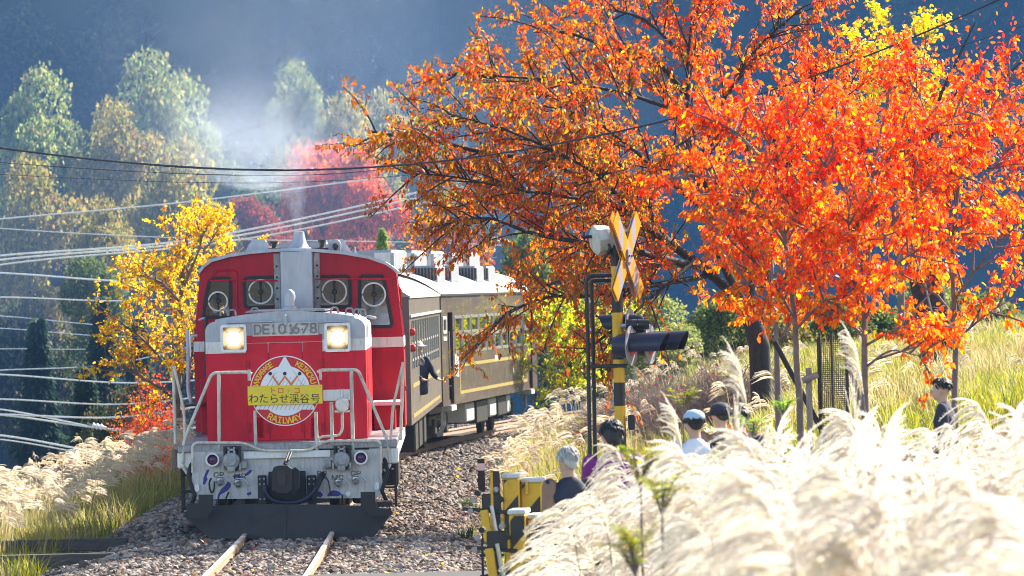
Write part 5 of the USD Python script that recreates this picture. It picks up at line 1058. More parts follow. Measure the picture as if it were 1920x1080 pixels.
young_tree(22, 'young tree with scarlet crown over pale trunk next to the short wooden post', [(1500, 768, 62.5), (1494, 690, 62.5), (1490, 600, 62.5), (1475, 470, 62.5), (1455, 340, 62.6), (1440, 230, 62.8), (1430, 180, 62.8)],
    [[(1490, 600, 62.5), (1440, 520, 62), (1390, 470, 61.6), (1340, 440, 61.5)], [(1485, 560, 62.5), (1540, 480, 63), (1580, 420, 63.3)], [(1475, 470, 62.5), (1420, 390, 62.1), (1350, 340, 61.8), (1290, 330, 61.6)], [(1470, 440, 62.5), (1520, 360, 62), (1550, 300, 61.6), (1570, 250, 61.4)],
     [(1455, 340, 62.6), (1400, 270, 63), (1350, 230, 63.2), (1300, 230, 63.2)], [(1450, 310, 62.6), (1490, 240, 62.2), (1520, 190, 62)], [(1490, 620, 62.5), (1540, 570, 62), (1580, 560, 61.8)], [(1492, 640, 62.5), (1445, 610, 62.8), (1410, 600, 63)], [(1480, 520, 62.5), (1430, 540, 61.5), (1390, 530, 61.2)]], PAL, WT, 62)
young_tree(23, 'young red tree at the right whose crown runs out of the picture', [(1790, 760, 64), (1792, 640, 64), (1786, 480, 64), (1800, 330, 64), (1820, 210, 64)],
    [[(1790, 600, 64), (1730, 520, 64.4), (1690, 450, 64.8), (1650, 420, 65)], [(1790, 560, 64), (1850, 480, 63.6), (1900, 430, 63.4)], [(1788, 470, 64), (1730, 380, 63.6), (1690, 300, 63.2), (1640, 270, 63)], [(1790, 430, 64), (1850, 330, 64.4), (1910, 260, 64.6)], [(1800, 330, 64), (1750, 250, 64.4), (1720, 180, 64.6), (1700, 150, 64.7)], [(1810, 280, 64), (1860, 200, 63.8), (1900, 140, 63.7)], [(1790, 640, 64), (1850, 590, 63.8), (1900, 560, 63.8)]], PAL, WT, 64)
young_tree(24, 'slim young tree with dark trunk and orange leaves behind the other young trees', [(1458, 720, 68), (1456, 650, 68), (1452, 560, 68), (1440, 440, 68), (1420, 330, 68)],
    [[(1452, 560, 68), (1400, 500, 68.4), (1360, 470, 68.6)], [(1450, 520, 68), (1500, 450, 67.6), (1540, 400, 67.4)], [(1440, 440, 68), (1390, 380, 67.6), (1350, 350, 67.4)], [(1456, 640, 68), (1500, 600, 68.3)]], PAL, ([2, 4, 4, 1], [4, 4, 2, 1]), 68)

# --- looser trees further back
def back_tree(name, seed, label, stem, side, pal, wts, D, L=(.06, .10), wr=.6, sec=5.0, sl=(.4, 1.0), per=9, r0=.09, lm='leaf', cut=.3, droop=.5, twn=6):
    r = np.random.default_rng(seed); b = P(*stem[0]); base = np.array([b[0], b[1], float(ground_z(b[0], b[1]))]); base[2] = min(base[2], b[2])
    p = smooth_path(np.vstack([base - [0, 0, .2], pts(*stem)]), 4); tr = (p, np.linspace(r0, r0 * .2, len(p))); lim = [limb(r0 * .5, r0 * .12, *q, k=4) for q in side]
    br, tw, an, ad = grow(lim + [(p[len(p) // 2:], None)], r, sec=sec, sec_len=sl, twig_n=twn, twig_len=(.2, .5), per=per, start=.15, up=.2)
    keep = meshkit.fbm(an / .7, 2, seed) > cut; an, ad = an[keep], ad[keep]
    return put_tree(name, label, base, tr, lim, br, tw, make_leaves(r, an, ad, L, wr, droop), pick(r, pal, wts, len(an)), bark='bark_young', lm=lm)
YEL = [(.78, .60, .02), (.74, .44, .015), (.62, .24, .012), (.58, .56, .03)]
back_tree('yellow_tree', 31, 'yellow and orange leaved tree just left of the locomotive cab', [(330, 850, 112), (335, 700, 112), (340, 560, 112), (350, 450, 112), (352, 420, 112)],
    [[(335, 720, 112), (280, 650, 111), (230, 610, 110.5), (205, 590, 110)], [(336, 680, 112), (290, 580, 112.5), (255, 530, 113)], [(338, 640, 112), (390, 540, 113), (420, 500, 113.5), (455, 465, 114)], [(340, 570, 112), (300, 530, 111), (270, 520, 110.5)], [(345, 500, 112), (390, 460, 112.5), (400, 440, 113)], [(338, 620, 112), (380, 620, 111), (410, 600, 110.5)], [(334, 760, 112), (285, 720, 111.5), (225, 690, 111)], [(336, 700, 112), (375, 690, 112), (400, 680, 112)], [(334, 740, 112), (360, 660, 110.5), (365, 560, 110)], [(342, 540, 112), (372, 470, 111.5), (380, 430, 111)]], YEL + [(.45, .14, .012)], [4, 4, 3, 3, 2], 112, sec=6.5, per=19, cut=.27, L=(.045, .075))
back_tree('ginkgo_tree', 32, 'clear yellow tree top rising behind the red trees at the upper right', [(1690, 700, 118), (1688, 400, 118), (1680, 200, 118), (1670, 90, 118), (1666, 22, 118)],
    [[(1685, 300, 118), (1640, 200, 118), (1625, 110, 118), (1618, 80, 118)], [(1685, 300, 118), (1720, 200, 118), (1732, 110, 118), (1736, 60, 118)], [(1680, 220, 118), (1650, 140, 117), (1645, 70, 117)], [(1680, 220, 118), (1700, 130, 119), (1705, 70, 119)], [(1686, 260, 118), (1745, 200, 118), (1775, 150, 118)]], [(.75, .58, .012), (.70, .50, .010), (.62, .55, .03)], [4, 3, 2], 118, wr=.9, sec=4.6, per=10, sl=(.3, .8))
back_tree('orange_sapling', 33, 'thin sapling with sparse orange leaves above the coach roof', [(850, 620, 142), (838, 520, 142), (815, 450, 142), (800, 395, 142)],
    [[(838, 520, 142), (800, 460, 142), (770, 405, 142)], [(830, 490, 142), (845, 430, 142)], [(838, 530, 142), (880, 500, 142), (930, 490, 142)], [(838, 540, 142), (790, 520, 142), (765, 470, 142)]], [(.60, .22, .02), (.55, .12, .015), (.6, .3, .05)], [3, 2, 2], 142, sec=4, per=6, sl=(.3, .7), r0=.05)
back_tree('lime_shrub', 34, 'bright yellow green shrub at the far end of the brown coach', [(1050, 760, 133), (1050, 700, 133), (1048, 620, 133), (1045, 590, 133)],
    [[(1050, 710, 133), (1020, 660, 133), (1010, 600, 133)], [(1050, 700, 133), (1080, 640, 133), (1095, 590, 133)], [(1050, 730, 133), (1015, 710, 132), (1005, 690, 132)], [(1050, 730, 133), (1090, 700, 132), (1120, 680, 132)], [(1050, 690, 133), (1030, 640, 132), (1028, 600, 131)], [(1050, 690, 133), (1130, 640, 134), (1160, 600, 134)]], [(.42, .44, .015), (.50, .46, .02), (.28, .34, .02)], [4, 3, 2], 133, sec=8, per=11, sl=(.4, .9), r0=.05)
# undergrowth bushes
def bush(name, label, px, py, D, w, h, n, pal, wts, L=(.04, .07), seed=0, cat='bush', lm='leaf', wr=.55, twigs=60):
    r = np.random.default_rng(seed); c = P(px, py, D); base = np.array([c[0], c[1], float(ground_z(c[0], c[1]))]); base[2] = min(base[2], c[2])
    H = h; t = thing(name, label, cat, base); g = G(); tips = []
    for _ in range(twigs):
        a = r.uniform(0, 6.28); q = math.sqrt(r.random()) * w; e = np.array([q * math.cos(a), q * .7 * math.sin(a), H * (1 - .45 * (q / w) ** 2) * r.uniform(.55, 1.05)]); tips.append(e); mid = e * [.6, .6, .55] + r.standard_normal(3) * .10 * h; g.tube([e * [.12, .12, 0] - [0, 0, .1], mid, e], [.007, .005, .002], 4); g.tube([mid, (mid + e) / 2 + r.standard_normal(3) * .10 * h, e + r.standard_normal(3) * .22 * h], [.004, .003, .0015], 3)
    obj('stems', g, 'bark_young' if n > 300 else 'bark_pale', t, smooth=False, kind='stuff'); tips = np.array(tips)
    k = r.integers(0, len(tips), n); u = r.uniform(.45, 1.0, n)[:, None]; an = tips[k] * (np.array([.6, .6, .55]) * (1 - u) * 2 + (2 * u - 1)).clip(0) + .10 * w * r.standard_normal((n, 3))
    an[:, 2] = np.abs(an[:, 2])
    if n: v, f = make_leaves(r, an, unit(r.standard_normal((n, 3)) + [0, 0, .6]), L, wr, .2); obj('foliage', (v, f), lm, t, col=np.repeat(pick(r, pal, wts, n), 6, 0), kind='stuff')
    return t
REDB = [(.40, .035, .018), (.30, .05, .02), (.42, .10, .02), (.20, .06, .02)]
bush('red_bush', 'dense brick red bush beside the left end of the locomotive', 288, 872, 128, .80, 2.75, 5200, [(.62, .07, .03), (.55, .10, .03), (.60, .18, .03), (.40, .07, .03)], [4, 3, 2, 2], seed=41, L=(.045, .075), twigs=120)
bush('orange_bush', 'orange and brown bush between the yellow tree and the red bush', 258, 850, 132, .75, 2.3, 2400, [(.5, .16, .02), (.45, .26, .02), (.2, .12, .02), (.4, .06, .02)], [3, 3, 2, 2], seed=42, L=(.05, .08))
for k, (px, py, D, w, h, n) in enumerate(((1150, 770, 74, .5, .38, 1500), (1585, 790, 58, .40, .35, 1300), (1430, 740, 76, .9, .5, 1800), (1660, 700, 70, .4, .4, 900))):
    bush('red_shrub', ('low rusty red shrub at the foot of the crossing signal', 'low red shrub in front of the mesh tree guard', 'low rusty shrub under the dark leaning trunk', 'small red shrub to the right of the slim trunk')[k], px, py, D, w, h, n, REDB, [3, 3, 2, 2], seed=50 + k, L=(.03, .05))
for k, (px, py, D, w, h) in enumerate(((1300, 660, 90, 1.5, 1.1), (1380, 640, 87, 1.1, 1.2), (1245, 650, 95, 1.3, 1.2), (1180, 700, 98, 1.2, 1.0))):
    bush('bare_shrub', ('bare greyish purple twiggy shrub below the cherry limbs, the widest of four', 'bare twiggy shrub against the dark cherry trunk', 'bare twiggy shrub behind the flashing lamps', 'bare twiggy shrub left of the banded signal post')[k], px, py, D, w, h, 260, [(.4, .12, .03), (.3, .05, .04), (.3, .2, .03)], [2, 2, 1], seed=60 + k, twigs=420)
# dark second trunk on the right and its neighbour
for k, (px, D) in enumerate(((1748, 92), (1775, 96))):
    p = P(px, 640, D); z0 = float(ground_z(p[0], p[1])); t = thing('dark_trunk_tree', ('dark slanting tree trunk standing behind the red trees near the right edge', 'second dark trunk right behind the slanting one at the right edge')[k], 'tree', (p[0], p[1], z0))
    q = smooth_path(np.array([[0, 0, -.2], [-.05, 0, .8], [-.22, 0, 1.8], [-.3, .2, 3.0], [-.2, .3, 4.2]])); obj('trunk', G().tube(q, np.linspace(.16, .08, len(q)), 10), 'bark', t, smooth=True)
    rr = np.random.default_rng(70 + k); c = np.array([-.2, .3, 3.9]) + rr.standard_normal((1800, 3)) * [1.1, .9, .8]; v, f = make_leaves(rr, c, unit(rr.standard_normal((1800, 3))), (.06, .09), .5, .6)
    obj('crown', (v, f), 'leaf', t, col=np.repeat(pick(rr, PAL[0], WT[0], 1800), 6, 0), kind='stuff')
    for j in range(5): e = q[-1] + rr.standard_normal(3) * [1.2, .8, .7]; obj('limb', G().tube([q[-6], (q[-6] + e) / 2 + [0, 0, .2], e], [.05, .03, .01], 6), 'bark', t)

# --- far trees: crowns of many small leaf clumps, one class per kind
def crown_kind(name, seed, pal, wts, rx, rz, n, trunk_h, leaf=(.09, .19), conifer=False, blobs=16):
    r = np.random.default_rng(seed); c = proto(name)
    if conifer:
        z = r.random(n) ** .8; rad = rx * (1 - z) * r.uniform(.25, 1.0, n) ** .5 * (1 + .25 * np.sin(z * 60)); a = r.uniform(0, 6.283, n)
        p = np.stack([rad * np.cos(a), rad * np.sin(a), trunk_h * .4 + z * rz * 2], 1); ax = unit(np.stack([np.cos(a), np.sin(a), -.5 + 0 * a], 1) + .3 * r.standard_normal((n, 3)))
    else:
        d = unit(r.standard_normal((blobs, 3)) + [0, 0, .25]); cen = d * np.array([rx, rx, rz]) * r.uniform(.35, .8, blobs)[:, None]; br_ = r.uniform(.28, .5, blobs) * rx
        k = r.integers(0, blobs, n); u = unit(r.standard_normal((n, 3)) + [0, 0, .3]); p = cen[k] + u * (br_[k] * r.uniform(.55, 1.05, n))[:, None] * [1, 1, .85] + [0, 0, trunk_h + rz]
        ax = unit(r.standard_normal((n, 3)) + u * .5)
    l = r.uniform(*leaf, n); v, f = leaf_shapes(p, ax, unit(r.standard_normal((n, 3)) + [0, 0, .6]), l, l * (.35 if conifer else .75))
    cc = pick(r, pal, wts, n, .2); cc = cc * (1 + .5 * (meshkit.fbm(p / (rx * .4), 2, seed)[:, None] - .5))
    obj('crown', (v, f), 'leaf_far', c, col=np.repeat(np.clip(cc, .002, .9), 6, 0), kind='stuff')
    H = trunk_h * .4 + rz * 1.9 if conifer else trunk_h + rz; obj('trunk', G().tube([(0, 0, -1.5), (.05, 0, trunk_h * .5), (0, .1, trunk_h), (.1, 0, H)], [rx * .09, rx * .07, rx * .05, .02], 7), 'bark', c)
    if not conifer:
        for q in range(5): e = cen[q] * .8 + [0, 0, trunk_h + rz]; obj('limb', G().tube([(0, 0, trunk_h * .8), (e * [.5, .5, 1] + [0, 0, trunk_h * .6]) / [1, 1, 1.5], e], [rx * .04, rx * .025, .02], 5), 'bark', c)
    return c
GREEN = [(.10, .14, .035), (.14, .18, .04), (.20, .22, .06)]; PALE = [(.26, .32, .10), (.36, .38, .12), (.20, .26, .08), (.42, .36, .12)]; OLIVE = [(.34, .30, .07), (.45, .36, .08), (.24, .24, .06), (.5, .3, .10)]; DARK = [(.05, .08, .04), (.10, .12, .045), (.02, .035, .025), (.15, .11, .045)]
RUST = [(.32, .07, .04), (.45, .10, .05), (.25, .10, .04)]; MAPLE = [(.68, .15, .05), (.70, .26, .08), (.60, .10, .05)]; TEAL = [(.03, .06, .04), (.045, .08, .045), (.02, .04, .03)]
KIND = {'pale': crown_kind('pale_green_tree_kind', 81, PALE, [4, 3, 2, 2], 2.2, 2.0, 11830, 3.2), 'olive': crown_kind('olive_tree_kind', 82, OLIVE, [3, 3, 3, 1], 2.1, 2.2, 11830, 3.0), 'maple': crown_kind('maple_kind', 83, MAPLE, [4, 3, 3], 2.3, 1.7, 13650, 2.8), 'rust': crown_kind('rust_tree_kind', 84, RUST, [3, 3, 2], 2.0, 2.2, 10920, 3.0),
        'green': crown_kind('green_tree_kind', 85, GREEN, [3, 3, 2], 2.2, 2.2, 11830, 3.2), 'dark': crown_kind('dark_tree_kind', 86, DARK, [3, 3, 2, 1], 2.4, 2.6, 10920, 3.5), 'dark2': crown_kind('dark_broad_tree_kind', 87, DARK + [(.20, .14, .05)], [3, 3, 2, 2, 1], 2.7, 2.2, 10920, 3.2), 'cedar': crown_kind('cedar_kind', 88, DARK, [3, 3, 2, 1], 1.7, 4.2, 5200, 3.5, (.2, .38), True), 'cedar2': crown_kind('green_cedar_kind', 89, TEAL, [3, 3, 2], 1.6, 3.8, 5200, 3.0, (.2, .38), True), 'pine': crown_kind('young_pine_kind', 90, [(.30, .40, .12), (.22, .32, .10), (.38, .46, .16)], [3, 3, 2], .55, .75, 900, .3, (.10, .22), True)}
SPAN = {'pale': (2.2, 7.2), 'olive': (2.1, 7.4), 'maple': (2.3, 6.2), 'rust': (2.0, 7.4), 'green': (2.2, 7.6), 'dark': (2.4, 8.7), 'dark2': (2.7, 7.6), 'cedar': (1.7, 9.8), 'cedar2': (1.6, 8.8), 'pine': (.55, 1.62)}
def far_tree(kind, name, label, px, top, D, width, group=None, seed=0, cat='tree'):
    """crown WIDTH pixels wide with its top at (px, top)"""
    rx, H = SPAN[kind]; s = width / 2 / FPX * D / rx; p = P(px, top, D); g0 = float(ground_z(p[0], p[1])); h = p[2] - H * s
    sz = s
    if h > g0: sz = (p[2] - g0) / H; h = g0
    sz = min(sz, s * 1.7); h = p[2] - H * sz
    return copy_of(KIND[kind], name, label, cat, (p[0], p[1], h), (seed * 2.399) % 6.28, (s, s, sz), group)
for k, (kind, name, label, px, top, D, w) in enumerate((
    ('pale', 'pale_green_tree', 'tall pale green tree at the upper left, its crown veiled by smoke', 255, 122, 205, 230), ('pale', 'pale_green_tree', 'pale green tree with drooping crown right of the upper left one', 345, 160, 208, 200), ('olive', 'olive_tree', 'yellowish olive tree below the pale trees at the upper left', 215, 190, 200, 190),
    ('olive', 'olive_tree', 'broad yellow olive tree left of the smoke column', 345, 275, 196, 260), ('olive', 'olive_tree', 'low olive tree at the left margin under the cables', 185, 372, 190, 150), ('pale', 'pale_green_tree', 'pale tree with silvery top behind the red maple', 545, 132, 212, 150),
    ('olive', 'olive_tree', 'yellow topped tree above the red maple', 640, 180, 204, 230), ('olive', 'olive_tree', 'golden tree with pink tinge right of the red maple top', 715, 172, 206, 150), ('maple', 'maple_tree', 'bright red maple in the middle distance behind the smoke', 625, 255, 196, 230), ('maple', 'maple_tree', 'pinkish red maple hanging down over the cables', 690, 330, 192, 150),
    ('rust', 'rust_tree', 'dull rusty tree above the coach roofs', 700, 395, 188, 190), ('green', 'green_tree', 'mid green tree behind the leftmost cherry twigs', 780, 205, 208, 190), ('green', 'green_tree', 'hazy green tree inside the smoke column', 450, 290, 206, 190), ('rust', 'rust_tree', 'hazy rust tree low inside the smoke', 470, 330, 198, 150),
    ('green', 'green_tree', 'green tree at the far left below the olive one', 175, 470, 178, 150), ('cedar2', 'cedar_tree', 'dark green cedar at the left margin behind the white cables', 190, 560, 170, 190), ('cedar2', 'cedar_tree', 'dark green cedar left of the yellow tree', 260, 600, 172, 170), ('cedar2', 'cedar_tree', 'dark cedar lowest at the left margin', 160, 690, 165, 200), ('dark2', 'dark_tree', 'dark round tree behind the red bush', 250, 700, 160, 200), ('cedar2', 'cedar_tree', 'dark cedar beyond the left margin of the pampas', 70, 600, 172, 210),
    ('green', 'green_tree', 'green tree seen under the cherry limbs right of the coaches', 1010, 420, 170, 230), ('green', 'green_tree', 'green tree seen through bare twigs behind the signal', 1150, 560, 150, 240), ('pale', 'pale_green_tree', 'pale green tree low behind the bare twigs right of the signal lamps', 1250, 570, 140, 190), ('green', 'green_tree', 'green tree low behind the dark cherry trunk', 1345, 548, 146, 210), ('olive', 'olive_tree', 'olive tree low behind the slim young trunks', 1470, 552, 150, 210), ('green', 'green_tree', 'green tree low behind the mesh tree guard', 1590, 545, 144, 220), ('pale', 'pale_green_tree', 'pale green tree low behind the two dark trunks', 1720, 530, 152, 230), ('green', 'green_tree', 'green tree low at the right margin', 1850, 540, 148, 220),
    ('cedar2', 'cedar_tree', 'dark cedar between the two cedars at the left margin', 225, 545, 186, 200), ('dark2', 'dark_tree', 'dark round tree behind the trunk of the yellow tree', 320, 590, 184, 240), ('dark2', 'dark_tree', 'dark round tree low at the left margin below the cables', 130, 640, 182, 240), ('green', 'green_tree', 'green tree low behind the left pampas', 215, 720, 176, 230), ('dark2', 'dark_tree', 'dark round tree at the very left edge of the picture', 20, 560, 188, 240),
    ('rust', 'rust_tree', 'purple brown tree behind the orange sapling', 860, 380, 190, 200), ('dark2', 'dark_tree', 'dark tree in the gap between smoke and cherry', 830, 260, 214, 200), ('pale', 'pale_green_tree', 'pale tree at the left margin outside the smoke', 80, 150, 205, 220), ('olive', 'olive_tree', 'olive tree at the left margin above the cedars', 60, 300, 196, 220))):
    far_tree(kind, name, label, px, top, D, w, seed=k)
far_tree('pine', 'young_pine', 'young light green pine behind the locomotive roof', 716, 428, 150, 58, seed=3); far_tree('pine', 'young_pine', 'small light green pine right of the taller one, above the coach roof', 757, 466, 152, 34, seed=5)
r = np.random.default_rng(99); k = 0
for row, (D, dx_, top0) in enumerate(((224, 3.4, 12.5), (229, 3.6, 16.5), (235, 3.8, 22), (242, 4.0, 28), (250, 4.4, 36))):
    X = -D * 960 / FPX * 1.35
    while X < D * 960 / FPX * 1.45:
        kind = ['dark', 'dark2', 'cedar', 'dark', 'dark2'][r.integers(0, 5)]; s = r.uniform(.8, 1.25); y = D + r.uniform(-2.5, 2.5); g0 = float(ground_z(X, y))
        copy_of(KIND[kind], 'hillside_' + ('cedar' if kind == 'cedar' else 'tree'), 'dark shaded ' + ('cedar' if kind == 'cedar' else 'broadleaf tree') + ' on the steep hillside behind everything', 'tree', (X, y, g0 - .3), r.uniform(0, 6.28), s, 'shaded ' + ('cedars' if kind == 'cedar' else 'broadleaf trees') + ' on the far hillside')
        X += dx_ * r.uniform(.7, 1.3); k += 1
# ---------------------------------------------------------------- grasses
def ribbon(g_v, g_f, g_c, p, w, side, col):
    """flat strip along the points p, widths w, across the direction side"""
    n = len(p); s = np.asarray(side)[None] * np.asarray(w)[:, None] * .5; v = np.vstack([p - s, p + s]); k = sum(len(x) for x in g_v)
    i = np.arange(n - 1); g_v.append(v); g_f.append(np.vstack([np.stack([i, i + 1, i + n], 1), np.stack([i + 1, i + n + 1, i + n], 1)]) + k); g_c.append(np.vstack([col, col]) if np.ndim(col) == 2 else np.repeat(np.asarray(col)[None], 2 * n, 0))
def join(V, F, C): return (np.vstack(V), np.vstack(F)), np.clip(np.vstack(C), .002, .95)
def blades(r, n, h, spread, pal, wts, lean=.35, w=.010, V=None, F=None, C=None):
    V, F, C = ([], [], []) if V is None else (V, F, C); cols = pick(r, pal, wts, n, .2)
    for k in range(n):
        a = r.uniform(0, 6.283); b = np.array([math.cos(a), math.sin(a), 0]) * spread * math.sqrt(r.random()); L = h * r.uniform(.6, 1.1); d = unit(np.array([math.cos(a), math.sin(a), 0]) * r.uniform(.1, 1) + .5 * r.standard_normal(3) * [1, 1, 0])
        t = np.linspace(0, 1, 6)[:, None]; q = lean * L * r.uniform(.5, 1.6); p = b + np.array([0, 0, 1.0]) * L * (t - .30 * t ** 3 * (q / L) * 1.5) + d * q * t ** 2
        side = np.array([-d[1], d[0], 0]); ribbon(V, F, C, p, w * np.array([.8, 1, .95, .75, .45, .05]), side, cols[k])
    return V, F, C
def plume_geo(r, top, wind, size=.26, n=22, segs=8, hair=True, col=(.80, .72, .60), w=.007, V=None, F=None, C=None):
    """one silvery pampas plume: many drooping feathery strands thrown to the lee side"""
    wind = unit(np.asarray(wind, float)); axis = unit(np.array([0, 0, 1.0]) + .75 * wind)
    for k in range(n):
        u = r.random(); o = top + axis * size * .55 * u
        d = unit(axis * .8 + wind * r.uniform(.2, 1.1) + r.standard_normal(3) * .17); L = size * r.uniform(.65, 1.15) * (1.05 - .35 * u); t = np.linspace(0, 1, segs)[:, None]
        p = o + d * L * t + (wind * .45 + np.array([0, 0, -.80])) * L * t ** 2 * r.uniform(.5, 1.1)
        c = np.array(col) * r.uniform(.82, 1.12) * np.array([1, r.uniform(.96, 1.02), r.uniform(.90, 1.06)])
        sd = unit(np.cross(p[-1] - p[0], r.standard_normal(3))); ww = w * np.interp(np.linspace(0, 1, segs), [0, .2, .8, 1], [.4, 1, .9, .2]); ribbon(V, F, C, p, ww, sd, c)
        sd2 = unit(np.cross(p[-1] - p[0], sd)); ribbon(V, F, C, p, ww, sd2, c)
        if hair:
            m = segs * 3; q = np.linspace(.08, .98, m); base = np.stack([np.interp(q, t[:, 0], p[:, j]) for j in range(3)], 1); dirs = unit((p[-1] - p[0])[None] / L * .9 + r.standard_normal((m, 3)) * .55); l = r.uniform(.010, .020, m)[:, None]; sw = unit(np.cross(dirs, r.standard_normal((m, 3)))) * .0016
            v = np.stack([base - sw, base + sw, base + dirs * l], 1).reshape(-1, 3); kk = sum(len(x) for x in V); V.append(v); F.append(np.arange(len(v)).reshape(-1, 3) + kk); C.append(np.repeat(c[None], len(v), 0))
GPAL = [(.20, .24, .02), (.32, .32, .03), (.42, .36, .05), (.46, .36, .11), (.12, .16, .02)]
DRY = [(.42, .34, .14), (.52, .43, .22), (.30, .22, .09), (.28, .27, .06)]
def tuft(seed, n, h, spread, pal, wts, w=.012):
    r = np.random.default_rng(seed); m, c = join(*blades(r, n, h, spread, pal, wts, w=w)); return m, 'grass_blade', c
def far_plumes(seed, n, h, spread, wind, pal=DRY):
    """a tuft with a few plumes, for the middle distance"""
    r = np.random.default_rng(seed); V, F, C = blades(r, 26, h * .62, spread, GPAL, [2, 3, 3, 2, 1], w=.012)
    for k in range(n):
        a = r.uniform(0, 6.283); b = np.array([math.cos(a), math.sin(a), 0]) * spread * r.random(); hh = h * r.uniform(.78, 1.08); wd = unit(np.asarray(wind) + .5 * r.standard_normal(3) * [1, 1, 0]); top = b + np.array([0, 0, hh]) + wd * .12 * hh
        t = np.linspace(0, 1, 5)[:, None]; ribbon(V, F, C, b + (top - b) * t + wd * .0, np.full(5, .006), np.array([1, 0, 0]), np.array([.45, .38, .20]))
        plume_geo(r, top, wd, .20, 13, 6, False, (.84, .76, .62), .010, V, F, C)
    m, c = join(V, F, C); return m, 'plume', c
def scatter_on(r, n, xr, yr, dens=None, off=0.0):
    x = r.uniform(*xr, n); y = r.uniform(*yr, n); k = np.ones(n, bool) if dens is None else r.random(n) < dens(x, y); x, y = x[k], y[k]; return x, y, ground_z(x, y) + off
r = np.random.default_rng(5)
# right bank behind the crossing: green grass, straw and pale plumes
green = [tuft(200 + k, 46, .55, .22, GPAL, [4, 4, 3, 1, 2]) for k in range(4)]; straw = [tuft(210 + k, 46, .62, .24, DRY + [(.2, .2, .03)], [3, 2, 3, 2, 3]) for k in range(4)]; brown = [tuft(220 + k, 50, .42, .25, [(.20, .10, .05), (.28, .16, .07), (.35, .22, .1)], [2, 2, 2]) for k in range(2)]
def bank(x, y): d = x - xc(y); return sstep(2.5, 3.4, d) * (y > 69.5)
x, y, z = scatter_on(r, 9500, (-1, 17), (68, 128), bank); nz = meshkit.fbm(np.stack([x / 2.2, y / 5, 0 * x], 1), 3, 8); idx = np.where(nz < .39, r.integers(4, 8, len(x)), np.where(nz > .64, r.integers(8, 10, len(x)), r.integers(0, 4, len(x))))
instancer('bank_grass', green + straw + brown, np.stack([x, y, z], 1), quat_z(r.uniform(0, 6.28, len(x)), r.uniform(0, .25, len(x)), r.uniform(0, 6.28, len(x))), r.uniform(.55, 1.15, len(x)), idx, label='green and straw coloured grass covering the bank right of the track', category='grass')
pl = [far_plumes(230 + k, 5, 1.05, .30, (-.9, -.2, 0)) for k in range(4)]
def bankp(x, y): d = x - xc(y); return sstep(2.6, 3.6, d) * (.25 + .75 * sstep(8.5, 5.0, d)) * (meshkit.fbm(np.stack([x / 1.6, y / 4, 0 * x], 1), 3, 18) > .50)
x, y, z = scatter_on(r, 520, (-1, 13), (70, 126), bankp)
instancer('bank_pampas', pl, np.stack([x, y, z - .05], 1), quat_z(r.uniform(-.7, .7, len(x)), r.uniform(0, .2, len(x)), r.uniform(0, 6.28, len(x))), r.uniform(.6, 1.05, len(x)), r.integers(0, 4, len(x)), label='silvery pampas grass growing in drifts on the bank beside the brown coach', category='pampas grass')
# left bank
pr_ = [far_plumes(240 + k, 6, 1.25, .28, (.9, -.1, 0)) for k in range(4)]
def leftp(x, y): d = x - xc(y); return sstep(2.75, 3.2, -d) * sstep(9.5, 6.0, -d)
x, y, z = scatter_on(r, 430, (-13, -5), (79, 112), leftp)
instancer('left_pampas', pr_, np.stack([x, y, z - .05], 1), quat_z(r.uniform(-.8, .8, len(x)), r.uniform(0, .22, len(x)), r.uniform(0, 6.28, len(x))), r.uniform(.7, 1.1, len(x)), r.integers(0, 4, len(x)), label='sunlit pampas grass on the slope left of the locomotive', category='pampas grass')
x, y, z = scatter_on(r, 2600, (-13, -4.5), (74, 112), lambda x, y: sstep(2.7, 3.0, -(x - xc(y))) * (1 - .9 * (y < 80) * ((x - xc(y)) > -3.2)))
instancer('left_grass', green + straw, np.stack([x, y, z], 1), quat_z(r.uniform(0, 6.28, len(x)), r.uniform(0, .25, len(x)), r.uniform(0, 6.28, len(x))), r.uniform(.55, 1.05, len(x)), r.integers(0, 8, len(x)), label='yellow green grass below the pampas at the left', category='grass')
# rough ground under the foreground plumes
x, y, z = scatter_on(r, 1500, (-.6, 9), (9, 56), lambda x, y: sstep(2.4, 3.2, x - xc(y)) * (y < 46) * (np.abs(x / y) < .11) * (x / y > .016))
instancer('verge_grass', green + straw, np.stack([x, y, z], 1), quat_z(r.uniform(0, 6.28, len(x)), r.uniform(0, .3, len(x)), r.uniform(0, 6.28, len(x))), r.uniform(.9, 1.6, len(x)), r.integers(0, 8, len(x)), label='tall straw and green grass under the white plumes at the lower right', category='grass')
# fallen leaves
x, y, z = scatter_on(r, 420, (-6, 1), (68, 110)); z = ballast_z(x - xc(y), y) + .05; fl = []
for k, c in enumerate(((.55, .10, .02), (.5, .25, .03), (.35, .2, .08), (.6, .4, .05))):
    v, f = leaf_shapes(np.zeros((1, 3)), np.array([[1.0, 0, .15]]), np.array([[0, .2, 1.0]]), np.array([.07]), np.array([.045])); fl.append(((v, f), 'leaf', np.repeat(np.array([c]), 6, 0)))
instancer('fallen_leaves', fl, np.stack([x, y, z], 1), quat_z(r.uniform(0, 6.28, len(x)), r.uniform(0, .6, len(x)), r.uniform(0, 6.28, len(x))), r.uniform(.7, 1.2, len(x)), r.integers(0, 4, len(x)), label='orange and yellow fallen leaves lying on the stones', category='leaves')
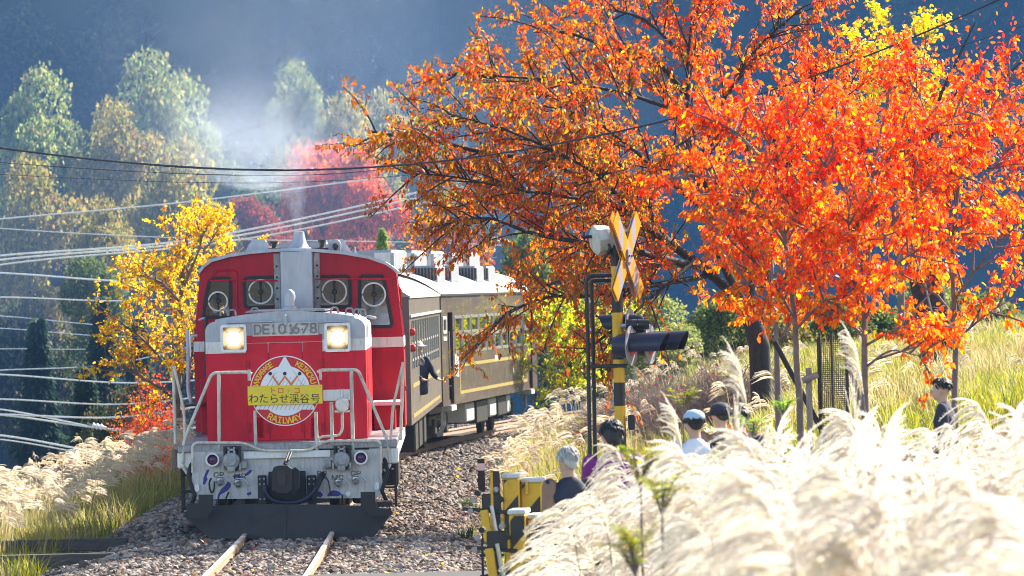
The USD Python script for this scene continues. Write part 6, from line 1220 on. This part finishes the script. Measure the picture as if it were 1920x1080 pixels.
# weeds between the stones
for k, (px, py, D) in enumerate(((872, 962, 81), (868, 872, 93))):
    p = P(px, py, D); t = thing('weed', ('small dark green weed growing in the ballast right of the plough', 'tiny weed in the ballast near the marker stake')[k], 'weed', (p[0], p[1], ballast_z(p[0] - xc(p[1]), p[1]))); m, _, c = tuft(260 + k, 40, .26 - .08 * k, .12, [(.05, .09, .03), (.08, .12, .04)], [1, 1], .014); obj('blades', m, 'grass_blade', t, col=c, kind='stuff')

# white plumes of the near bank: clumps of their own
def clump_kind(name, seed, n, wind, h=1.0, nb=34):
    r = np.random.default_rng(seed); c = proto(name); V, F, C = blades(r, nb, h * .78, .16, DRY + [(.22, .24, .03)], [2, 2, 2, 2, 3], lean=.5, w=.011); m, cc = join(V, F, C); obj('leaf_blades', m, 'grass_blade', c, col=cc, kind='stuff')
    for k in range(n):
        a = r.uniform(0, 6.283); b = np.array([math.cos(a), math.sin(a), 0]) * .14 * r.random(); wd = unit(np.asarray(wind, float) + .35 * r.standard_normal(3) * [1, 1, 0]); hh = h * r.uniform(.66, 1.0); top = b + np.array([0, 0, hh]) + wd * .08 * hh + .10 * r.standard_normal(3) * [1, 1, 0]
        t = np.linspace(0, 1, 6)[:, None]; st = b + (top - b) * t - wd * .10 * (t * (1 - t)); V, F, C = [], [], []
        obj('stem', G().tube(st, .0032, 4), 'wood_bar', c)
        plume_geo(r, top, wd, r.uniform(.24, .33), 22, 8, True, (.86, .81, .73), .0065, V, F, C); m, cc = join(V, F, C); obj('plume', m, 'plume', c, col=cc)
    return c
CL = [clump_kind(f'pampas_clump_kind_{k}', 300 + k, 5 + k % 3, w_) for k, w_ in enumerate(((-1, -.2, 0), (-.9, .4, .1), (-1, .1, -.1), (-.7, -.7, .1), (-.8, .3, .3), (-.4, -.8, .2)))]
ST = [clump_kind(f'pampas_stalk_kind_{k}', 320 + k, 1 + k % 2, w_, nb=6) for k, w_ in enumerate(((-1, -.2, 0), (-.9, .3, .1), (-.8, -.5, 0), (-.3, -.4, .8)))]
edge = np.array([(940, 1075), (985, 1010), (1030, 960), (1080, 925), (1130, 850), (1180, 812), (1260, 822), (1330, 850), (1400, 812), (1440, 730), (1480, 778), (1560, 760), (1640, 735), (1700, 748), (1764, 755), (1840, 740), (1960, 740)], float)
r = np.random.default_rng(77); k = 0
for D0, D1, n, lift in ((17, 22, 12, 200), (22, 29, 20, 110), (29, 37, 30, 40), (37, 47, 58, 0)):
    for j in range(n):
        D = r.uniform(D0, D1); px = r.uniform(1000 + .84 * FPX / D, 2150); e = np.interp(px, edge[:, 0], edge[:, 1]) + lift * r.uniform(.5, 1.6) + max(0, 1150 - px) * .35 * (D < 30) + abs(r.normal(0, 55)); p = P(px, min(e, 1130), D); g0 = float(ground_z(p[0], p[1])); h = p[2] - g0
        if h < .5: continue
        s = np.clip(h / 1.12, .6, 1.9); sc = (min(s, 1.0), min(s, 1.0), s)
        copy_of(CL[r.integers(0, 6)], 'pampas_grass_clump', 'clump of white feathery pampas grass on the near bank at the lower right', 'pampas grass', (p[0], p[1], g0), r.uniform(-.6, .6), sc, 'white pampas clumps on the near bank'); k += 1
SPEC = ((1075, 775, 40, 2, 'pampas stalk whose plume droops in front of the black hoop ladder'), (1120, 862, 38, 0, 'pampas stalk drooping over the purple jacket'), (1640, 668, 44, 3, 'single tall plume standing up before the slim red tree trunks'), (1425, 700, 40, 3, 'tall pampas plume left of the bright green fern leaves'),
    (1060, 878, 38, 0, 'plume blown left just below the grey haired head'), (1045, 925, 40, 1, 'striped looking plume hanging over the dark jacket'), (1300, 790, 44, 3, 'upright white plume in front of the white jacket'), (1130, 815, 42, 2, 'plume in front of the banded post below its lowest yellow band'))
for px, py, D, w, lb in SPEC:
    p = P(px, py, D) + [.16 if w != 3 else .05, 0, 0]; g0 = float(ground_z(p[0], p[1])); s = (p[2] - g0) / 1.12
    copy_of(ST[w], 'pampas_grass_stalk', lb, 'pampas grass', (p[0], p[1], g0), .2 * r.random() - .1, (min(s, 1.0), min(s, 1.0), s))
for px, py, D in ((1285, 802, 47), (1318, 806, 46.5), (1345, 798, 47), (1362, 812, 46), (1400, 802, 47.5), (1305, 838, 45), (1128, 832, 47), (1158, 828, 46.5), (1178, 838, 47), (1108, 852, 46), (1745, 762, 50), (1772, 768, 49), (1795, 756, 50), (1085, 880, 46), (1062, 898, 45), (1130, 846, 46), (1162, 838, 45), (1108, 868, 45), (1182, 852, 44), (1142, 872, 45), (1330, 800, 46), (1290, 815, 45), (1380, 800, 47), (1095, 950, 41), (1005, 985, 43), (1075, 985, 39), (985, 1022, 41), (1135, 905, 40), (1165, 868, 43), (1180, 925, 39), (1040, 1045, 38), (1110, 1030, 37), (960, 1052, 40), (1160, 985, 38), (1205, 866, 41), (1230, 842, 44), (1060, 1015, 42), (1140, 945, 43), (1015, 1060, 39), (1085, 915, 43), (1190, 890, 45), (1120, 975, 42), (1035, 1000, 44), (1150, 1040, 36), (1080, 1065, 36), (1175, 955, 42), (1250, 880, 42), (1215, 930, 40), (1200, 990, 37), (1255, 960, 38), (1310, 900, 42), (1370, 870, 43), (1340, 930, 39), (1000, 1068, 42), (1240, 1040, 36)):
    p = P(px, py, D) + [.16, 0, 0]; g0 = float(ground_z(p[0], p[1])); s = (p[2] - g0) / 1.12
    far = px > 1260
    copy_of(ST[r.integers(0, 3)], 'pampas_grass_stalk', 'slim pampas stalk with drooping silvery plume in front of the onlookers right of the signal' if far else 'slim pampas stalk with drooping silvery plume between the barrier machines and the white mass', 'pampas grass', (p[0], p[1], g0), r.uniform(-.4, .4), (min(s, 1.0), min(s, 1.0), s), 'slim pampas stalks before the onlookers' if far else 'slim pampas stalks beside the barrier machines')
for px, py, D, w, lb in ((1152, 852, 45, 2, 'pampas clump hiding the lower half of the purple jacket'), (1122, 886, 43, 0, 'pampas clump between the grey haired head and the purple jacket'), (1335, 815, 46, 4, 'pampas clump hiding the white jacket below the pale blue cap')):
    p = P(px, py, D) + [.25, 0, 0]; g0 = float(ground_z(p[0], p[1])); s = (p[2] - g0) / 1.1
    copy_of(CL[w], 'pampas_grass_clump', lb, 'pampas grass', (p[0], p[1], g0), .1, (min(s, .9), min(s, .9), s))
# leafy green plants among the plumes
def leafy(name, label, px, py, D, w, h, n, pal, L, seed, fern=False):
    r = np.random.default_rng(seed); c = P(px, py, D); g0 = float(ground_z(c[0], c[1])); t = thing(name, label, 'plant', (c[0], c[1], g0)); H = c[2] - g0; g = G(); an, ad = [], []
    for q in range(n):
        a = r.uniform(0, 6.283); e = np.array([math.cos(a) * w, math.sin(a) * w, 0]) * r.uniform(.5, 1) + [0, 0, H + h * r.uniform(-.3, .3)]; b0 = np.array([0, 0, max(H - h * 1.2, 0)]); line = smooth_path([b0, (b0 + e) / 2 + [0, 0, h * .35], e]); g.tube(line, np.linspace(.006, .002, len(line)), 4)
        m = 15
        for u in np.linspace(.25, 1, m):
            i = u * (len(line) - 1); p = line[int(i)]; d = unit(line[min(int(i) + 1, len(line) - 1)] - line[max(int(i) - 1, 0)]); sd = unit(np.cross(d, [0, 0, 1]))
            for s in (-1, 1): an.append(p); ad.append(d * .35 + sd * s + [0, 0, -.15])
    g.tube([(0, 0, -.05), (0, 0, max(H - h, .1))], .008, 5); obj('stems', g, 'bark_young', t, smooth=False)
    an, ad = np.array(an), unit(np.array(ad)); k = len(an); v, f = leaf_shapes(an, ad, np.tile([[0, 0, 1.0]], (k, 1)) + .2 * r.standard_normal((k, 3)), r.uniform(*L, k), r.uniform(.4, .5, k) * L[0]); obj('foliage', (v, f), 'leaf', t, col=np.repeat(pick(r, pal, [1] * len(pal), k), 6, 0), kind='stuff')
BG = [(.22, .42, .012), (.30, .50, .02), (.36, .50, .03)]; YG = [(.34, .40, .02), (.50, .42, .02), (.20, .26, .02)]
leafy('feathery_green_plant', 'bright green fern-like leaves above the plumes beside the tall pampas plume', 1468, 750, 46, .14, .12, 9, BG, (.030, .045), 401); leafy('feathery_green_plant', 'bright green fern-like leaves in front of the dark haired heads', 1410, 785, 45, .17, .12, 9, BG, (.030, .045), 402); leafy('feathery_green_plant', 'lowest bright green fern-like leaves left of the black haired heads', 1350, 850, 44, .10, .14, 7, BG, (.030, .045), 403)
for j, (px, py, D, lb) in enumerate(((1200, 850, 34, 'yellow green leafy weed in the middle of the white plumes'), (1240, 900, 32, 'leafy weed with green leaves below the yellow one among the plumes'), (1190, 1000, 27, 'brownish yellow leafy weed low in the plumes'), (1280, 735, 52, 'small yellow weed behind the white jacket'))):
    leafy('leafy_weed', lb, px, py, D, .17, .16, 11, YG, (.04, .062), 410 + j)
# ---------------------------------------------------------------- overhead cables
def wire(name, label, q, rad, m, n=40):
    p = pts(*q); s = np.concatenate([[0], np.cumsum(np.linalg.norm(np.diff(p, axis=0), axis=1))]); cs = CubicSpline(s, p); u = np.linspace(0, s[-1], n); c = cs(u)
    o = tag(obj(name, G().tube(c, rad, 5), m, smooth=True), label, 'cable')
wire('overhead_cable', 'black cable sagging right across the picture in front of the orange cherry tree', [(-120, 262, 76), (157, 297, 75), (300, 310, 74), (500, 319, 73), (720, 312, 72), (900, 293, 71), (1100, 259, 70), (1350, 199, 69), (1560, 130, 68), (1764, 48, 67), (2000, -60, 66)], .011, 'wire_black', 80)
wire('overhead_cable', 'thin black cable just under the long sagging one at the left', [(-100, 296, 96), (157, 316, 96), (420, 328, 96), (640, 325, 96), (800, 308, 96), (1000, 280, 96), (1300, 215, 95), (1700, 115, 94), (2000, 20, 94)], .005, 'wire_black', 60)
wire('overhead_cable', 'faint thin cable below the two black ones at the left', [(-100, 322, 100), (157, 335, 100), (420, 343, 100), (640, 338, 100), (900, 312, 100), (1200, 262, 100)], .0035, 'wire_black', 60)
wire('bright_cable', 'sunlit pale cable crossing the smoke at the middle left', [(-150, 428, 165), (157, 397, 165), (300, 384, 165), (490, 362, 165), (700, 335, 165)], .020, 'wire_pale')
for k, (dy0, dy1, lb) in enumerate(((0, 0, 'topmost of the three sunlit cables running up to the right behind the cab'), (9, 13, 'middle one of the three sunlit cables running up to the right behind the cab'), (20, 27, 'lowest of the three sunlit cables running up to the right behind the cab'))):
    wire('bright_cable', lb, [(-150, 500 + dy1, 150), (157, 468 + dy0 * .6, 150), (330, 453 + dy0 * .6, 150), (560, 411 + dy0, 150), (760, 366 + dy0 * 1.1, 150), (940, 322 + dy1, 150), (1150, 268 + dy1 * 1.3, 150)], .022, 'wire_pale', 60)
LOW = ['faint sunlit cable at the left passing just above the cab roof line', 'thick sunlit cable at the left level with the top of the cab windows', 'thin bright cable at the left level with the cab windows', 'thin bluish cable at the left, topmost of three close ones over the cedars', 'thin bluish cable at the left, middle of three close ones over the cedars', 'thin bluish cable at the left, lowest of three close ones over the cedars', 'bright cable slanting up to the right across the cedars at the left',
    'level sunlit cable at the left running into the top of the red bush', 'sunlit cable at the left next below the level one', 'sunlit cable at the left that starts just above the insulator', 'thick sunlit cable at the left falling from the insulator', 'thinner sunlit cable crossing at the insulator', 'upper of the two lowest sunlit cables just above the left pampas', 'lower of the two lowest sunlit cables just above the left pampas']
for k, (y0, y1, x1, D, rr) in enumerate(((438, 452, 640, 160, .012), (523, 527, 345, 160, .024), (563, 559, 330, 160, .020), (607, 609, 300, 175, .012), (628, 628, 300, 175, .012), (655, 642, 290, 175, .012), (688, 668, 285, 170, .016), (714, 716, 320, 155, .020), (757, 753, 300, 155, .020), (783, 775, 290, 150, .022), (799, 806, 290, 150, .024), (797, 815, 300, 150, .018), (843, 858, 300, 150, .024), (850, 862, 290, 150, .018))):
    wire('lower_cable', LOW[k], [(-150, y0 - (y1 - y0) * 1.5, D), (157, y0, D), ((157 + x1) / 2, (y0 + y1) / 2 + 3, D), (x1, y1, D), (x1 + 300, y1 + (y1 - y0) - 6, D)], rr * .95, 'wire_pale')
q = P(186, 800, 150); t = thing('insulator', 'pale insulator where the sunlit cables meet at the left margin', 'insulator', q); obj('body', G().lathe([(-.18, .03), (-.15, .08), (-.10, .04), (-.05, .08), (0, .04), (.05, .08), (.10, .04), (.18, .03)], (0, 0, 0), (1, 0, -.2), 12), 'sign_white', t, smooth=40)
obj('hook', G().tube([(-.3, 0, .1), (-.18, 0, .03)], .02, 6), 'grey_metal', t)
# ---------------------------------------------------------------- people
from manifold3d import Manifold
_ico = np.array(trimesh.creation.icosphere(1, 1.0).vertices)
def ball(c, r): return np.asarray(c, float) + _ico * np.asarray(r, float)
def chain(js):
    """solid through the joints [(point, radius)]"""
    return [Manifold.hull_points(np.vstack([ball(*a), ball(*b)])) for a, b in zip(js[:-1], js[1:])]
def fuse(parts, ln=.03, it=8):
    m = parts[0]
    for q in parts[1:]: m = m + q
    m = m.refine_to_length(ln); k = m.to_mesh(); t = trimesh.Trimesh(np.array(k.vert_properties)[:, :3], np.array(k.tri_verts), process=True); trimesh.smoothing.filter_taubin(t, .5, -.52, it)
    return np.array(t.vertices), np.array(t.faces)
def person(label, loc, face, H=1.70, arms='down', hair='hair_black', top='cloth_navy', legs='cloth_black', sleeve=None, hat=None, bald=False, seated=False, group=None, lean=0.0):
    """stands at loc, looks along +y turned by face about z"""
    k = H / 1.72; V = lambda x, y, z: np.array([x, y, z]) * k; r = lambda q: q * k
    t = thing('person', label, 'person', loc, face, group)
    hip, kn, an_ = .90, .48, .08
    sh = {s: V(s * .185, 0, 1.42) for s in (-1, 1)}; elb, wr = {}, {}
    for s in (-1, 1):
        if arms == 'camera': elb[s], wr[s] = V(s * .26, .13, 1.20), V(s * .07, .25, 1.52)
        elif arms == 'raise' and s > 0: elb[s], wr[s] = V(.27, .16, 1.33), V(.10, .24, 1.58)
        elif arms == 'lean': elb[s], wr[s] = V(s * .24, .14, 1.18), V(s * .16, .36, 1.10)
        else: elb[s], wr[s] = V(s * .225, -.02, 1.13), V(s * .235, .06, .88)
    skin = chain([(V(0, -.01, 1.42), r(.06)), (V(0, .01, 1.52), r(.055))])
    hd = V(0, .025, 1.615)
    skin += [Manifold.hull_points(np.vstack([ball(hd, np.array([.075, .095, .105]) * k), ball(hd + V(0, .045, -.075), np.array([.045, .045, .04]) * k), ball(hd + V(0, -.02, .03), np.array([.078, .09, .08]) * k)]))]
    skin += chain([(hd + V(0, .092, .01), r(.011)), (hd + V(0, .112, -.025), r(.016))]); skin += [Manifold.hull_points(np.vstack([ball(hd + V(0, .088, -.06), np.array([.026, .012, .012]) * k)]))]
    for s in (-1, 1):
        skin += [Manifold.hull_points(ball(hd + V(s * .078, -.005, -.01), np.array([.012, .022, .034]) * k))]
        skin += chain([(sh[s], r(.05)), (elb[s], r(.040)), (wr[s], r(.026))])
        d = unit(wr[s] - elb[s]); sd = unit(np.cross(d, [0, .3, 1.0] if abs(d[2]) < .8 else [s, 0, 0])); nn = np.cross(sd, d); pc = wr[s] + d * r(.05)
        skin.append(Manifold.hull_points(np.vstack([ball(wr[s], r(.024)), ball(pc + sd * r(.03), r(.014)), ball(pc - sd * r(.03), r(.014))])))
        for q, (o, l) in enumerate(((-.028, .062), (-.010, .072), (.009, .068), (.027, .052))): b = pc + sd * r(o); skin += chain([(b, r(.0095)), (b + d * r(l * .55) + nn * r(.008), r(.0088)), (b + d * r(l * .9) + nn * r(.028), r(.0078))])
        b = wr[s] + d * r(.02) - sd * r(.025); skin += chain([(b, r(.012)), (b + d * r(.03) - sd * r(.022), r(.010)), (b + d * r(.06) - sd * r(.02) + nn * r(.012), r(.009))])
        if not seated: skin += chain([(V(s * .09, 0, hip), r(.085)), (V(s * .10, .01, kn), r(.055)), (V(s * .10, -.02, an_), r(.038)), (V(s * .11, .12, .035), r(.032))])
    skin += [Manifold.hull_points(np.vstack([ball(V(s * .11, 0, z), np.array([.06, .085, .06]) * k) for s in (-1, 1) for z in (.95, 1.15, 1.36)]))]
    v, f = fuse(skin, .022 * k, 6); obj('body', (v, f), 'skin', t, smooth=True)
    tp = [Manifold.hull_points(np.vstack([ball(V(s * x, y, z), np.array([.075, .105, .05]) * k) for s in (-1, 1) for x, y, z in ((.12, 0, .88), (.115, .0, 1.10), (.135, -.01, 1.34))] + [ball(V(0, -.01, 1.44), r(.075))]))]
    sl = []
    for s in (-1, 1): (tp if sleeve is None else sl).extend(chain([(sh[s], r(.070)), (elb[s], r(.058)), (wr[s] - unit(wr[s] - elb[s]) * r(.02), r(.042))]))
    if sleeve is not None: tp += [Manifold.hull_points(ball(sh[s], r(.072))) for s in (-1, 1)]
    v, f = fuse(tp, .03 * k, 5); vn = unit(v * [1, 1, 0]); v = v + vn * (.030 * (meshkit.fbm(v * [11, 11, 16], 3, 3)[:, None] - .5)); obj('jacket', (v, f), top, t, smooth=True)
    if sl: v, f = fuse(sl, .03 * k, 3); obj('sleeves', (v, f), sleeve, t, smooth=True)
    if not seated:
        lg = [Manifold.hull_points(np.vstack([ball(V(s * .09, 0, z), np.array([.085, .10, .06]) * k) for s in (-1, 1) for z in (.84, .93)]))]
        for s in (-1, 1): lg += chain([(V(s * .09, 0, hip), r(.098)), (V(s * .10, .01, kn), r(.070)), (V(s * .10, -.015, .10), r(.055))])
        v, f = fuse(lg, .035 * k, 4); obj('trousers', (v, f), legs, t, smooth=True)
        for s in (-1, 1): obj('shoe', hull_of(np.vstack([ball(V(s * .10, -.03, .045), r(.045)), ball(V(s * .11, .14, .035), r(.036))])), 'cloth_black', t, smooth=True)
    hp = np.vstack([ball(hd + V(0, -.012, .022), np.array([.086, .104, .098]) * k)] + ([] if bald else [ball(hd + V(0, -.055, -.07), np.array([.062, .045, .04]) * k)])); m = Manifold.hull_points(hp).refine_to_length(.018 * k)
    cut = Manifold.cube([.4, .4, .4], True).rotate([-38 if not bald else -20, 0, 0]).translate((hd + V(0, .05, -.195 if not bald else -.18)).tolist()); m = m - cut; mm = m.to_mesh(); hv, hf = np.array(mm.vert_properties)[:, :3], np.array(mm.tri_verts)
    hn = unit(hv - hd + [0, 0, .0]); hv = hv + hn * ((.030 if not hat else .004) * (meshkit.fbm(hv * [38, 38, 22], 3, 5 + int(abs(loc[0]) * 7))[:, None] - .38)); 
    g = G().add(hv, hf); hr = np.random.default_rng(int(abs(loc[0] * 100) + H * 10))
    for _ in range(170):
        a, b = hr.uniform(0, 6.283), hr.uniform(.15 if not hat else 1.05, 1.35); q = []
        for u in np.linspace(0, 1, 4): bb = b + .42 * u; q.append(hd + V(0, -.012, .022) + np.array([.090 * math.sin(bb) * math.cos(a + .25 * u), .108 * math.sin(bb) * math.sin(a + .25 * u), .102 * math.cos(bb)]) * k * (1.0 + .06 * math.sin(3 * u)))
        q = np.array(q)
        if q[-1][1] > hd[1] + r(.035) and q[-1][2] < hd[2] + r(.045): continue
        g.tube(q, [.005, .006, .005, .002], 4)
    obj('hair', g, hair, t, smooth=True)
    for s in (-1, 1):
        e = obj('eye', G().tm(hull_of(ball(hd + V(s * .032, .083, .008), r(.012)))), 'eye_white', t, smooth=True); obj('pupil', G().tm(hull_of(ball(hd + V(s * .032, .0935, .008), r(.0055)))), 'hair_black', e, smooth=True)
    obj('mouth', G().tm(hull_of(ball(hd + V(0, .098, -.062), np.array([.022, .006, .006]) * k))), 'lip', t, smooth=True)
    if hat:
        h = obj('cap', hull_of(ball(hd + V(0, -.012, .050), np.array([.099, .117, .078]) * k)), hat, t, smooth=True)
        obj('peak', hull_of(np.vstack([ball(hd + V(x, y, .035), np.array([.02, .02, .006]) * k) for x, y in ((-.06, .08), (.06, .08), (-.045, .16), (.045, .16))])), hat, h, smooth=True)
    return t
def stand(label, px, py, D, face, H=None, **kw):
    p = P(px, py, D); g0 = float(ground_z(p[0], p[1])); H_ = np.clip(p[2] - g0, 1.45, 1.84) if H is None else H
    return person(label, (p[0], p[1], max(g0, p[2] - H_) if H is None else g0), face, H=float(H_), **kw)
stand('grey haired person in dark jacket with tan sleeves, back half turned, behind the barrier machines', 1066, 842, 50, .5, hair='hair_grey', top='cloth_navy', sleeve='cloth_tan')
stand('dark haired person in purple jacket at the foot of the signal post', 1148, 792, 50.5, .3, top='cloth_purple')
stand('person in white jacket and pale blue cap among the white plumes', 1302, 772, 51, .2, top='cloth_white', hat='cloth_pale', legs='cloth_navy')
stand('person with navy cap standing behind the bright green leaves', 1352, 758, 52, .3, hat='cloth_navy', top='cloth_tan')
stand('black haired person right beside the one with the navy cap', 1388, 766, 53, .4, top='cloth_navy')
stand('short person with black hair lower down among the plumes', 1352, 820, 48.5, .1, top='cloth_white')
stand('dark haired person at the right margin behind the plumes, seen in profile', 1768, 712, 56, 1.4, top='cloth_navy')
# on the train
def aboard(frame, label, x, y, z, face, **kw):
    if frame is None: c, s = math.cos(-LA), math.sin(-LA); return person(label, (LX + x * c - y * s, LY + x * s + y * c, z), face - LA, **kw)
    c, s = math.cos(-frame.h), math.sin(-frame.h); return person(label, (frame.a[0] + x * c - y * s, frame.a[1] + x * s + y * c, z), face - frame.h, **kw)
x, z = lq(702, 534, 7.75); aboard(None, 'driver in pale blue shirt behind the right cab window, one arm raised', x + .10, 7.9, z - 1.74, math.pi + .5, arms='raise', top='cloth_blue', hat='cloth_navy', seated=True)
x, z = lq(407, 548, 8.1); aboard(None, 'crew member with face showing in the ring of the left cab window', x - .02, 8.2, z - 1.74, math.pi - .3, top='cloth_navy', seated=True)
y, z = c1.side(781, 652); aboard(c1, 'passenger in white cap and navy sleeve leaning out of the coach window', c1.w - .04, y + 1.6, z - 1.62, -math.pi / 2 - .9, arms='lean', top='cloth_navy', hat='cloth_white', seated=True)
y, z = c1.side(816, 632); aboard(c1, 'passenger inside the pale coach with a hand at the last open window', c1.w - .55, max(y, 15.5), z - 1.62, -math.pi / 2 - .4, arms='lean', top='cloth_tan', seated=True)
x, z = lq(722, 545, 8.3); c, s = math.cos(-LA), math.sin(-LA); t = thing('hanging_vest', 'bright orange vest hanging behind the driver at the right cab window', 'vest', (LX + (x + .02) * c - 8.6 * s, LY + (x + .02) * s + 8.6 * c, z - .55), -LA)
vs = Polygon([(-.16, 0), (.20, 0), (.22, .55), (.12, .72), (.05, .55), (-.02, .72), (-.14, .60)]); obj('cloth', G().prism(vs, -.02, .02, lambda v: v + np.stack([0 * v[:, 0], .03 * np.sin(v[:, 0] * 20), 0 * v[:, 0]], 1)), 'cloth_orange', t)
obj('reflective_stripe', G().bx(-.15, .2, -.06, -.052, .22, .27), 'sign_white', t)
# ---------------------------------------------------------------- smoke and haze
def hull_chain(points, radii, seed=0):
    """a rounded closed body along the points"""
    g = G(); p = smooth_path(np.array(points), 6); rr = np.interp(np.linspace(0, 1, len(p)), np.linspace(0, 1, len(radii)), radii)
    p = np.vstack([p[0] - (p[1] - p[0]) * .02, p, p[-1] + (p[-1] - p[-2]) * .4]); rr = np.concatenate([[rr[0] * .4], rr, [rr[-1] * .2]])
    g.tube(p, rr, 28); v, f = g.mesh(); q = meshkit.fbm(v / (np.mean(radii) * 1.3), 3, seed)[:, None] - .5; c = np.vstack([np.repeat(p, 28, 0), p[:1], p[-1:]]); return c + (v - c) * (1 + .9 * q), f
usdkit.material(stage, '/World/Looks/smoke', {'t': ('geometry', {}), 'n': ('noise_texture', {'scale': 0.42, 'detail': 4.0, 'roughness': 0.6, 'distortion': 0.6}), 'm': ('map_range', {'from_min': 0.42, 'from_max': 0.68, 'to_min': 0.0, 'to_max': 1.0, 'clamp': True}),
    's': ('separate_xyz', {}), 'd': ('map_range', {'from_min': 4.0, 'from_max': 7.0, 'to_min': 0.050, 'to_max': 0.0024, 'clamp': True}), 'd2': ('map_range', {'from_min': 3.95, 'from_max': 5.1, 'to_min': 0.55, 'to_max': 0.0, 'clamp': True}), 'a': ('math', {'math_type': 'add'}), 'x': ('math', {'math_type': 'multiply'}), 'v': ('principled_volume', {'color': (0.70, 0.78, 0.90), 'anisotropy': 0.3})},
    [('t.position', 'n.vector'), ('n.fac', 'm.value'), ('t.position', 's.vector'), ('s.z', 'd.value'), ('m.result', 'x.value1'), ('s.z', 'd2.value'), ('d.result', 'a.value1'), ('d2.result', 'a.value2'), ('a.value', 'x.value2'), ('x.value', 'v.density')], volume='v.volume'); M['smoke'] = UsdShade.Material.Get(stage, '/World/Looks/smoke')
usdkit.material(stage, '/World/Looks/smoke_thin', {'t': ('geometry', {}), 'n': ('noise_texture', {'scale': 0.10, 'detail': 3.0, 'roughness': 0.6}), 'm': ('map_range', {'from_min': 0.34, 'from_max': 0.70, 'to_min': 0.0, 'to_max': 0.0034, 'clamp': True}), 'v': ('principled_volume', {'color': (0.50, 0.70, 1.0), 'anisotropy': 0.3})},
    [('t.position', 'n.vector'), ('n.fac', 'm.value'), ('m.result', 'v.density')], volume='v.volume'); M['smoke_thin'] = UsdShade.Material.Get(stage, '/World/Looks/smoke_thin')
usdkit.material(stage, '/World/Looks/smoke_veil', {'v': ('principled_volume', {'color': (0.10, 0.38, 1.0), 'density': 0.0015, 'anisotropy': 0.3})}, [], volume='v.volume'); M['smoke_veil'] = UsdShade.Material.Get(stage, '/World/Looks/smoke_veil')
SM = pts((560, 436, 87.6), (558, 402, 87.9), (545, 345, 89.0), (508, 275, 92.5), (455, 190, 108), (430, 90, 120), (520, 0, 132), (700, -60, 142))
smk = thing('smoke', 'grey blue exhaust smoke rising from the locomotive chimney and drifting to the upper left', 'smoke', kind='stuff')
for k, q in enumerate((1.0, .6)): obj('smoke_plume', hull_chain(SM, np.array([.07, .13, .27, .60, 1.5, 2.6, 3.4, 4.0]) * q, 3 + k), 'smoke', smk, smooth=False, kind='stuff')
v = trimesh.creation.icosphere(4, 1.0); vv = np.array(v.vertices); c = P(420, 190, 182)
for k, q in enumerate((1.0,)): w = vv * (1 + .5 * (meshkit.fbm(vv * 1.7, 3, 9 + k)[:, None] - .5)) * np.array([13.5, 24, 8.0]) * q + c; obj('smoke_bank', (w, np.array(v.faces)), 'smoke_thin', smk, smooth=False, kind='stuff')
w = vv * (1 + .25 * (meshkit.fbm(vv * 2.3, 3, 19)[:, None] - .5)) * np.array([75, 27, 22]) + [0, 188, 8]; obj('smoke_veil', (w, np.array(v.faces)), 'smoke_veil', smk, smooth=False, kind='stuff')
usdkit.material(stage, '/World/Looks/haze', {'v': ('principled_volume', {'color': (0.30, 0.56, 1.0), 'density': 0.00010, 'anisotropy': 0.3})}, [], volume='v.volume'); M['haze'] = UsdShade.Material.Get(stage, '/World/Looks/haze')
tag(obj('haze', G().bx(-325, 335, -65, 455, -12, 112), 'haze', smooth=False), 'thin blue haze filling the valley air', 'haze', kind='stuff')
